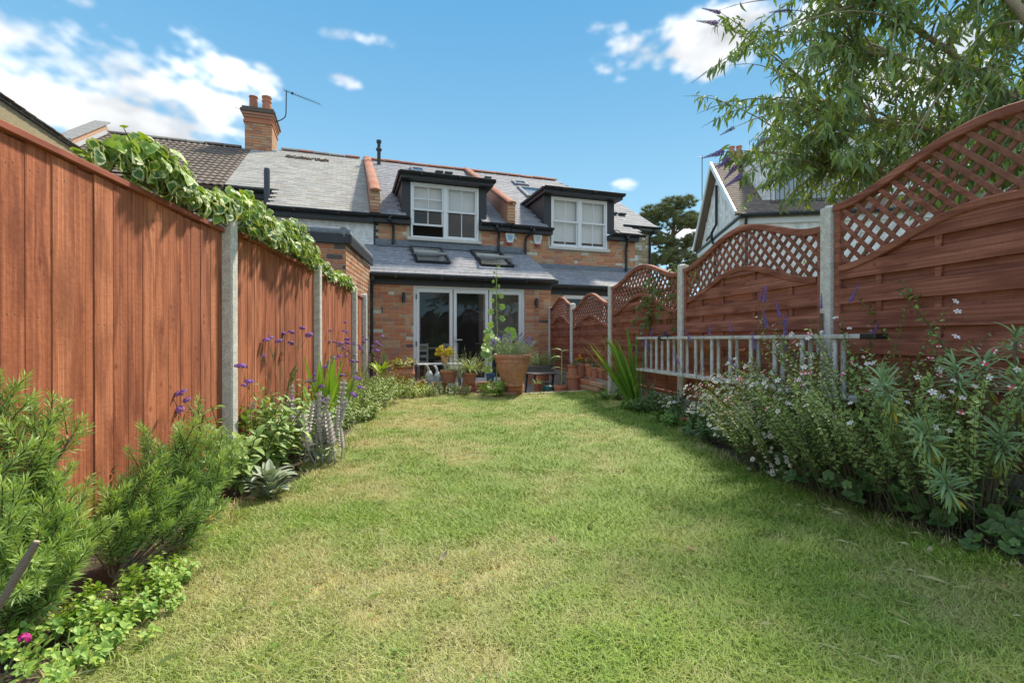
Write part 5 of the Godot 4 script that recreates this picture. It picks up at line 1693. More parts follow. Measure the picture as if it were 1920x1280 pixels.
# ---------- left border, near to far
func left_bed() -> void:
	ivy()
	var r1 := Vector3(-1.43, 0.0, -1.40)
	var l1 := []
	for q in [[-30, 650, 1.40], [15, 668, 1.42], [70, 700, 1.48], [105, 692, 1.52], [60, 760, 1.40], [160, 735, 1.58], [10, 800, 1.28], [130, 840, 1.5], [90, 930, 1.38], [20, 900, 1.22], [170, 905, 1.55], [120, 1000, 1.38], [50, 1040, 1.22], [195, 985, 1.52], [-20, 980, 1.18], [-60, 740, 1.3], [20, 1100, 1.15], [150, 1060, 1.36]]:
		l1.append([(at(q[0], q[1], q[2]) - r1) * 0.80, 1.0, 0.05, 0.22])
	rosemary("rosemary_bush", "tall upright rosemary bush against the first red-brown fence panel", r1, l1, 17, 0.12)
	var r2 := Vector3(-1.38, 0.0, -1.70)
	var l2 := []
	for q in [[285, 800, 1.90], [330, 830, 1.95], [395, 768, 2.10], [425, 800, 2.15], [452, 850, 2.15], [425, 925, 2.12], [262, 865, 1.85], [232, 905, 1.80], [345, 900, 1.98], [205, 940, 1.74], [448, 800, 2.20], [300, 950, 1.85], [380, 860, 2.05], [365, 795, 2.05], [400, 950, 2.05], [250, 990, 1.76]]:
		l2.append([(at(q[0], q[1], q[2]) - r2) * 0.84, 1.0, 0.0, 0.36])
	rosemary("rosemary_bush", "sprawling rosemary bush with a bare woody stem leaning over the lawn", r2, l2, 16, 0.115)
	# lime-green marjoram along the bed's edge
	var mj := [leaf(0.030, 0.019, 3, 0.5, 0.3, lin(0.25, 0.42, 0.07), lin(0.33, 0.49, 0.09), 0.45), leaf(0.026, 0.017, 3, 0.4, 0.3, lin(0.36, 0.50, 0.08), lin(0.46, 0.58, 0.11), 0.45), leaf(0.03, 0.018, 3, 0.6, 0.2, lin(0.22, 0.40, 0.07), lin(0.27, 0.45, 0.08), 0.45)]
	var k := 0
	for q in [[70, 1265, 0.17], [170, 1215, 0.13], [240, 1160, 0.10], [10, 1225, 0.15], [110, 1180, 0.12], [290, 1105, 0.07]]:
		plant("marjoram", ["lime-green marjoram clump at the lawn's edge under the tall rosemary", "lime-green marjoram clump spilling onto the dry grass", "small lime-green marjoram clump beside the bare soil", "lime-green marjoram clump close to the cut stick", "lime-green marjoram between the soil and the rosemary twigs", "stray marjoram runner reaching into the dry lawn"][k], "herb", gnd(q[0], q[1]), {"n": 34, "r": q[2], "tilt": 0.9, "h": 0.115, "leaves": mj, "per": 12, "ls": 0.95, "la": 1.15, "f0": 0.3, "sr": 0.0012, "shrink": 0.2, "parts": 70, "stem_col": lin(0.16, 0.14, 0.06)}, "marjoram clumps")
		k += 1
	# sawn-off branch and a pink bloom
	var st := thing("cut_branch", "bare grey sawn-off branch poking out of the rosemary", "branch", Vector3(-1.20, 0, -0.98))
	var tip := at(66, 1017, 1.10) - st.position
	var sb := MB.new()
	sb.tube([Vector3(0, -0.02, 0), tip * 0.45 + Vector3(-0.012, 0.0, 0.0), tip * 0.72, tip * 0.88 + Vector3(0.002, 0.003, 0), tip], [0.009, 0.0082, 0.0076, 0.0092, 0.007], 9)
	part(st, "bark", sb.mesh(), mk(lin(0.17, 0.14, 0.115), 0.95, TM.speck, Vector3(9, 4, 9), TM.bump, 1.0))
	var cf := MB.new()
	cf.tube([tip, tip + tip.normalized() * 0.003], [0.0066, 0.0064], 9)
	part(st, "sawn_face", cf.mesh(), mk(lin(0.46, 0.38, 0.27), 0.9))
	var mg := floret_head(0.018, 40, 0.8, lin(0.55, 0.02, 0.20), lin(0.62, 0.05, 0.33), 0.4)
	plant("pink_campion", "bright magenta flower beside the cut stick", "flower", Vector3(-1.14, 0, -1.03), {"n": 4, "r": 0.03, "tilt": 0.3, "h": 0.24, "leaves": mj, "per": 5, "flowers": [mg], "fs": 1.0, "parts": 20})
	# dry twigs and a pale stone chip on the soil
	var tw := thing("dry_twigs", "thin pale twigs lying on bare soil under the leaning rosemary", "twigs", gnd(250, 1085))
	for i in 9:
		var tb := MB.new()
		var a := rr(-0.6, 0.6)
		var p := Vector3(rr(-0.06, 0.08), 0.006 + i * 0.001, rr(-0.09, 0.09))
		tb.tube([p, p + Vector3(cos(a), 0.04, sin(a)) * 0.05, p + Vector3(cos(a + 0.3), 0.02, sin(a + 0.3)) * rr(0.08, 0.13)], [0.0018, 0.0016, 0.001], 5)
		part(tw, "twig", tb.mesh(), M.pale_bark)
	var bc := thing("broken_brick", "piece of red brick half buried under the leaning rosemary", "brick", gnd(375, 985), 0.5)
	var bb := MB.new()
	bb.cbox(Vector3(0, 0.02, 0), Vector3(0.10, 0.06, 0.16), 0.01)
	part(bc, "block", bb.mesh(), M.brick0)
	# weeds climbing at the foot of the fence
	var wl := [leaf(0.032, 0.026, 3, 0.4, 0.2, lin(0.16, 0.32, 0.05), lin(0.22, 0.38, 0.07), 0.45), leaf(0.03, 0.022, 3, 0.5, 0.2, lin(0.22, 0.38, 0.06), lin(0.30, 0.44, 0.08), 0.45)]
	plant("seedling_bramble", "thin green bramble seedling rising against the boards between the rosemaries", "plant", Vector3(-1.57, 0, -1.92), {"n": 7, "r": 0.10, "tilt": 0.4, "h": 0.42, "leaves": wl, "per": 14, "ls": 1.0, "sr": 0.0014, "rz": 1.6})
	plant("seedling_bramble", "leafy green seedling in front of the boards above the leaning rosemary", "plant", Vector3(-1.60, 0, -2.25), {"n": 6, "r": 0.08, "tilt": 0.3, "h": 0.46, "leaves": wl, "per": 14, "ls": 1.1, "sr": 0.0014, "rz": 1.6})
	# lamb's ear: silver rosettes, woolly spikes
	var le := []
	for i in 3: le.append(leaf(0.13, 0.046, 5, 0.5 + 0.25 * i, 0.35, lin(0.32, 0.40, 0.28), lin(0.44, 0.49, 0.38), 0.45))
	var ws := [woolly_spike(0.28, 0.029), woolly_spike(0.22, 0.026), woolly_spike(0.34, 0.030)]
	k = 0
	for q in [[505, 935, 60, 0.22, 0], [600, 870, 26, 0.16, 16], [560, 850, 20, 0.14, 6], [402, 872, 10, 0.10, 7], [640, 800, 5, 0.05, 0]]:
		var t := thing("lambs_ear", ["broad silver lamb's ear rosette at the lawn's edge, without spikes", "lamb's ear with many tall woolly flower spikes leaning over the lawn", "lamb's ear with short woolly spikes among broad green leaves", "lamb's ear with two tall woolly spikes against the concrete post", "small lamb's ear tuft in front of the sword leaves"][k], "perennial", gnd(q[0], q[1]), 0, "lamb's ears in the left border")
		var it := []
		for i in int(q[2]):
			var a := rr(0, TAU)
			var an := rr(0.35, 1.2)
			var d := Vector3(cos(a) * sin(an), cos(an), sin(a) * sin(an))
			it.append([le[rng.randi_range(0, 2)], facing(Vector3(cos(a), 0.1, sin(a)) * rr(0, 0.05) + Vector3(0, rr(0, q[3]) * 0.5, 0), d, Vector3.UP, rr(0.65, 1.15)), 0.13])
		scatter(t, "leaf", it, 60, M.matte_leaf)
		var sm := MB.new()
		sm.col = lin(0.46, 0.48, 0.40)
		var sit := []
		for i in int(q[4]):
			var p := Vector3(rr(-0.09, 0.13), 0, rr(-0.13, 0.13))
			if k == 3: p = Vector3(-0.05 + 0.085 * (i % 2) + rr(-0.012, 0.012), 0, rr(-0.05, 0.05))
			var hh := rr(0.10, 0.24) if k != 3 else rr(0.16, 0.42)
			var e := p + Vector3(rr(-0.08, 0.10), hh, rr(-0.08, 0.08))
			sm.tube([p, e], [0.005, 0.004], 5, false)
			sit.append([ws[i % 3], facing(e, e - p + Vector3(rr(-0.04, 0.04), 0.10, rr(-0.04, 0.04)), rdir(), rr(0.6, 1.05)), 0.3])
			for j in 3:
				var a := rr(0, TAU)
				sit.append([le[1], facing(p.lerp(e, 0.4 + 0.25 * j), Vector3(cos(a), 0.5, sin(a)), Vector3.UP, rr(0.3, 0.5)), 0.1])
		if sit.size() > 0:
			part(t, "stems", sm.mesh(), M.matte_leaf)
			scatter(t, "flower_spike", sit, 60, M.matte_leaf)
		k += 1
	# broad-leaved perennial with yellow-green leaf whorls
	var pl := []
	for i in 4: pl.append(leaf(0.115, 0.042, 4, 0.55 + 0.15 * i, 0.25, lin(0.22, 0.37, 0.09).lerp(lin(0.36, 0.49, 0.12), i / 3.0), lin(0.19, 0.34, 0.085).lerp(lin(0.32, 0.46, 0.13), i / 3.0), 0.42))
	plant("phlox", "broad-leaved green phlox behind the silver lamb's ear", "perennial", Vector3(-1.58, 0, -2.85), {"n": 34, "r": 0.20, "tilt": 0.55, "h": 0.58, "leaves": pl, "per": 15, "ls": 1.05, "la": 1.15, "f0": 0.12, "sr": 0.004, "parts": 160, "rz": 1.5, "big": 0.115})
	plant("phlox", "narrow-leaved phlox stems rising past the woolly spikes", "perennial", Vector3(-1.57, 0, -3.45), {"n": 38, "r": 0.20, "tilt": 0.4, "h": 0.62, "leaves": pl, "per": 16, "ls": 0.72, "la": 1.0, "f0": 0.2, "sr": 0.003, "parts": 80, "rz": 1.6, "big": 0.08})
	plant("phlox", "low green phlox clump between lamb's ear and sword leaves", "perennial", Vector3(-1.58, 0, -4.0), {"n": 40, "r": 0.16, "tilt": 0.5, "h": 0.40, "leaves": pl, "per": 14, "ls": 0.6, "la": 1.1, "f0": 0.2, "sr": 0.003, "parts": 60, "rz": 1.6, "big": 0.08})
	# tall verbena
	var vh := [floret_head(0.032, 70, 0.5, lin(0.30, 0.13, 0.48), lin(0.46, 0.25, 0.66)), floret_head(0.026, 56, 0.5, lin(0.24, 0.10, 0.42), lin(0.40, 0.20, 0.60))]
	var vl := [leaf(0.05, 0.010, 3, 0.5, 0.2, lin(0.11, 0.18, 0.06), lin(0.13, 0.20, 0.07))]
	k = 0
	for q in [[Vector3(-1.72, 0, -3.75), 6, 1.22, 0.20], [Vector3(-1.47, 0, -2.75), 3, 0.86, 0.34], [Vector3(-1.88, 0, -5.3), 7, 1.02, 0.22], [Vector3(-1.98, 0, -6.2), 8, 1.12, 0.2], [Vector3(-1.62, 0, -4.5), 6, 0.55, 0.3], [Vector3(-2.02, 0, -6.9), 5, 1.1, 0.2]]:
		plant("verbena", ["tall purple verbena on bare stems before the second fence panel", "purple verbena arching in front of the first concrete post", "purple verbena with scattered heads before the narrow panel", "purple verbena beside the slim posts", "short purple verbena among the sword leaves", "purple verbena near the brick side wall"][k], "flower", q[0], {"n": q[1], "r": 0.10, "tilt": q[3], "h": q[2], "leaves": vl, "per": 7, "sr": 0.0032, "f0": 0.1, "la": 0.7, "flowers": vh, "fn": 3, "fspread": 0.075, "fs": 1.0, "ftilt": 0.2, "parts": 30, "hmin": 0.7, "stem_col": lin(0.22, 0.27, 0.11), "lean": Vector3(-0.28, 0, 0.1) if k == 1 else Vector3.ZERO}, "tall verbenas along the board fence")
		k += 1
	# toadflax stem with one pink bloom
	var fs := [spike(0.13, 0.018, 50, lin(0.12, 0.20, 0.05), lin(0.20, 0.22, 0.07)), spike(0.05, 0.022, 26, lin(0.52, 0.22, 0.55), lin(0.60, 0.30, 0.62), 0.3)]
	plant("snapdragon", "green snapdragon spike with a lilac bloom on top before the fence", "flower", Vector3(-1.60, 0, -3.35), {"n": 3, "r": 0.05, "tilt": 0.2, "h": 0.66, "leaves": vl, "per": 22, "sr": 0.004, "la": 0.7, "ls": 0.9, "flowers": fs, "parts": 40, "hmin": 0.8})
	# sword leaves
	var cr := thing("crocosmia", "upright sword-leaved crocosmia before the slim concrete post", "perennial", Vector3(-1.72, 0, -4.55))
	blades(cr, 44, 0.74, 0.05, 0.46, Vector3(0.2, 0, 0.0), lin(0.20, 0.38, 0.05), lin(0.32, 0.52, 0.09), 0.45, 0.13, 0.2)
	# soft mounds filling the far end
	var ml := [leaf(0.035, 0.017, 3, 0.5, 0.2, lin(0.24, 0.35, 0.08), lin(0.31, 0.41, 0.10)), leaf(0.03, 0.015, 3, 0.4, 0.2, lin(0.19, 0.30, 0.07), lin(0.25, 0.36, 0.09)), leaf(0.032, 0.014, 3, 0.4, 0.2, lin(0.33, 0.42, 0.14), lin(0.38, 0.46, 0.16))]
	var lil := [floret_head(0.015, 26, 0.8, lin(0.38, 0.22, 0.46), lin(0.48, 0.32, 0.55))]
	k = 0
	for q in [[Vector3(-1.76, 0, -5.5), 0.22, 0.38], [Vector3(-1.84, 0, -6.2), 0.28, 0.46], [Vector3(-1.88, 0, -6.95), 0.28, 0.42], [Vector3(-1.64, 0, -5.0), 0.16, 0.24]]:
		plant("catmint", ["loose green catmint mound beside the dry corner of the lawn", "taller catmint mound before the slim posts", "catmint mound near the brick side wall and patio pots", "small catmint mound below the sword leaves"][k], "perennial", q[0], {"n": 85, "r": q[1] * 1.15, "tilt": 0.8, "h": q[2] * 1.1, "leaves": ml, "per": 18, "ls": 1.6, "la": 1.0, "f0": 0.15, "sr": 0.0015, "flowers": lil, "fp": 0.10, "fs": 0.9, "parts": 50, "rz": 1.3}, "catmint mounds")
		k += 1
	plant("sedum", "fleshy sedum with a dark red flower head at the lawn's far corner", "perennial", gnd(688, 772), {"n": 7, "r": 0.07, "tilt": 0.6, "h": 0.13, "leaves": [leaf(0.05, 0.028, 3, 0.3, 0.3, lin(0.14, 0.24, 0.10), lin(0.20, 0.30, 0.14))], "per": 8, "la": 1.0, "sr": 0.003, "flowers": [floret_head(0.03, 60, 0.5, lin(0.28, 0.03, 0.05), lin(0.36, 0.06, 0.08), 0.22)], "fp": 0.35})
	plant("heuchera", "dark purple-leaved plant at the foot of the brick side wall", "perennial", at(699, 700, 8.3), {"n": 14, "r": 0.12, "tilt": 0.4, "h": 0.52, "leaves": [leaf(0.06, 0.04, 3, 0.4, 0.2, lin(0.07, 0.018, 0.035), lin(0.10, 0.03, 0.05)), leaf(0.06, 0.036, 3, 0.4, 0.2, lin(0.05, 0.02, 0.03), lin(0.08, 0.03, 0.045))], "per": 18, "la": 1.1, "sr": 0.003, "stem_col": lin(0.08, 0.03, 0.04), "mat": M.matte_leaf})
	var ch := thing("hart_fern", "bright lime strap-leaved fern beside the bowl pot", "fern", at(713, 700, 7.9))
	blades(ch, 26, 0.30, 0.045, 0.9, Vector3.ZERO, lin(0.28, 0.42, 0.04), lin(0.36, 0.50, 0.06), 1.1, 0.05, 0.15)
	var gr := thing("gladiolus", "pale upright gladiolus leaves against the brick pier", "perennial", at(721, 690, 8.6))
	blades(gr, 12, 0.42, 0.02, 0.16, Vector3.ZERO, lin(0.15, 0.28, 0.08), lin(0.24, 0.36, 0.12), 0.2, 0.05, 0.2)

func ivy() -> void:
	var t := thing("ivy", "variegated large-leaved ivy spilling over the top of the board fence", "climber", Vector3(-1.416 - 0.1196 * 3.5, 1.5, -3.5))
	var cream := lin(0.52, 0.56, 0.28)
	var temps := []
	for i in 5:
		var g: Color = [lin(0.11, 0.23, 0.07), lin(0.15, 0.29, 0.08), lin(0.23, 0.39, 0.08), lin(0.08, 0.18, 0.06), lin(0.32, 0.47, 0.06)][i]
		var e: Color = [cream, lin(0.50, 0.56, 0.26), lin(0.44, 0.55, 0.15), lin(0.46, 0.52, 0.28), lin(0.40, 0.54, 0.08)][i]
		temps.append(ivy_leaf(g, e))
	var items := []
	var stems := MB.new()
	stems.col = lin(0.12, 0.075, 0.05)
	var dr := Vector3(-0.1188, 0, -0.9929)
	var out := dr.cross(Vector3.UP)
	var line := func(d: float) -> Vector3: return Vector3(-1.416 - 0.1196 * d, 0, -d)
	var amount := func(d: float) -> float:
		return smoothstep(1.9, 2.3, d) * (1.0 - smoothstep(4.75, 5.0, d)) if d < 5.0 else smoothstep(5.05, 5.3, d) * (1.0 - smoothstep(6.3, 6.75, d)) * 0.62
	var tries := 0
	while items.size() < 2100 and tries < 16000:
		tries += 1
		var d := rr(1.9, 6.75)
		var am: float = amount.call(d)
		if rng.randf() > am * 1.1: continue
		var th := rr(-1.1, 1.75)
		var rad := (0.13 + 0.13 * am) * (0.75 + 0.4 * sin(d * 4.1) * sin(d * 2.3 + 1.0)) * rr(0.55, 1.08)
		# section of the mass: over the top, hanging on the garden side
		var off := out * (sin(th) * rad * 0.85 - 0.04) + Vector3(0, cos(th) * rad * 1.0 + 0.03, 0)
		if d > 5.0: off.y -= 0.04
		var p: Vector3 = line.call(d) + Vector3(0, 1.545, 0) + off
		var nrm := (out * sin(th) * 1.0 + Vector3(0, cos(th) + 0.25, 0) + rdir() * 0.55).normalized()
		var dn := Vector3(0, -1.0, 0) + out * 0.5 * maxf(0.0, cos(th)) + rdir() * 0.75
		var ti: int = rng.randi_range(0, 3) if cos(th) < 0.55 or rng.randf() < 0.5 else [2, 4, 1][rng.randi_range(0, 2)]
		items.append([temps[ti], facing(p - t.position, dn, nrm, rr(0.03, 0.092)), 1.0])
	# free tendrils reaching up at the near end
	for q in [[at(232, 240, 2.12), at(290, 330, 2.4)], [at(205, 285, 2.1), at(260, 330, 2.35)], [at(322, 280, 2.45), at(300, 350, 2.5)], [at(250, 262, 2.15), at(262, 330, 2.3)], [at(352, 305, 2.6), at(335, 360, 2.62)], [at(140, 283, 1.9), at(190, 320, 2.1)]]:
		var a: Vector3 = q[1] - t.position
		var e: Vector3 = q[0] - t.position
		stems.tube([a, a.lerp(e, 0.5) + Vector3(0, -0.02, 0.01), e], [0.004, 0.003, 0.0018], 4, false)
		for i in 6:
			items.append([temps[[2, 4, 4][rng.randi_range(0, 2)]], facing(a.lerp(e, 0.3 + 0.14 * i) + rdir() * 0.012, rdir() + out * 0.5, Vector3.UP * 0.6 + out * 0.6 + rdir() * 0.5, rr(0.035, 0.06) * (1.2 - 0.1 * i)), 1.0])
	# runners along the fence top
	for j in 6:
		var pts := []
		for i in 14:
			var d := 2.1 + i * 0.21
			pts.append((line.call(d) as Vector3) + Vector3(0, 1.56 + 0.05 * sin(i * 1.3 + j * 2.0), 0) + out * (0.05 * cos(i * 0.9 + j)) - t.position)
		stems.tube(pts, [0.004], 4, false)
	part(t, "runners", stems.mesh(), M.stem)
	scatter(t, "leaf", items, 300, M.leaf)

func ivy_leaf(g: Color, e: Color) -> Dictionary:
	# unit heart-shaped leaf: green heart with a pale margin
	var b := MB.new()
	var rim := [Vector2(0, 0.06), Vector2(0.22, -0.03), Vector2(0.40, 0.12), Vector2(0.46, 0.34), Vector2(0.36, 0.62), Vector2(0.18, 0.86), Vector2(0.0, 1.02), Vector2(-0.18, 0.86), Vector2(-0.36, 0.62), Vector2(-0.46, 0.34), Vector2(-0.40, 0.12), Vector2(-0.22, -0.03)]
	var ctr := Vector3(0, 0.42, 0)
	var lift := func(p: Vector2) -> Vector3: return Vector3(p.x, p.y, 0.16 * absf(p.x) - 0.22 * pow(maxf(0, p.y - 0.3), 2.0) + 0.05 * sin(p.y * 9.0 + p.x * 7.0))
	var n := rim.size()
	for i in n:
		var r0: Vector2 = rim[i]
		var r1: Vector2 = rim[(i + 1) % n]
		var c2 := Vector2(0, 0.42)
		var i0 := c2.lerp(r0, 0.70 + 0.10 * sin(i * 5.0))
		var i1 := c2.lerp(r1, 0.70 + 0.10 * sin(((i + 1) % n) * 5.0))
		b.col = g
		b.flat(ctr, lift.call(i0), lift.call(i1), Vector3(0, 0, 1))
		b.col = e
		b.flat(lift.call(i0), lift.call(r0), lift.call(r1), Vector3(0, 0, 1))
		b.flat(lift.call(i0), lift.call(r1), lift.call(i1), Vector3(0, 0, 1))
	return b.temp()

# ---------- right border
func right_bed() -> void:
	# white feverfew
	var dz := [daisy(0.0145), daisy(0.012)]
	var ff := [leaf(0.04, 0.022, 3, 0.4, 0.1, lin(0.12, 0.22, 0.05), lin(0.16, 0.27, 0.06)), leaf(0.035, 0.018, 3, 0.5, 0.1, lin(0.16, 0.27, 0.06), lin(0.20, 0.31, 0.08))]
	var k := 0
	for q in [[rb(1300, 0.22), 0.14, 0.36, 14, 5], [rb(1412, 0.30), 0.17, 0.68, 46, 9], [rb(1425, 0.50), 0.15, 0.44, 26, 7], [rb(1440, 0.66), 0.12, 0.16, 10, 5]]:
		plant("feverfew", ["small white feverfew daisy clump beyond the end of the ladder shadow", "tall white feverfew daisies crowding the ladder rungs", "white feverfew daisies tumbling beside the pink-flecked sage", "low trailing white daisies at the edge of the lawn"][k], "flower", q[0], {"n": q[3], "r": q[1], "tilt": 0.7, "h": q[2], "leaves": ff, "per": 16, "sr": 0.0018, "la": 1.0, "f0": 0.1, "flowers": dz, "fn": q[4], "fspread": 0.055, "ftilt": 0.5, "fface": Vector3(-0.35, 0.2, 0.35), "fs": 1.0, "parts": 50, "fparts": 160, "fbig": 0.02}, "feverfew clumps")
		k += 1
	# two-tone sage, a wide twiggy bush
	var sl := [leaf(0.026, 0.015, 3, 0.3, 0.2, lin(0.24, 0.36, 0.10), lin(0.29, 0.41, 0.12)), leaf(0.022, 0.013, 3, 0.3, 0.2, lin(0.33, 0.42, 0.11), lin(0.38, 0.46, 0.13)), leaf(0.024, 0.013, 3, 0.3, 0.2, lin(0.18, 0.28, 0.085), lin(0.22, 0.33, 0.10))]
	var hot := lip_flower(lin(0.80, 0.78, 0.76), lin(0.78, 0.72, 0.72))
	var hot2 := lip_flower(lin(0.78, 0.76, 0.75), lin(0.62, 0.05, 0.08))
	k = 0
	for q in [[Vector3(1.80, 0, -2.95), 0.32, 0.86, 150], [Vector3(1.90, 0, -2.55), 0.34, 1.06, 190], [Vector3(1.98, 0, -2.15), 0.30, 1.0, 120]]:
		plant("hot_lips_sage", ["twiggy sage bush with small white and red lipped flowers, next to the daisies", "tallest twiggy sage bush with white and red lipped flowers before the big lattice panel", "twiggy sage bush with few pale flowers behind the blue-green spurge"][k], "shrub", q[0], {"n": q[3], "r": q[1], "tilt": 0.75, "h": q[2], "leaves": sl, "per": 44, "ls": 1.25, "la": 1.0, "f0": 0.30, "sr": 0.002, "bow": 0.2, "flowers": [hot, hot, hot2], "fn": 2 if k < 2 else 1, "fp": 0.5, "fspread": 0.045, "fs": 0.75, "parts": 100, "fparts": 110, "stem_col": lin(0.12, 0.10, 0.05), "shrink": 0.25}, "two-tone sage bushes")
		k += 1
	# spurge: whorls of blue-green strap leaves, old ones yellow
	var es := []
	for i in 3: es.append(leaf(0.12, 0.0115, 5, 0.5 + 0.4 * i, 0.1, lin(0.20, 0.33, 0.17).lerp(lin(0.26, 0.40, 0.15), i / 2.0), lin(0.27, 0.40, 0.20), 0.5))
	var ey := leaf(0.09, 0.012, 4, 0.9, 0.1, lin(0.48, 0.36, 0.05), lin(0.55, 0.42, 0.07), 0.5)
	var eg := leaf(0.10, 0.012, 4, 0.7, 0.1, lin(0.26, 0.34, 0.08), lin(0.33, 0.38, 0.10), 0.5)
	var sp := thing("spurge", "blue-green spurge with whorled strap leaves and yellowing lower leaves", "shrub", Vector3(1.98, 0, -2.1))
	var stems := MB.new()
	stems.col = lin(0.16, 0.13, 0.08)
	var it := []
	for q in [[1660, 725, 1.95], [1795, 700, 2.02], [1735, 815, 1.90], [1915, 720, 1.95], [1845, 690, 2.05], [1775, 905, 1.90], [1880, 830, 1.9], [1905, 640, 2.1]]:
		var e := at(q[0], q[1], q[2]) - sp.position
		var m := e * 0.5 + Vector3(0.06, -0.02, 0.02)
		stems.tube([Vector3(0.02, 0.0, 0), m, e], [0.007, 0.006, 0.005], 6, false)
		var ax := (e - m).normalized() * 0.7 + Vector3(-0.25, 0.4, 0.3)
		ax = ax.normalized()
		for i in 70:
			var f := i / 70.0
			var a := i * 2.4
			var sd := ax.cross(Vector3(cos(a), 0.2, sin(a))).normalized()
			var an := lerpf(2.1, 0.35, pow(f, 0.7))
			var d := ax * cos(an) + sd * sin(an)
			if f < 0.3: d.y -= 0.7
			var tp: Dictionary = (ey if rng.randf() < 0.5 else eg) if f < 0.16 else (eg if f < 0.34 else es[rng.randi_range(0, 2)])
			it.append([tp, facing(e + ax * (0.16 * f - 0.12), d + rdir() * 0.28, ax + rdir() * 0.3, rr(0.45, 0.9)), 0.1])
	part(sp, "stems", stems.mesh(), M.stem)
	scatter(sp, "leaf", it, 300, M.matte_leaf)
	# geranium ground cover in the shade
	var gl := [round_leaf(0.065, 5, 0.22, lin(0.09, 0.17, 0.055), lin(0.12, 0.21, 0.065)), round_leaf(0.06, 5, 0.2, lin(0.07, 0.14, 0.045), lin(0.10, 0.18, 0.055)), round_leaf(0.055, 5, 0.22, lin(0.13, 0.23, 0.06), lin(0.17, 0.28, 0.08))]
	k = 0
	for q in [[1640, 0.50, 0.20, 0.24], [1760, 0.42, 0.20, 0.19], [1880, 0.40, 0.20, 0.17], [1560, 0.55, 0.15, 0.18], [1930, 0.20, 0.18, 0.2], [1490, 0.42, 0.16, 0.20]]:
		plant("cranesbill", ["round-leaved cranesbill catching light under the sage bush", "dark cranesbill foliage under the spurge", "cranesbill leaves at the shaded corner by the leaf litter", "low cranesbill below the white daisies", "cranesbill growing against the concrete gravel board", "cranesbill between daisies and sage, close to the lawn"][k], "ground cover", rb(q[0], q[1]), {"n": 34, "r": q[2], "tilt": 0.7, "h": q[3], "leaves": gl, "per": 3, "ls": 1.0, "la": 1.1, "f0": 0.7, "sr": 0.0015, "parts": 60, "shrink": 0.0, "big": 0.06}, "cranesbill patches")
		k += 1
	# purple toadflax spires
	var tx := [spike(0.12, 0.013, 60, lin(0.20, 0.13, 0.42), lin(0.32, 0.22, 0.55), 0.6)]
	var tl := [leaf(0.045, 0.005, 2, 0.3, 0.1, lin(0.13, 0.20, 0.10), lin(0.17, 0.24, 0.12))]
	k = 0
	for q in [[Vector3(1.86, 0, -3.72), 5, 1.30], [Vector3(1.82, 0, -3.45), 7, 1.02], [Vector3(1.70, 0, -4.35), 6, 0.95], [Vector3(1.98, 0, -3.2), 5, 1.25], [Vector3(1.52, 0, -5.75), 7, 1.0], [Vector3(1.50, 0, -6.3), 5, 0.95]]:
		plant("toadflax", ["tallest purple toadflax spire before the ladder panel", "purple toadflax spires leaning over the ladder rail", "short purple toadflax by the ladder rungs", "faded purple toadflax in front of the tall concrete post", "purple toadflax beyond the end of the ladder", "purple toadflax near the sword leaves by the patio"][k], "flower", q[0], {"n": q[1], "r": 0.09, "tilt": 0.22, "h": q[2], "leaves": tl, "per": 44, "ls": 1.0, "la": 0.8, "f0": 0.3, "sr": 0.0022, "flowers": tx, "fs": 1.0, "ftilt": 0.1, "parts": 40, "hmin": 0.75}, "purple toadflax along the lattice fence")
		k += 1
	# low mixed plants further on
	var lw := [leaf(0.05, 0.03, 3, 0.5, 0.2, lin(0.08, 0.17, 0.05), lin(0.11, 0.21, 0.06)), leaf(0.045, 0.026, 3, 0.4, 0.2, lin(0.13, 0.24, 0.06), lin(0.17, 0.28, 0.07))]
	var lb := [leaf(0.04, 0.026, 3, 0.5, 0.2, lin(0.18, 0.34, 0.05), lin(0.24, 0.40, 0.07)), leaf(0.04, 0.024, 3, 0.4, 0.2, lin(0.14, 0.28, 0.05), lin(0.20, 0.34, 0.06))]
	var pinks := [floret_head(0.02, 30, 0.7, lin(0.60, 0.05, 0.14), lin(0.66, 0.12, 0.25), 0.35)]
	k = 0
	for q in [[1262, 0.34, 0.16, 0.20, 1], [1330, 0.36, 0.18, 0.22, 0], [1372, 0.28, 0.15, 0.24, 0], [1218, 0.20, 0.17, 0.28, 0], [1142, 0.22, 0.13, 0.20, 1], [1248, 0.12, 0.13, 0.46, 0], [1190, 0.30, 0.11, 0.16, 1], [1292, 0.20, 0.16, 0.27, 0]]:
		plant("bedding_plant", ["bright green leafy clump at the lawn's edge below the ladder's end", "dark green leafy clump at the foot of the daisies", "dark leafy clump under the ladder", "grey-green leafy clump before the low brick wall", "bright green rounded clump at the end of the kerb", "dark upright bushy plant below the ladder's end", "small bright clump between the sword leaves and lawn", "dark leafy clump against the concrete post"][k], "plant", rb(q[0], q[1]), {"n": 30, "r": q[2] * 1.1, "tilt": 0.8, "h": q[3], "leaves": lb if q[4] == 1 else lw, "per": 16, "ls": 1.15, "la": 1.1, "f0": 0.25, "sr": 0.002, "parts": 40, "flowers": pinks, "fp": 0.04}, "low plants in the right border")
		k += 1
	# climber with glossy leaves over the third panel
	var cl := [leaf(0.07, 0.035, 3, 0.5, 0.2, lin(0.08, 0.15, 0.045), lin(0.11, 0.19, 0.055)), leaf(0.06, 0.03, 3, 0.4, 0.2, lin(0.15, 0.24, 0.06), lin(0.20, 0.28, 0.08))]
	var cb := thing("honeysuckle", "leafy climber hanging over the corner of a lattice panel beside the post", "climber", Vector3(1.84, 0, -5.4))
	var ci := []
	var cs := MB.new()
	cs.col = lin(0.20, 0.15, 0.09)
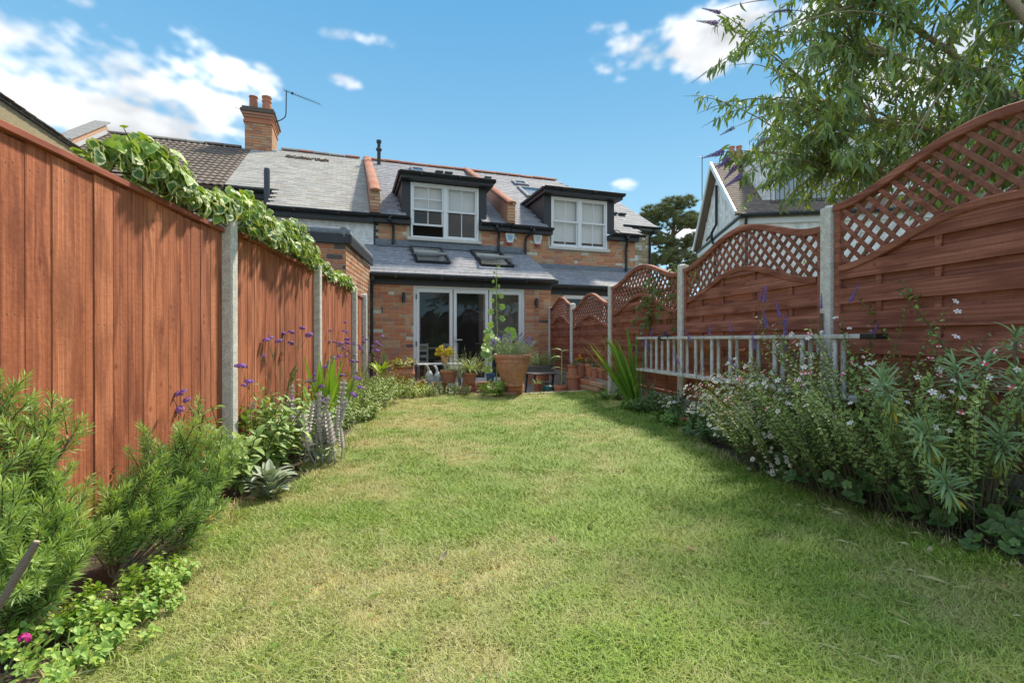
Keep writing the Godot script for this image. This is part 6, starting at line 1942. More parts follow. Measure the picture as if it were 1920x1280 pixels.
	for i in 60:
		var d := rr(5.32, 6.15)
		var y := rr(1.05, 1.68) - (d - 5.3) * 0.12
		var p := Vector3(2.7236 - 0.1739 * d + rr(-0.13, 0.16), y, -d) - cb.position
		var e := p + Vector3(rr(-0.1, 0.05), rr(-0.25, 0.05), rr(-0.1, 0.1))
		cs.tube([p, e], [0.003, 0.002], 4, false)
		for j in 9: ci.append([cl[rng.randi_range(0, 1)], facing(p.lerp(e, rng.randf()) + rdir() * 0.03, rdir() + Vector3(0, -0.5, 0), rdir() + Vector3(-0.6, 0.5, 0.2), rr(0.6, 1.1)), 0.07])
	for i in 7:
		var p := Vector3(0.0 + rr(-0.05, 0.1), 0, rr(-0.5, 0.1))
		cs.tube([p, p + Vector3(0.0, 0.7, rr(-0.1, 0.1)), p + Vector3(rr(-0.05, 0.05), 1.4, rr(-0.3, 0.05))], [0.008, 0.006, 0.004], 5, false)
	part(cb, "stems", cs.mesh(), M.stem)
	scatter(cb, "leaf", ci, 200, M.leaf)
	var sc := plant("climbing_rose", "sparse climbing rose stems trained over the third lattice panel", "climber", Vector3(1.56, 0.1, -6.35), {"n": 8, "r": 0.10, "tilt": 0.3, "h": 1.1, "leaves": cl, "per": 10, "ls": 0.7, "la": 1.0, "f0": 0.2, "sr": 0.0028, "parts": 60, "rz": 6.0, "hmin": 0.8})
	# sword leaves at the patio end
	var cr := thing("crocosmia", "tall sword-leaved crocosmia leaning over the terracotta pots", "perennial", rb(1188, 0.16))
	blades(cr, 34, 0.98, 0.05, 0.26, Vector3(-0.36, 0, 0.05), lin(0.14, 0.29, 0.045), lin(0.24, 0.42, 0.07), 0.25, 0.09, 0.2)
	# litter on the bare ground and stray leaves on the lawn
	var lt := [leaf(0.045, 0.022, 3, 1.2, 0.5, lin(0.30, 0.19, 0.10), lin(0.36, 0.24, 0.13)), leaf(0.05, 0.026, 3, -1.0, 0.4, lin(0.42, 0.33, 0.22), lin(0.46, 0.38, 0.27)), leaf(0.05, 0.03, 3, 0.9, 0.6, lin(0.32, 0.13, 0.06), lin(0.38, 0.17, 0.08))]
	k = 0
	var words := ["curled pale dead leaf on the green grass", "small tan dead leaf on the grass beside the drier patch", "flat tan dead leaf on the dry grass", "dark curled dead leaf at the edge of the shade", "tan dead leaf lying near the shaded cranesbill", "large russet dead leaf under the spurge", "pale dry willow-like leaf on the litter", "small brown leaf on the grass below the daisies", "russet leaf curled at the foot of the cranesbill", "brown leaf near the soil under the sage", "tan leaf on bare ground by the spurge stem", "dry brown leaf on sunlit lawn near the sedum"]
	for q in [[1102, 988, 1], [1030, 1010, 0], [823, 1055, 1], [1287, 1031, 0], [1622, 938, 0], [1712, 948, 2], [1690, 962, 1], [1396, 846, 2], [1735, 962, 2], [1605, 908, 0], [1470, 968, 0], [690, 830, 2]]:
		var f := thing("fallen_leaf", words[k], "leaf", gnd(q[0], q[1], 0.02) , rr(0, TAU), "fallen leaves")
		part(f, "blade", lt[q[2]].m, M.matte_leaf, Transform3D(Basis(Vector3(1, 0, 0), -1.35), Vector3(0, 0.006, 0)))
		k += 1
	var lo := MB.new()
	for i in 260:
		var d := rr(1.3, 3.4)
		var p := Vector3(1.62 + (2.4 - d) * 0.28 + rr(-0.20, 0.38), rr(0.004, 0.012), -d)
		lo.add(lt[rng.randi_range(0, 2)], facing(p, Vector3(rr(-1, 1), rr(-0.1, 0.25), rr(-1, 1)), Vector3.UP + rdir() * 0.6, rr(0.25, 0.8)))
	for i in 90:
		var d := rr(1.1, 5.0)
		var p := Vector3(-1.42 - 0.07 * d + rr(-0.08, 0.16), rr(0.004, 0.012), -d)
		lo.add(lt[rng.randi_range(0, 2)], facing(p, Vector3(rr(-1, 1), rr(-0.1, 0.25), rr(-1, 1)), Vector3.UP + rdir() * 0.6, rr(0.25, 0.7)))
	var l2 := part(self, "leaf_litter", lo.mesh(), M.matte_leaf)
	l2.set_meta("kind", "stuff"); l2.set_meta("label", "brown leaf litter scattered on bare soil in both borders"); l2.set_meta("category", "leaf litter")

func lip_flower(up: Color, lo: Color) -> Dictionary:
	var b := MB.new()
	b.col = lin(0.22, 0.10, 0.10)
	b.tube([Vector3.ZERO, Vector3(0, 0.012, 0)], [0.002, 0.003], 4, false)
	for i in 5:
		var a := TAU * i / 5.0
		b.col = up if i in [0, 3] else lo
		var d := Vector3(cos(a), 0.5, sin(a)) * 0.013
		var s := Vector3(-sin(a), 0, cos(a)) * 0.006
		var o := Vector3(0, 0.010, 0)
		b.flat(o, o + d + s, o + d - s, Vector3.UP)
		b.flat(o + d + s, o + d - s, o + d * 1.5 - Vector3(0, 0.006, 0), Vector3.UP)
	return b.temp()

# ---------- lawn
func dryness(x: float, z: float, n1: FastNoiseLite, n2: FastNoiseLite) -> float:
	var d := -z
	var base := 0.36 - 0.26 * clampf((x + 0.35) / 1.1, -1.0, 1.0) + 0.16 * (1.0 - smoothstep(1.3, 2.6, d)) * (1.0 - smoothstep(-0.2, 0.9, x))
	base -= 0.10 * smoothstep(1.8, 2.6, d) * (1.0 - smoothstep(3.0, 4.2, d))
	return clampf(base + n1.get_noise_2d(x * 100.0, z * 100.0) * 0.70 + n2.get_noise_2d(x * 100.0, z * 100.0) * 0.35, 0.0, 1.0)

func lawn() -> void:
	var edge := PackedVector2Array([Vector2(-0.95, 1.0), Vector2(-1.0, -1.0), Vector2(-1.06, -1.2), Vector2(-1.10, -1.38), Vector2(-1.20, -1.5), Vector2(-1.16, -1.7), Vector2(-1.29, -1.95), Vector2(-1.27, -2.2), Vector2(-1.34, -2.4), Vector2(-1.22, -2.7), Vector2(-1.17, -2.95), Vector2(-1.30, -3.2), Vector2(-1.27, -3.5), Vector2(-1.35, -4.3), Vector2(-1.48, -5.0), Vector2(-1.62, -5.8), Vector2(-1.72, -6.8), Vector2(-1.66, -7.5), Vector2(-0.9, -7.42), Vector2(-0.15, -7.26), Vector2(0.07, -7.30), Vector2(1.36, -7.86), Vector2(1.50, -7.0), Vector2(1.56, -6.2), Vector2(1.50, -5.4), Vector2(1.55, -4.6), Vector2(1.46, -3.8), Vector2(1.42, -3.2), Vector2(1.55, -2.7), Vector2(1.68, -2.2), Vector2(1.80, -1.7), Vector2(1.95, -1.2), Vector2(2.1, 1.0)])
	var n1 := FastNoiseLite.new(); n1.seed = 4; n1.frequency = 0.011; n1.fractal_octaves = 3
	var n2 := FastNoiseLite.new(); n2.seed = 9; n2.frequency = 0.05; n2.fractal_octaves = 3
	# turf: bare thatch between the blades
	var b := MB.new()
	b.slab(Array(edge).map(func(q): return Vector2(q.x, -q.y)), Vector3(0, -0.03, 0), Vector3(1, 0, 0), Vector3(0, 0, -1), 0.03)
	var tx := noise_tex(51, 0.05, 5, Color(0.52, 0.50, 0.36), Color(1, 0.98, 0.9), 1.9)
	struct("lawn", b.mesh(), mk(lin(0.38, 0.34, 0.14), 0.95, tx, Vector3(1.2, 1.2, 1.2), relief(52, 0.12, 4, 5.0), 1.0))
	# blades
	var mm := MultiMesh.new()
	mm.transform_format = MultiMesh.TRANSFORM_3D
	mm.use_colors = true
	mm.mesh = tuft_mesh()
	var xs := []
	var cs := []
	var greens := [lin(0.27, 0.42, 0.055), lin(0.33, 0.47, 0.07), lin(0.21, 0.36, 0.045)]
	var straws := [lin(0.62, 0.54, 0.27), lin(0.55, 0.50, 0.22), lin(0.68, 0.60, 0.35)]
	var tries := 0
	while xs.size() < 64000 and tries < 220000:
		tries += 1
		var d := 0.75 * pow(10.6, rng.randf())
		var x := rr(-1.85, 2.05)
		if absf(x) > d * 1.15 + 0.3: continue
		if rng.randf() > clampf(0.25 + d * 0.25, 0.0, 1.0) * (1.0 if d < 4.0 else 0.8): continue
		var p := Vector2(x, -d)
		if not Geometry2D.is_point_in_polygon(p + Vector2(rr(-0.05, 0.05), rr(-0.05, 0.05)), edge): continue
		var dry := dryness(x, -d, n1, n2)
		# worn places show thatch
		if dry > 0.8 and rng.randf() < 0.45: continue
		var s := rr(0.7, 1.15) * (1.15 - 0.45 * dry) * (1.0 if d < 3.0 else 1.1)
		var a := rr(0, TAU)
		xs.append(Transform3D(Basis(Vector3.UP, a).scaled_local(Vector3(s * 1.1, s * rr(0.75, 1.2), s * 1.1)), Vector3(x, 0.0, -d)))
		var g: Color = greens[rng.randi_range(0, 2)]
		var st: Color = straws[rng.randi_range(0, 2)]
		var c := g.lerp(st, clampf(dry * 1.1 - 0.06 + rr(-0.28, 0.28), 0.0, 1.0)) * rr(0.85, 1.12)
		c.a = 1.0
		cs.append(c)
	for i in edge.size():
		var e0 := edge[i]
		var e1 := edge[(i + 1) % edge.size()]
		if e0.y > 0.5 or e1.y > 0.5: continue
		for j in int(e0.distance_to(e1) * 130.0):
			var q := e0.lerp(e1, rng.randf()) + Vector2(rng.randfn(0.0, 0.035), rng.randfn(0.0, 0.035))
			var s := rr(0.9, 1.9)
			xs.append(Transform3D(Basis(Vector3.UP, rr(0, TAU)).scaled_local(Vector3(s, s * rr(0.7, 1.3), s)), Vector3(q.x, -0.004, q.y)))
			var c2: Color = (straws if rng.randf() < 0.45 else greens)[rng.randi_range(0, 2)] * rr(0.75, 1.1)
			c2.a = 1.0
			cs.append(c2)
	mm.instance_count = xs.size()
	for i in xs.size():
		mm.set_instance_transform(i, xs[i])
		mm.set_instance_color(i, cs[i])
	var o := MultiMeshInstance3D.new()
	o.name = "grass"
	o.multimesh = mm
	o.material_override = vcm(0.6, 0.6)
	add_child(o)
	o.set_meta("kind", "stuff"); o.set_meta("label", "short mown grass, green with dry straw-coloured patches"); o.set_meta("category", "grass")

	var b2 := MB.new()
	for i in 620:
		var d := 0.9 * pow(5.0, rng.randf())
		var x := rr(-1.1, 1.6)
		if n2.get_noise_2d(x * 60.0 + 300.0, d * 60.0) < 0.10 or not Geometry2D.is_point_in_polygon(Vector2(x, -d), edge): continue
		b2.col = lin(0.15, 0.31, 0.05).lerp(lin(0.22, 0.38, 0.07), rng.randf())
		var a0 := rr(0, TAU)
		var p := Vector3(x, rr(0.018, 0.032), -d)
		for j in 3:
			var a := a0 + TAU * j / 3.0
			var u := Vector3(cos(a), rr(0.0, 0.3), sin(a)) * rr(0.006, 0.009)
			var w := Vector3(-sin(a), 0, cos(a)) * 0.0045
			b2.flat(p, p + u + w, p + u - w, Vector3.UP)
			b2.flat(p + u + w, p + u - w, p + u * 1.25, Vector3.UP)
	for i in 900:
		var d := 0.9 * pow(6.0, rng.randf())
		var x := rr(-1.2, 1.7)
		if not Geometry2D.is_point_in_polygon(Vector2(x, -d), edge): continue
		b2.col = lin(0.62, 0.56, 0.34).lerp(lin(0.40, 0.46, 0.16), rng.randf())
		var an := rr(0, TAU)
		var l := rr(0.03, 0.09)
		var u := Vector3(cos(an), 0, sin(an)) * l
		var w := Vector3(-sin(an), 0, cos(an)) * 0.0009
		var p := Vector3(x, rr(0.012, 0.03), -d)
		b2.flat(p + w, p - w, p + u * 0.5 + Vector3(0, rr(0.0, 0.02), 0) + w, Vector3.UP)
		b2.flat(p - w, p + u * 0.5 + Vector3(0, 0.01, 0) + w, p + u + Vector3(0, rr(-0.01, 0.02), 0), Vector3.UP)
	var cl := part(self, "clover", b2.mesh(), M.leaf)
	cl.set_meta("kind", "stuff"); cl.set_meta("label", "clover leaves and loose straw stalks scattered through the turf"); cl.set_meta("category", "turf weeds")

func tuft_mesh() -> ArrayMesh:
	var b := MB.new()
	for i in 24:
		var a := rr(0, TAU)
		var p := Vector3(cos(a), 0, sin(a)) * rr(0, 0.034)
		var h := rr(0.010, 0.034)
		var an := rr(0, TAU)
		var lean := Vector3(cos(an), 0, sin(an)) * h * rr(0.3, 1.6)
		var w := Vector3(-sin(an), 0, cos(an)) * rr(0.0006, 0.0012)
		var m := p + lean * 0.35 + Vector3(0, h * 0.7, 0)
		var e := p + lean + Vector3(0, h * rr(0.75, 1.0), 0)
		var v := rr(0.75, 1.2)
		b.col = Color(v, v, v * rr(0.8, 1.1))
		var nn := (Vector3.UP * 0.8 - lean.normalized() * 0.4).normalized()
		b.tri(p + w, p - w, m + w * 0.9, nn, nn, nn)
		b.tri(p - w, m + w * 0.9, m - w * 0.9, nn, nn, nn)
		b.tri(m + w * 0.9, m - w * 0.9, e, nn, nn, nn)
	return b.mesh()

# ---------- patio edge: pots, ornaments, low walls
func pot(called: String, label: String, p: Vector3, r: float, rb: float, h: float, m: Material, style := "plain", group := "") -> Node3D:
	var t := thing(called, label, "flower pot", p, rr(0, TAU), group)
	var pf := []
	if style == "bowl":
		pf = [Vector2(0.0, 0.0), Vector2(rb, 0.0), Vector2(rb * 1.06, 0.02), Vector2(r * 0.96, h * 0.36), Vector2(r * 1.02, h * 0.56), Vector2(r * 0.96, h * 0.76), Vector2(r * 0.82, h * 0.86), Vector2(r * 0.84, h * 0.90), Vector2(r * 0.98, h * 0.95), Vector2(r * 0.98, h), Vector2(r * 0.86, h), Vector2(r * 0.80, h * 0.86)]
	elif style == "large":
		pf = [Vector2(0.0, 0.0), Vector2(rb * 1.02, 0.0), Vector2(rb * 1.06, h * 0.03), Vector2(rb * 1.04, h * 0.065), Vector2(rb, h * 0.075), Vector2(rb * 1.12, h * 0.2), Vector2(lerpf(rb, r, 0.62), h * 0.55), Vector2(r * 0.895, h * 0.73), Vector2(r * 0.925, h * 0.745), Vector2(r * 0.94, h * 0.87), Vector2(r * 0.955, h * 0.885), Vector2(r, h * 0.895), Vector2(r * 1.005, h * 0.925), Vector2(r, h * 0.985), Vector2(r * 0.985, h), Vector2(r * 0.90, h), Vector2(r * 0.86, h * 0.88)]
	elif style == "tall":
		pf = [Vector2(0.0, 0.0), Vector2(rb, 0.0), Vector2(rb, h * 0.56), Vector2(rb * 1.12, h * 0.58), Vector2(rb * 1.12, h * 0.63), Vector2(rb * 0.92, h * 0.65), Vector2(r * 0.84, h * 0.92), Vector2(r, h * 0.94), Vector2(r, h), Vector2(r * 0.82, h), Vector2(r * 0.8, h * 0.9)]
	else:
		pf = [Vector2(0.0, 0.0), Vector2(rb, 0.0), Vector2(rb * 1.02, h * 0.02), Vector2(lerpf(rb, r, 0.80) * 0.97, h * 0.76), Vector2(r * 0.95, h * 0.78), Vector2(r, h * 0.80), Vector2(r * 1.01, h * 0.96), Vector2(r * 0.99, h), Vector2(r * 0.88, h), Vector2(r * 0.85, h * 0.88)]
	var b := MB.new()
	b.lathe(pf, 32)
	part(t, "vessel", b.mesh(), m)
	var s := MB.new()
	s.lathe([Vector2(r * 0.87, h * 0.885), Vector2(r * 0.4, h * 0.90), Vector2(0.0, h * 0.905)], 16, Vector3.ZERO, 0.03)
	part(t, "compost", s.mesh(), M.soil)
	return t

func patio() -> void:
	# rough brick edging that holds the bed above the patio
	var ed := thing("brick_edging", "low rough red-brick edging wall between lawn and patio, behind the plants", "garden wall", Vector3(-1.2, 0, -7.85))
	var bm := MB.new()
	bm.cbox(Vector3.ZERO, Vector3(0.21, 0.068, 0.10), 0.008)
	var me := bm.mesh()
	for row in 4:
		for i in 9:
			var x := -0.95 + i * 0.225 + (0.11 if row % 2 == 1 else 0.0)
			if row == 3 and (i in [1, 2, 5, 8]): continue
			part(ed, "brick", me, M["brick%d" % [0, 2, 5, 4, 0][rng.randi_range(0, 4)]], Transform3D(Basis(Vector3.UP, rr(-0.06, 0.06)), Vector3(x, -0.10 + row * 0.074, rr(-0.012, 0.012) - x * 0.10)))
	# low wall under the fence-side pots
	var lw := thing("low_wall", "low wall carrying the row of terracotta pots along the fence", "garden wall", Vector3(1.26, 0, -8.1))
	var dr := Vector3(0.30, 0, 1.15).normalized()
	lw.basis = Basis(dr, Vector3.UP, dr.cross(Vector3.UP))
	for row in 4:
		for i in 6:
			part(lw, "brick", me, M["brick%d" % [4, 5, 8, 2][rng.randi_range(0, 3)]], Transform3D(Basis(), Vector3(-0.6 + i * 0.225 + (0.11 if row % 2 == 1 else 0.0), -0.085 + row * 0.075, 0.06)))
			if row == 3: part(lw, "brick", me, M["brick%d" % [4, 5, 8, 2][rng.randi_range(0, 3)]], Transform3D(Basis(), Vector3(-0.6 + i * 0.225, -0.085 + row * 0.075, -0.05)))
	var core := MB.new()
	core.box(Vector3(0.05, 0.0, -0.04), Vector3(1.4, 0.25, 0.14))
	part(lw, "core", core.mesh(), M.mortar)
	# big planter on bricks, with lavender
	var bp := Vector3(0.008, 0.15, -7.28)
	for q in [[-0.05, 0.037, 0.05, 0.0], [0.02, 0.112, 0.03, 0.3], [-0.12, 0.037, -0.12, 1.2], [0.10, 0.037, -0.10, 1.5], [-0.1, 0.112, -0.1, 1.3], [0.11, 0.112, -0.08, 1.35]]:
		var b := MB.new()
		b.cbox(Vector3.ZERO, Vector3(0.215, 0.072, 0.105), 0.007)
		var br := thing("loose_brick", ["lower front brick under the large terracotta planter", "upper front brick under the large terracotta planter", "brick under the back of the large planter, on the daisy side", "brick under the back of the large planter, on the kerb side", "second-course brick at the planter's back, hollyhock side", "second-course brick at the planter's back, kerb side"][[-0.05, 0.02, -0.12, 0.10, -0.1, 0.11].find(q[0])], "brick", Vector3(bp.x + q[0], q[1], bp.z + q[2]), q[3], "bricks under the planter")
		part(br, "block", b.mesh(), M["brick%d" % [2, 0, 5, 4][rng.randi_range(0, 3)]])
	pot("planter", "large terracotta-coloured planter of lavender standing on bricks at the lawn's end", bp, 0.272, 0.155, 0.465, M.terracotta_plastic, "large")
	var lv := [leaf(0.06, 0.009, 2, 0.3, 0.1, lin(0.25, 0.33, 0.17), lin(0.30, 0.38, 0.21)), leaf(0.055, 0.008, 2, 0.3, 0.1, lin(0.33, 0.41, 0.20), lin(0.37, 0.44, 0.24))]
	var lf := [spike(0.06, 0.013, 44, lin(0.22, 0.17, 0.46), lin(0.34, 0.27, 0.56), 0.3), spike(0.05, 0.012, 36, lin(0.24, 0.20, 0.40), lin(0.36, 0.31, 0.52), 0.3)]
	plant("lavender", "flowering lavender filling the large planter", "shrub", bp + Vector3(0, 0.42, 0), {"n": 150, "r": 0.2, "tilt": 0.75, "h": 0.37, "leaves": lv, "per": 20, "ls": 1.0, "la": 0.7, "f0": 0.05, "sr": 0.0012, "flowers": lf, "fp": 0.55, "parts": 60, "fparts": 60, "stem_col": lin(0.18, 0.24, 0.12), "mat": M.matte_leaf})
	# hollyhock
	var hl := [round_leaf(0.22, 5, 0.14, lin(0.22, 0.38, 0.07), lin(0.28, 0.44, 0.10)), round_leaf(0.19, 5, 0.14, lin(0.27, 0.44, 0.07), lin(0.33, 0.49, 0.10)), round_leaf(0.20, 5, 0.12, lin(0.17, 0.32, 0.06), lin(0.22, 0.37, 0.09))]
	var hh := thing("hollyhock", "single tall hollyhock stem with big pale leaves beside the large planter", "flower", at(929, 735, 7.6))
	var hb := MB.new()
	hb.col = lin(0.28, 0.36, 0.12)
	var hp0 := []
	for i in 9: hp0.append(Vector3(0.018 * sin(i * 0.7) + i * 0.005, i * 0.257, 0.01 * cos(i * 0.9)))
	hb.tube(hp0, [0.011, 0.011, 0.010, 0.009, 0.008, 0.007, 0.006, 0.005, 0.003], 7)
	part(hh, "stem", hb.mesh(), M.stem)
	var hi := []
	for q in [[0.30, 0.8, 0.7], [0.36, 3.3, 0.8], [0.62, 2.9, 1.0], [0.70, 3.6, 0.95], [0.66, 0.1, 0.9], [0.78, 5.5, 0.9], [0.84, 2.6, 1.0], [0.92, 0.25, 1.15], [0.95, 3.3, 0.8], [0.86, 4.4, 0.9], [0.74, 1.2, 0.9], [0.58, 4.9, 0.9], [0.52, 2.2, 0.8], [1.05, 2.9, 0.6], [1.15, 0.5, 0.5], [1.25, 3.2, 0.5], [1.33, 0.2, 0.48], [1.42, 2.8, 0.4], [1.50, 0.4, 0.42], [1.58, 3.4, 0.34], [1.65, 0.9, 0.3], [1.72, 3.0, 0.28], [1.80, 0.1, 0.28], [1.86, 2.6, 0.22], [1.95, 0.4, 0.2], [0.06, 1.0, 0.6], [0.10, 4.0, 0.7], [0.08, 2.4, 0.7], [0.14, 5.4, 0.6]]:
		var d := Vector3(cos(q[1]), 0.05, -sin(q[1]))
		var p := Vector3(0.018 * sin(q[0] / 0.257 * 0.7) + q[0] * 0.02, q[0], 0)
		hi.append([hl[rng.randi_range(0, 2)], facing(p + d * 0.09 * q[2], d + Vector3(0, -0.3, 0), Vector3(0, 0.5, 0.9) + rdir() * 0.4, q[2]), 0.15])
	var bud := floret_head(0.014, 24, 1.0, lin(0.24, 0.34, 0.10), lin(0.32, 0.42, 0.14), 0.45)
	for i in 26: hi.append([bud, facing(Vector3(0.04 * sin(i * 2.4), 1.15 + i * 0.036, 0.03 * cos(i * 2.4)), Vector3(sin(i * 2.4), 0.4, cos(i * 2.4)), rdir(), 1.0 - i * 0.02), 0.02])
	scatter(hh, "leaf", hi, 80, M.leaf)
	indoor_furniture()
	# left of the planter, on or behind the edging
	var yt := 0.158
	var ylw := lin(0.62, 0.48, 0.03)
	var pf := [leaf(0.045, 0.03, 3, 0.5, 0.2, lin(0.34, 0.40, 0.05), lin(0.46, 0.46, 0.07)), leaf(0.04, 0.028, 3, 0.4, 0.2, lin(0.22, 0.32, 0.06), lin(0.40, 0.42, 0.08)), leaf(0.04, 0.026, 3, 0.4, 0.2, lin(0.30, 0.14, 0.06), lin(0.36, 0.22, 0.08))]
	var p1 := Vector3(-1.73, yt, -7.82)
	pot("bowl_pot", "rounded terracotta bowl with golden foliage at the end of the edging wall", p1, 0.175, 0.12, 0.25, M.terracotta, "bowl")
	plant("coleus", "golden-leaved plant spilling from the rounded terracotta bowl", "plant", p1 + Vector3(0, 0.22, 0), {"n": 40, "r": 0.13, "tilt": 0.9, "h": 0.22, "leaves": pf, "per": 12, "ls": 1.35, "la": 1.1, "f0": 0.1, "sr": 0.002, "parts": 50})
	var p2 := Vector3(-1.0, yt - 0.01, -7.78)
	pot("clay_pot", "terracotta pot of succulents beside the silver birds", p2, 0.135, 0.09, 0.20, M.old_terracotta)
	plant("houseleek", "low green succulents in the clay pot beside the silver birds", "plant", p2 + Vector3(0, 0.17, 0), {"n": 22, "r": 0.10, "tilt": 0.8, "h": 0.06, "leaves": [leaf(0.035, 0.014, 3, 0.2, 0.5, lin(0.13, 0.22, 0.08), lin(0.17, 0.26, 0.10))], "per": 10, "la": 0.9, "f0": 0.1, "sr": 0.002, "parts": 40})
	var p3 := Vector3(-0.66, yt - 0.01, -7.74)
	pot("clay_pot", "terracotta pot hidden under a variegated spider plant", p3, 0.115, 0.075, 0.17, M.old_terracotta)
	var sp := thing("spider_plant", "arching green and cream spider plant in a clay pot", "plant", p3 + Vector3(0, 0.155, 0))
	blades(sp, 110, 0.38, 0.018, 1.2, Vector3.ZERO, lin(0.22, 0.33, 0.10), lin(0.50, 0.54, 0.30), 1.6, 0.05, 0.2)
	plant("yellow_daisy", "slender stems with small yellow flowers above the spider plant", "flower", p3 + Vector3(-0.06, 0.1, -0.12), {"n": 60, "r": 0.2, "tilt": 0.5, "h": 0.46, "leaves": lv, "per": 9, "ls": 1.1, "la": 0.5, "sr": 0.0012, "flowers": [floret_head(0.012, 16, 0.6, lin(0.60, 0.46, 0.03), lin(0.66, 0.52, 0.06), 0.5), spike(0.05, 0.005, 14, lin(0.42, 0.42, 0.26), lin(0.5, 0.48, 0.32))], "fs": 1.0, "parts": 40, "stem_col": lin(0.26, 0.32, 0.16), "rx": 1.5})
	plant("silver_grass", "grey feathery artemisia between the clay pots", "plant", Vector3(-0.86, yt, -7.9), {"n": 60, "r": 0.14, "tilt": 0.5, "h": 0.38, "leaves": [leaf(0.06, 0.010, 2, 0.4, 0.1, lin(0.36, 0.40, 0.33), lin(0.44, 0.47, 0.40))], "per": 18, "la": 0.8, "sr": 0.0013, "stem_col": lin(0.3, 0.33, 0.26), "parts": 30, "mat": M.matte_leaf})
	plant("red_coleus", "red and green broad-leaved coleus next to the rounded bowl", "plant", Vector3(-1.45, 0.05, -7.72), {"n": 7, "r": 0.07, "tilt": 0.6, "h": 0.24, "leaves": [leaf(0.11, 0.05, 4, 0.5, 0.25, lin(0.40, 0.05, 0.07), lin(0.46, 0.09, 0.11)), leaf(0.11, 0.05, 4, 0.5, 0.25, lin(0.14, 0.28, 0.07), lin(0.17, 0.32, 0.09)), leaf(0.10, 0.045, 4, 0.5, 0.25, lin(0.16, 0.30, 0.08), lin(0.46, 0.12, 0.14))], "per": 6, "la": 0.8, "f0": 0.2, "sr": 0.004, "parts": 50})
	plant("golden_oregano", "bright yellow-green oregano mound below the rounded bowl", "herb", gnd(766, 744), {"n": 90, "r": 0.24, "tilt": 0.9, "h": 0.27, "leaves": [leaf(0.026, 0.017, 3, 0.4, 0.2, lin(0.34, 0.44, 0.05), lin(0.42, 0.50, 0.07)), leaf(0.024, 0.016, 3, 0.4, 0.2, lin(0.27, 0.38, 0.05), lin(0.34, 0.44, 0.06))], "per": 14, "ls": 1.6, "la": 1.1, "f0": 0.2, "sr": 0.0014, "parts": 40, "rx": 1.3})
	plant("euonymus", "small variegated shrub in front of the edging bricks", "shrub", gnd(838, 742), {"n": 80, "r": 0.2, "tilt": 0.7, "h": 0.25, "leaves": [leaf(0.026, 0.015, 3, 0.3, 0.2, lin(0.12, 0.20, 0.07), lin(0.44, 0.44, 0.24)), leaf(0.024, 0.014, 3, 0.3, 0.2, lin(0.15, 0.22, 0.08), lin(0.20, 0.28, 0.12))], "per": 15, "ls": 1.5, "la": 1.0, "sr": 0.0016, "parts": 40, "rx": 1.5})
	plant("nasturtium", "round-leaved yellow-green plant at the foot of the hollyhock", "plant", gnd(924, 744), {"n": 20, "r": 0.13, "tilt": 0.6, "h": 0.30, "leaves": [hl[1], hl[0]], "per": 6, "ls": 0.36, "la": 1.0, "sr": 0.002, "parts": 40})
	# silver birds
	for i in 2:
		var t := thing("bird_ornament", ["pale grey bird ornament with upstretched neck on the edging wall", "smaller grey bird ornament close beside its taller twin"][i], "garden ornament", Vector3(-1.30 + i * 0.125, yt - 0.08, -7.70 - i * 0.05), 0.4 - 0.9 * i)
		var s := 1.0 - 0.08 * i
		var bm2 := MB.new()
		bm2.lathe([Vector2(0.0, 0.0), Vector2(0.045, 0.0), Vector2(0.05, 0.02), Vector2(0.03, 0.05), Vector2(0.035, 0.09), Vector2(0.058, 0.14), Vector2(0.062, 0.19), Vector2(0.048, 0.235), Vector2(0.025, 0.265), Vector2(0.0, 0.275)].map(func(q): return q * s), 14)
		part(t, "body", bm2.mesh(), mk(lin(0.50, 0.53, 0.53), 0.5, TM.blotch, Vector3(6, 6, 6)))
		var nk := MB.new()
		nk.tube([Vector3(0, 0.24, 0) * s, Vector3(-0.012, 0.29, 0) * s, Vector3(-0.03, 0.335, 0) * s, Vector3(-0.06, 0.365, 0.0) * s, Vector3(-0.10, 0.372, 0) * s], [0.026, 0.018, 0.017, 0.018, 0.004], 10)
		part(t, "neck", nk.mesh(), mk(lin(0.50, 0.53, 0.53), 0.5, TM.blotch, Vector3(6, 6, 6)))
		for sg in [-1.0, 1.0]:
			var wg := MB.new()
			wg.slab([Vector2(-0.05, 0.20), Vector2(0.04, 0.22), Vector2(0.085, 0.07), Vector2(0.03, 0.10), Vector2(-0.03, 0.13)].map(func(q): return q * s), Vector3(0, 0, sg * 0.056 * s - 0.006), Vector3(1, 0, 0), Vector3.UP, 0.012)
			part(t, "wing", wg.mesh(), mk(lin(0.42, 0.45, 0.46), 0.55))
	# pale garden table with a pot of yellow flowers
	var tb := thing("garden_table", "low grey garden table in front of the glass doors", "table", Vector3(-1.28, -0.125, -8.7), deg_to_rad(18))
	var tt := MB.new()
	tt.cbox(Vector3(0, 0.528, 0), Vector3(0.80, 0.02, 0.45), 0.006)
	part(tb, "table_top", tt.mesh(), mk(lin(0.34, 0.37, 0.40), 0.6))
	for q in [[-0.4, -0.2], [0.4, -0.2], [-0.4, 0.2], [0.4, 0.2]]:
		var lg := MB.new()
		lg.cbox(Vector3(q[0], 0.255, q[1]), Vector3(0.045, 0.51, 0.045), 0.004)
		part(tb, "leg", lg.mesh(), M.old_wood)
	var p4 := Vector3(-1.18, 0.416, -8.62)
	pot("clay_pot", "small orange clay pot of yellow flowers on the grey table", p4, 0.072, 0.05, 0.13, M.terracotta)
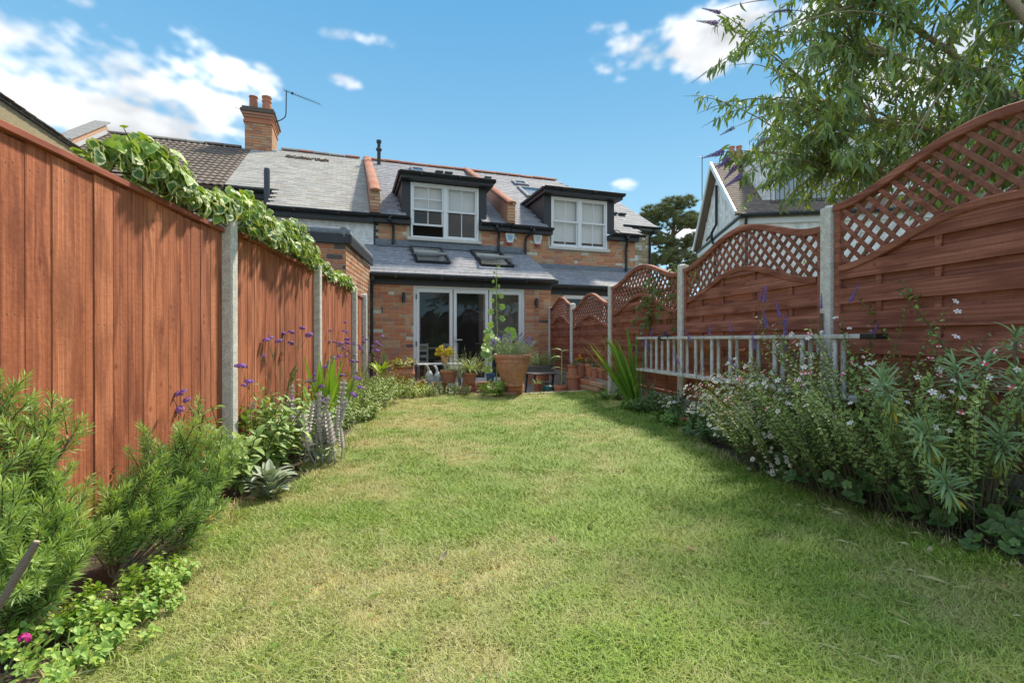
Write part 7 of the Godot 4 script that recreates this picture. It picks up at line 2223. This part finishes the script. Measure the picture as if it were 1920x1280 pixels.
	plant("yellow_pansy", "bright yellow flowering plant in the small orange pot on the table", "flower", p4 + Vector3(0, 0.11, 0), {"n": 26, "r": 0.07, "tilt": 0.9, "h": 0.16, "leaves": [leaf(0.035, 0.02, 3, 0.4, 0.2, lin(0.34, 0.40, 0.05), lin(0.42, 0.44, 0.06))], "per": 7, "la": 1.0, "sr": 0.0015, "flowers": [floret_head(0.026, 22, 0.5, lin(0.62, 0.48, 0.02), lin(0.70, 0.58, 0.05), 0.5)], "fn": 3, "fspread": 0.05, "fs": 1.2, "parts": 30})
	pot("glazed_pot", "small bright blue glazed pot behind the hollyhock", Vector3(-0.36, 0.14, -8.1), 0.075, 0.055, 0.14, mk(lin(0.02, 0.13, 0.34), 0.25))
	var bs := thing("pot_stand", "short timber stump carrying the blue glazed pot", "stand", Vector3(-0.36, -0.125, -8.1))
	var sb := MB.new()
	sb.lathe([Vector2(0.10, 0.0), Vector2(0.09, 0.03), Vector2(0.088, 0.24), Vector2(0.092, 0.262), Vector2(0.0, 0.264)], 14, Vector3.ZERO, 0.04)
	part(bs, "stump", sb.mesh(), M.bark)
	# right of the planter, down on the patio
	var p5 := Vector3(0.57, -0.125, -9.3)
	pot("clay_pot", "wide clay pot of bushy green broom near the brick corner", p5, 0.16, 0.12, 0.44, M.terracotta)
	plant("broom", "bushy fine-leaved broom in the wide clay pot", "shrub", p5 + Vector3(0, 0.39, 0), {"n": 140, "r": 0.16, "tilt": 0.9, "h": 0.46, "leaves": [leaf(0.022, 0.007, 2, 0.3, 0.2, lin(0.17, 0.26, 0.07), lin(0.21, 0.30, 0.09)), leaf(0.02, 0.006, 2, 0.3, 0.2, lin(0.13, 0.20, 0.06), lin(0.17, 0.24, 0.07))], "per": 28, "ls": 1.6, "la": 0.9, "f0": 0.2, "sr": 0.0012, "parts": 20, "stem_col": lin(0.20, 0.22, 0.08)})
	var ch := thing("garden_bench", "weathered dark slatted garden bench on the patio", "bench", Vector3(0.58, -0.125, -8.75), deg_to_rad(25))
	for i in 5:
		var s := MB.new()
		s.cbox(Vector3(0, 0.36, -0.16 + i * 0.085), Vector3(0.62, 0.02, 0.07), 0.004)
		part(ch, "seat_slat", s.mesh(), M.old_wood)
	for i in 2:
		var s := MB.new()
		s.cbox(Vector3(0.02, 0.38 + i * 0.07, -0.22 - i * 0.03), Vector3(0.62, 0.07, 0.018), 0.004, Basis(Vector3(1, 0, 0), -0.3))
		part(ch, "back_slat", s.mesh(), M.old_wood)
	for sx in [-0.27, 0.27]:
		for q in [[0.14, 0.16], [-0.14, -0.22]]:
			var s := MB.new()
			s.tube([Vector3(sx, 0.0, q[1]), Vector3(sx, 0.35, q[0])], [0.018], 6)
			part(ch, "leg", s.mesh(), M.dark_metal)
		var bp2 := MB.new()
		bp2.tube([Vector3(sx, 0.28, -0.19), Vector3(sx, 0.50, -0.27)], [0.016], 6)
		part(ch, "back_post", bp2.mesh(), M.dark_metal)
	var p6 := Vector3(0.42, -0.125, -8.15)
	pot("clay_pot", "small brown clay pot with a tufty plant near the watering can", p6, 0.062, 0.05, 0.23, mk(lin(0.26, 0.10, 0.06), 0.8))
	var tf := thing("tufty_sedge", "light green tufty sedge in the small brown pot", "plant", p6 + Vector3(0, 0.21, 0))
	blades(tf, 44, 0.14, 0.009, 1.2, Vector3.ZERO, lin(0.22, 0.34, 0.09), lin(0.32, 0.42, 0.13), 1.0, 0.03, 0.2)
	watering_can(Vector3(0.605, -0.125, -8.2))
	var p7 := Vector3(0.80, -0.125, -8.1)
	pot("clay_pot", "terracotta pot of a single tall canna beside the watering can", p7, 0.112, 0.08, 0.205, M.terracotta)
	var cn := thing("canna", "single-stemmed canna with long drooping leaves", "plant", p7 + Vector3(0.02, 0.18, 0))
	var cb := MB.new()
	cb.col = lin(0.36, 0.42, 0.14)
	cb.tube([Vector3.ZERO, Vector3(0.005, 0.3, 0), Vector3(0.0, 0.62, 0)], [0.011, 0.010, 0.008], 7)
	part(cn, "stem", cb.mesh(), M.stem)
	var cl := [leaf(0.26, 0.055, 6, 1.5, 0.3, lin(0.22, 0.36, 0.10), lin(0.28, 0.42, 0.12), 0.4)]
	var ci := []
	for q in [[0.60, 2.6, 1.0], [0.58, 0.2, 1.0], [0.48, 3.4, 0.9], [0.30, 2.9, 0.9], [0.14, 0.6, 0.6], [0.2, 2.3, 0.6]]:
		ci.append([cl[0], facing(Vector3(0, q[0], 0), Vector3(cos(q[1]), 0.55, -sin(q[1]) * 0.4), Vector3(-cos(q[1]) * 0.3, 1, 0.2), q[2]), 0.26])
	scatter(cn, "leaf", ci, 20, M.leaf)
	# chimney-pot planter and the row of pots
	var p8 := Vector3(1.02, -0.125, -8.2)
	var cp := pot("chimney_pot_planter", "tall ribbed terracotta chimney pot used as a planter", p8, 0.095, 0.105, 0.545, M.old_terracotta, "tall")
	plant("pelargonium", "pink-flowered pelargonium in the tall chimney pot", "flower", p8 + Vector3(0, 0.48, 0), {"n": 12, "r": 0.06, "tilt": 0.7, "h": 0.14, "leaves": [round_leaf(0.05, 5, 0.15, lin(0.12, 0.20, 0.07), lin(0.16, 0.24, 0.09))], "per": 4, "la": 1.0, "sr": 0.002, "flowers": [floret_head(0.022, 24, 0.7, lin(0.50, 0.18, 0.26), lin(0.60, 0.30, 0.36), 0.4)], "fp": 0.25, "parts": 40})
	var k := 0
	var oran := [floret_head(0.026, 36, 0.5, lin(0.72, 0.20, 0.01), lin(0.74, 0.34, 0.02), 0.35)]
	for q in [[1091, 8.45, 0.085, 0.26], [1111, 8.18, 0.128, 0.255], [1119, 7.9, 0.10, 0.22], [1137, 7.66, 0.135, 0.27]]:
		var pp := Vector3((q[0] - 960.0) / 920.0 * q[1], 0.18 if k < 3 else 0.12, -q[1])
		pot("clay_pot", ["terracotta pot of orange marigolds next to the chimney pot", "deep terracotta pot of grassy leaves in the middle of the wall row", "narrow pale terracotta pot squeezed in the wall row", "wide weathered terracotta pot at the lawn end of the wall row"][k], pp, q[2], q[2] * 0.68, q[3], [M.terracotta, M.terracotta, M.clay2, M.old_terracotta][k], "plain", "pots on the low wall")
		if k == 0: plant("marigold", "orange marigolds in the row of wall pots", "flower", pp + Vector3(0, q[3] * 0.88, 0), {"n": 18, "r": 0.07, "tilt": 0.7, "h": 0.17, "leaves": [leaf(0.05, 0.022, 3, 0.4, 0.2, lin(0.22, 0.34, 0.07), lin(0.27, 0.38, 0.08))], "per": 8, "la": 1.0, "sr": 0.002, "flowers": oran, "fp": 0.6, "parts": 40})
		elif k == 1:
			var g := thing("chives", "grassy green chives in the deep wall pot", "herb", pp + Vector3(0, q[3] * 0.9, 0))
			blades(g, 60, 0.19, 0.012, 0.9, Vector3.ZERO, lin(0.16, 0.28, 0.07), lin(0.24, 0.36, 0.10), 0.9, 0.07, 0.2)
		else:
			plant("wall_pot_herb", ["", "", "small-leaved green herb in the narrow pale wall pot", "dark leafy herb in the wide weathered wall pot"][k], "herb", pp + Vector3(0, q[3] * 0.88, 0), {"n": 22, "r": q[2] * 0.7, "tilt": 0.8, "h": 0.15, "leaves": [leaf(0.04, 0.02, 3, 0.4, 0.2, lin(0.12, 0.21, 0.06), lin(0.16, 0.26, 0.08))], "per": 9, "la": 1.0, "sr": 0.002, "parts": 40})
		k += 1

func indoor_furniture() -> void:
	var t := thing("dining_table", "pale dining table inside the house behind the glass doors", "table", F * Vector3(1.35, -0.1, -1.5), deg_to_rad(18.56))
	var b := MB.new()
	b.cbox(Vector3(0, 0.74, 0), Vector3(1.1, 0.035, 0.75), 0.006)
	part(t, "table_top", b.mesh(), mk(lin(0.42, 0.36, 0.28), 0.5))
	for q in [[-0.48, -0.3], [0.48, -0.3], [-0.48, 0.3], [0.48, 0.3]]:
		var l := MB.new()
		l.cbox(Vector3(q[0], 0.36, q[1]), Vector3(0.06, 0.72, 0.06), 0.005)
		part(t, "leg", l.mesh(), mk(lin(0.14, 0.07, 0.04), 0.5))
	for k in 2:
		var c := thing("dining_chair", ["white slat-backed dining chair behind the left glass leaf", "white dining chair turned towards the middle glass leaf"][k], "chair", F * Vector3(1.05 + 0.62 * k, -0.1, -0.78), deg_to_rad(18.56 + 20.0 * k))
		var st := MB.new()
		st.cbox(Vector3(0, 0.45, 0), Vector3(0.4, 0.035, 0.4), 0.01)
		part(c, "seat", st.mesh(), mk(lin(0.5, 0.48, 0.44), 0.6))
		for q in [[-0.17, -0.17, 0.43], [0.17, -0.17, 0.43], [-0.17, 0.17, 0.86], [0.17, 0.17, 0.86]]:
			var l := MB.new()
			l.cbox(Vector3(q[0], q[2] * 0.5, q[1]), Vector3(0.035, q[2], 0.035), 0.004)
			part(c, "leg", l.mesh(), mk(lin(0.4, 0.4, 0.4), 0.5))
		for y in [0.58, 0.70, 0.82]:
			var r := MB.new()
			r.cbox(Vector3(0, y, 0.17), Vector3(0.31, 0.055, 0.02), 0.004)
			part(c, "back_slat", r.mesh(), mk(lin(0.4, 0.4, 0.4), 0.5))

func watering_can(p: Vector3) -> void:
	var t := thing("watering_can", "dark green plastic watering can on the patio behind the kerb", "watering can", p, 0.1)
	var m := mk(lin(0.02, 0.11, 0.095), 0.4)
	var b := MB.new()
	b.lathe([Vector2(0.0, 0.0), Vector2(0.098, 0.0), Vector2(0.105, 0.015), Vector2(0.10, 0.15), Vector2(0.088, 0.185), Vector2(0.06, 0.20), Vector2(0.05, 0.198), Vector2(0.05, 0.17)], 24)
	part(t, "body", b.mesh(), m)
	var h := MB.new()
	var pts := []
	for i in 13:
		var a := lerpf(-0.25, PI * 0.98, i / 12.0)
		pts.append(Vector3(-0.055 - cos(PI - a) * -0.09 * -1.0 , 0.15 + sin(a) * 0.105, 0))
	h.tube([Vector3(-0.095, 0.06, 0), Vector3(-0.15, 0.09, 0), Vector3(-0.165, 0.15, 0), Vector3(-0.14, 0.21, 0), Vector3(-0.07, 0.25, 0), Vector3(0.0, 0.25, 0), Vector3(0.05, 0.235, 0), Vector3(0.065, 0.19, 0)], [0.012], 8)
	part(t, "handle", h.mesh(), m)
	var s := MB.new()
	s.tube([Vector3(0.08, 0.05, 0), Vector3(0.15, 0.12, 0), Vector3(0.24, 0.22, 0)], [0.022, 0.016, 0.013], 10)
	part(t, "spout", s.mesh(), m)
	var r := MB.new()
	r.tube([Vector3(0.235, 0.215, 0), Vector3(0.262, 0.245, 0)], [0.014, 0.032], 12)
	part(t, "rose", r.mesh(), m)

# ---------- beyond the fences
func beyond() -> void:
	white_house()
	pine()
	buddleia()
	# shrubs seen through and over the lattice
	var sl := [leaf(0.075, 0.04, 3, 0.5, 0.2, lin(0.17, 0.29, 0.06), lin(0.22, 0.34, 0.08)), leaf(0.07, 0.036, 3, 0.4, 0.2, lin(0.24, 0.37, 0.07), lin(0.30, 0.42, 0.09)), leaf(0.07, 0.034, 3, 0.4, 0.2, lin(0.10, 0.19, 0.05), lin(0.13, 0.23, 0.06))]
	var k := 0
	for q in [[Vector3(3.3, 0, -5.3), 0.55, 2.1, 34, 1.0], [Vector3(2.75, 0, -4.3), 0.40, 1.8, 26, 1.0], [Vector3(3.1, 0, -3.4), 0.5, 1.9, 26, 1.0], [Vector3(4.2, 0, -7.5), 0.8, 2.3, 34, 1.2], [Vector3(3.0, 0, -2.4), 0.5, 1.7, 24, 1.0]]:
		plant("garden_shrub", ["light green shrub with arching shoots showing above the ladder panel", "leafy shrub seen through the lattice near the tall post", "leafy shrub behind the big lattice panel", "broad green shrub below the white house", "leafy shrub behind the sage end of the big lattice panel"][k], "shrub", q[0], {"n": q[3], "r": q[1], "tilt": 0.6, "h": q[2], "leaves": sl, "per": 34, "ls": q[4], "la": 1.1, "f0": 0.35, "sr": 0.006, "bow": 0.15, "parts": 60, "stem_col": lin(0.14, 0.13, 0.06), "shrink": 0.3, "hmin": 0.7, "big": 0.07}, "shrubs behind the lattice fence")
		k += 1
	# broadleaf tree low beside the pine
	var bl := [leaf(0.16, 0.10, 3, 0.5, 0.2, lin(0.12, 0.22, 0.055), lin(0.15, 0.26, 0.06)), leaf(0.15, 0.09, 3, 0.4, 0.2, lin(0.17, 0.28, 0.06), lin(0.21, 0.32, 0.08))]
	plant("lime_tree", "low green broadleaf tree below the pine", "tree", at(1265, 640, 24.0) * Vector3(1, 0, 1), {"n": 70, "r": 1.0, "tilt": 0.9, "h": 5.2, "leaves": bl, "per": 55, "ls": 1.6, "la": 1.1, "f0": 0.4, "sr": 0.03, "parts": 30, "stem_col": lin(0.12, 0.10, 0.06), "shrink": 0.1, "hmin": 0.6, "rx": 1.6, "big": 0.15})

func white_house() -> void:
	# local x along the eave to the right, z outwards to the camera; corner at the origin
	var c := Vector3(7.98, 0, -17.0)
	var t := thing("white_house", "white rendered house with brown tiled gable roof and black gutters", "house", c)
	var ax := Vector3(0.987, 0, 0.163)
	t.basis = Basis(ax, Vector3.UP, ax.cross(Vector3.UP))
	var b := MB.new()
	b.box(Vector3(4.0, 2.5, -3.4), Vector3(8.0, 5.3, 6.8))
	part(t, "wall", b.mesh(), M.render_white)
	# gable end faces the garden side (-x)
	var g := MB.new()
	g.slab([Vector2(0.0, 5.15), Vector2(6.8, 5.15), Vector2(3.3, 8.0)], Vector3(0.02, 0, 0), Vector3(0, 0, -1), Vector3.UP, 0.1)
	part(t, "gable", g.mesh(), M.render_white)
	for z in [-1.1, -2.2, -3.3, -4.4, -5.5]:
		var st := MB.new()
		var top := 5.2 + (1.0 - absf(z + 3.35) / 3.4) * 2.65
		st.box(Vector3(0.005, (5.15 + top) * 0.5, z), Vector3(0.03, top - 5.15, 0.10))
		part(t, "gable_batten", st.mesh(), M.render_white)
	# roof slopes with tiles in courses
	var run := 3.5
	var up := Vector3(0, 2.86, -run).normalized()
	var nn := Vector3(1, 0, 0).cross(up).normalized()
	var dk := MB.new()
	dk.box(Vector3(3.9, 5.12, 0.25) + up * 2.35, Vector3(8.4, 4.7, 0.08), Basis(Vector3(1, 0, 0), up, nn))
	var up2 := Vector3(0, 2.86, run).normalized()
	dk.box(Vector3(3.9, 5.12, -6.95) + up2 * 2.35, Vector3(8.4, 4.7, 0.08), Basis(Vector3(1, 0, 0), up2, Vector3(1, 0, 0).cross(up2).normalized()))
	var rf := part(t, "roof", dk.mesh(), M.brown_tile1)
	var tl := MB.new()
	tl.box(Vector3(0.085, 0.10, 0), Vector3(0.165, 0.21, 0.014))
	var tmesh := tl.mesh()
	var rest := MB.new()
	var cnt := 0
	for r in 28:
		for i in 22:
			var p := Vector3(-0.28 + i * 0.17 + (0.085 if r % 2 == 1 else 0.0), 5.12, 0.25) + up * (r * 0.165) + nn * 0.05
			var xf := Transform3D(Basis(Vector3(1, 0, 0), (up - nn * 0.04).normalized(), (nn + up * 0.04).normalized()), p)
			if i < 10 and cnt < 290:
				part(rf, "tile", tmesh, M["brown_tile%d" % rng.randi_range(0, 2)], xf); cnt += 1
			else: rest.add({"v": tl.v, "n": tl.n, "c": tl.c}, xf)
	var ro := part(rf, "hidden_tiles", rest.mesh(), M.brown_tile0)
	ro.set_meta("kind", "stuff")
	# white barge boards on the verge, dark soffit edge
	for sgn in 2:
		var bb := MB.new()
		var u := up if sgn == 0 else up2
		var o := Vector3(-0.30, 5.14, 0.25) if sgn == 0 else Vector3(-0.30, 5.14, -6.95)
		bb.box(o + u * 2.3 + Vector3(0, 0.02, 0), Vector3(0.05, 4.62, 0.20), Basis(Vector3(1, 0, 0), u, Vector3(1, 0, 0).cross(u)))
		part(t, "barge_board", bb.mesh(), M.white_frame)
	for q in [[Vector3(-0.1, 5.08, 0.32), Vector3(8.0, 5.08, 0.32)], [Vector3(-0.12, 5.06, 0.28), Vector3(-0.12, 5.06, -6.9)]]:
		var gb := MB.new()
		gb.tube([q[0], q[1]], [0.065], 8)
		part(t, "gutter", gb.mesh(), M.black_plastic)
	var cor := MB.new()
	cor.box(Vector3(-0.05, 4.92, -3.4), Vector3(0.12, 0.2, 6.9))
	part(t, "cornice", cor.mesh(), M.white_frame)
	var cor2 := MB.new()
	cor2.box(Vector3(4.0, 4.92, 0.05), Vector3(8.0, 0.2, 0.12))
	part(t, "cornice", cor2.mesh(), M.white_frame)
	var dp := MB.new()
	dp.tube([Vector3(-0.08, 7.2, -3.3), Vector3(-0.08, 5.6, -3.3), Vector3(-0.2, 5.3, -3.55), Vector3(-0.2, 5.0, -3.6), Vector3(-0.1, 4.7, -3.4), Vector3(-0.1, 1.0, -3.4)], [0.055], 8)
	dp.tube([Vector3(-0.2, 5.25, -3.6), Vector3(-0.2, 5.18, -4.5)], [0.05], 8)
	part(t, "downpipe", dp.mesh(), M.black_plastic)
	var d2 := MB.new()
	d2.tube([Vector3(0.06, 5.05, 0.28), Vector3(0.06, 4.8, 0.2), Vector3(0.12, 4.5, 0.08), Vector3(0.12, 1.0, 0.08)], [0.05], 8)
	part(t, "downpipe", d2.mesh(), M.black_plastic)
	# flat-roofed dormer with a railed window
	var dm := MB.new()
	dm.box(Vector3(4.6, 6.5, -2.15), Vector3(7.6, 2.6, 3.4))
	part(t, "dormer", dm.mesh(), M.render_white)
	var dr := MB.new()
	dr.box(Vector3(4.6, 7.84, -2.15), Vector3(7.8, 0.12, 3.7))
	part(t, "dormer_roof", dr.mesh(), M.lead)
	var wf := MB.new()
	for q in [[1.12, 1.20, 5.5, 7.3], [3.15, 3.23, 5.5, 7.3], [2.13, 2.22, 5.5, 7.3]]:
		wf.cbox(Vector3((q[0] + q[1]) * 0.5, (q[2] + q[3]) * 0.5, -0.43), Vector3(q[1] - q[0], q[3] - q[2], 0.06), 0.006)
	wf.cbox(Vector3(2.175, 7.34, -0.43), Vector3(2.11, 0.08, 0.06), 0.006)
	wf.cbox(Vector3(2.175, 5.48, -0.43), Vector3(2.11, 0.08, 0.06), 0.006)
	var wn := part(t, "window", wf.mesh(), M.white_frame)
	var pn := MB.new()
	pn.box(Vector3(2.175, 6.4, -0.443), Vector3(2.0, 1.8, 0.01))
	part(wn, "pane", pn.mesh(), mk(lin(0.45, 0.50, 0.55), 0.08))
	var rl := MB.new()
	rl.box(Vector3(2.175, 6.75, -0.25), Vector3(2.4, 0.04, 0.04))
	rl.box(Vector3(2.175, 5.55, -0.25), Vector3(2.4, 0.10, 0.08))
	for i in 17: rl.box(Vector3(1.0 + i * 0.147, 6.15, -0.25), Vector3(0.018, 1.2, 0.018))
	part(t, "balcony_rail", rl.mesh(), M.dark_metal)
	# chimney
	var cs := MB.new()
	cs.box(Vector3(1.0, 7.9, -4.6), Vector3(0.7, 1.6, 0.7))
	cs.cbox(Vector3(1.0, 8.74, -4.6), Vector3(0.82, 0.12, 0.82), 0.02)
	var st := part(t, "chimney_stack", cs.mesh(), M.brick2)
	for x in [0.85, 1.15]:
		var pb := MB.new()
		pb.lathe([Vector2(0.13, 8.8), Vector2(0.11, 9.15), Vector2(0.13, 9.17), Vector2(0.13, 9.22), Vector2(0.0, 9.2)], 12, Vector3(x, 0, -4.55))
		part(st, "chimney_pot", pb.mesh(), M.terracotta)
	var ae := thing("television_aerial", "thin aerial mast behind the white gable", "aerial", c + t.basis * Vector3(-0.2, 6.6, -5.4))
	var am := MB.new()
	am.tube([Vector3(0, 0, 0), Vector3(0, 2.6, 0)], [0.018], 6)
	am.tube([Vector3(-0.2, 2.55, 0), Vector3(0.2, 2.55, 0)], [0.008], 5)
	part(ae, "mast", am.mesh(), M.dark_metal)

func pine() -> void:
	var base := at(1262, 637, 30.0) * Vector3(1, 0, 1)
	var t := thing("pine_tree", "tall dark Scots pine behind the terrace's end", "tree", base)
	var tr := MB.new()
	tr.tube([Vector3(0, 0, 0), Vector3(0.1, 3, 0), Vector3(-0.1, 6, 0), Vector3(0.1, 8.6, 0)], [0.28, 0.24, 0.18, 0.06], 9)
	part(t, "trunk", tr.mesh(), M.bark)
	var temps := []
	for i in 3:
		var b := MB.new()
		for j in 60:
			var d := rdir()
			d.y = d.y * 0.7 + 0.25
			var l := rr(0.16, 0.28)
			var s := d.cross(rdir()).normalized() * 0.013
			b.col = lin(0.15, 0.19, 0.08).lerp(lin(0.27, 0.28, 0.13), rng.randf())
			b.flat(s, -s, d * l, rdir())
		temps.append(b.temp())
	var lm := MB.new()
	lm.col = lin(0.16, 0.10, 0.06)
	var items := []
	# plates of foliage on spreading limbs: [x, y, z, half width]
	for q in [[0.3, 9.1, 0.0, 1.0], [-1.0, 8.5, 0.2, 1.0], [1.2, 8.1, 0.1, 0.9], [-1.9, 8.0, -0.2, 0.8], [0.2, 7.9, 0.6, 1.2], [1.6, 6.9, 0.2, 0.9], [-1.4, 6.9, 0.3, 1.1], [0.4, 6.6, -0.3, 1.2], [-0.4, 5.8, 0.4, 1.1], [1.3, 5.6, 0.0, 1.0], [-1.6, 5.5, 0.2, 1.0], [0.5, 4.9, 0.3, 1.1], [-2.5, 7.5, 0.0, 0.6], [1.0, 4.4, 0.2, 0.9]]:
		var e := Vector3(q[0], q[1], q[2])
		lm.tube([Vector3(0, q[1] - 0.9, 0), e * Vector3(0.5, 1, 0.5) - Vector3(0, 0.45, 0), e - Vector3(0, 0.15, 0)], [0.07, 0.05, 0.025], 5)
		for i in 130:
			var o := rdir() * Vector3(q[3] * 1.2, 0.46, q[3] * 1.2) * pow(rng.randf(), 0.45)
			items.append([temps[rng.randi_range(0, 2)], Transform3D(Basis(Vector3.UP, rr(0, TAU)) * rr(0.8, 1.35), e + o), 0.3])
	part(t, "limbs", lm.mesh(), M.stem)
	scatter(t, "needle_tuft", items, 120, M.matte_leaf, "crown")

func buddleia() -> void:
	var base := Vector3(4.3, 0, -3.4)
	var t := thing("buddleia", "large overhanging buddleia with purple flower tips above the lattice fence", "tree", base)
	var temps := []
	for i in 5:
		var g: Color = [lin(0.17, 0.26, 0.08), lin(0.21, 0.31, 0.09), lin(0.13, 0.21, 0.09), lin(0.30, 0.40, 0.10), lin(0.23, 0.31, 0.14)][i]
		temps.append(leaf(0.110 + 0.008 * i, 0.026, 4, 0.6 + 0.15 * i, 0.3, g, g * 1.25, 0.38))
	var br := MB.new()
	var items := []
	var flowers := []
	var pan := [spike(0.20, 0.022, 130, lin(0.16, 0.10, 0.34), lin(0.28, 0.19, 0.48), 0.75, 0.4), spike(0.16, 0.018, 90, lin(0.13, 0.09, 0.22), lin(0.22, 0.17, 0.34), 0.75, 0.4)]
	var brown := spike(0.16, 0.010, 50, lin(0.12, 0.11, 0.08), lin(0.17, 0.16, 0.11), 0.7, 0.4)
	# main limbs through the places the photograph shows, then shoots arching out
	var limbs := [
		[Vector3(0, 0, 0), at(2010, 300, 3.6), at(1900, 190, 3.6), at(1780, 100, 3.7), at(1650, 5, 3.8)],
		[Vector3(0.1, 0, -0.2), at(2000, 320, 3.8), at(1860, 200, 3.9), at(1730, 120, 4.0), at(1610, 95, 4.0)],
		[Vector3(0.2, 0, 0.1), at(2040, 200, 3.3), at(1930, 40, 3.3), at(1850, -40, 3.5), at(1760, -100, 3.6)],
		[Vector3(0.0, 0, -0.5), at(2020, 360, 4.2), at(1880, 280, 4.3), at(1720, 240, 4.3), at(1560, 215, 4.3)],
		[Vector3(0.3, 0, -0.2), at(2100, 150, 3.9), at(2000, 0, 3.8), at(1850, -90, 3.9), at(1640, -80, 4.0)],
		[Vector3(0.2, 0, -0.4), at(2060, 330, 4.4), at(1900, 330, 4.4), at(1740, 330, 4.3), at(1560, 320, 4.2)]]
	var ends := []
	for L in limbs:
		var pts := []
		for i in L.size(): pts.append((L[i] as Vector3) - (base if i > 0 else Vector3.ZERO))
		var sm := []
		for i in pts.size() - 1:
			for k in 4: sm.append((pts[i] as Vector3).lerp(pts[i + 1], k / 4.0) + rdir() * 0.012)
		sm.append(pts[-1])
		var rad := []
		for i in sm.size(): rad.append(lerpf(0.045, 0.012, float(i) / sm.size()))
		var lb := MB.new()
		lb.tube(sm, rad, 8)
		part(t, "limb", lb.mesh(), M.pale_bark)
		for i in range(7, sm.size()): ends.append(sm[i])
	# shoots: start on a limb, end inside the crown's outline as seen
	br.col = lin(0.36, 0.30, 0.19)
	var aims := []
	for q in [[1310, 180], [1325, 135], [1345, 45], [1350, 25], [1375, 240], [1355, 285], [1370, 300], [1390, 330], [1420, 60], [1400, 120], [1440, 200], [1420, 280], [1460, 330], [1480, 20], [1500, 100], [1520, 170], [1540, 260], [1480, 380], [1560, 30], [1580, 360], [1340, 200], [1385, 85], [1460, 140], [1440, -40], [1380, 10], [1340, 225], [1430, 350]]:
		aims.append(at(q[0], q[1], rr(3.6, 4.7)))
	for i in 380:
		aims.append(at(rr(1430, 2120), rr(-130, 345), rr(3.3, 4.9)))
	for i in 150:
		aims.append(at(rr(1540, 2000), rr(120, 410), rr(3.5, 5.4)))
	for i in 26:
		aims.append(at(rr(1365, 1640), rr(190, 395), rr(3.9, 5.2)))
	var kk := 0
	for w in aims:
		var e: Vector3 = w - base
		var s: Vector3 = ends[0]
		var best := 1e9
		for q in ends:
			var dd: float = (q as Vector3).distance_to(e) + (0.5 if (q as Vector3).x < e.x else 0.0) + rr(0, 0.5)
			if dd < best: best = dd; s = q
		var m := s.lerp(e, 0.55) + Vector3(0, 0.12 + rr(0, 0.12), rr(-0.08, 0.08))
		var pts := []
		for k in 7:
			var f := k / 6.0
			pts.append(s.lerp(m, f).lerp(m.lerp(e, f), f))
		br.tube(pts, [0.009, 0.008, 0.007, 0.006, 0.005, 0.004, 0.002], 5, false)
		var nl := int(12 + s.distance_to(e) * 46) if kk % 5 != 4 else 4
		for j in nl:
			var f := pow(rng.randf(), 0.7)
			var ix := minf(f, 0.999) * 6.0
			var p: Vector3 = (pts[int(ix)] as Vector3).lerp(pts[int(ix) + 1], ix - int(ix))
			var dr: Vector3 = ((pts[int(ix) + 1] as Vector3) - (pts[int(ix)] as Vector3)).normalized()
			var off := rdir() * rr(0.0, 0.16) * (1.0 - f * 0.7)
			var d := dr * 0.45 + rdir() * 0.75 + Vector3(0, -0.55, 0)
			items.append([temps[rng.randi_range(0, 4)], facing(p + off, d, Vector3(-0.2, 0.8, 0.2) + rdir() * 0.7, rr(0.55, 1.05)), 0.15])
		if kk < 27:
			var d2: Vector3 = (pts[6] - pts[5]) as Vector3
			var fl: Dictionary = pan[0] if kk in [2, 3, 6, 5, 7] else (pan[1] if kk in [4, 13] else brown)
			flowers.append([fl, facing(pts[6], d2.normalized() + Vector3(-0.3, -0.25, 0.0), rdir(), rr(0.8, 1.1)), 0.2])
			if kk in [5, 6]: flowers.append([pan[0], facing((pts[6] as Vector3) + Vector3(0.03, -0.06, 0.02), d2.normalized() + Vector3(0.1, -0.5, 0.2), rdir(), 0.9), 0.2])
		kk += 1
	var bo := part(t, "shoots", br.mesh(), M.stem)
	scatter(t, "leaf", items, 300, M.leaf, "crown")
	scatter(t, "flower_panicle", flowers, 40, M.petal)
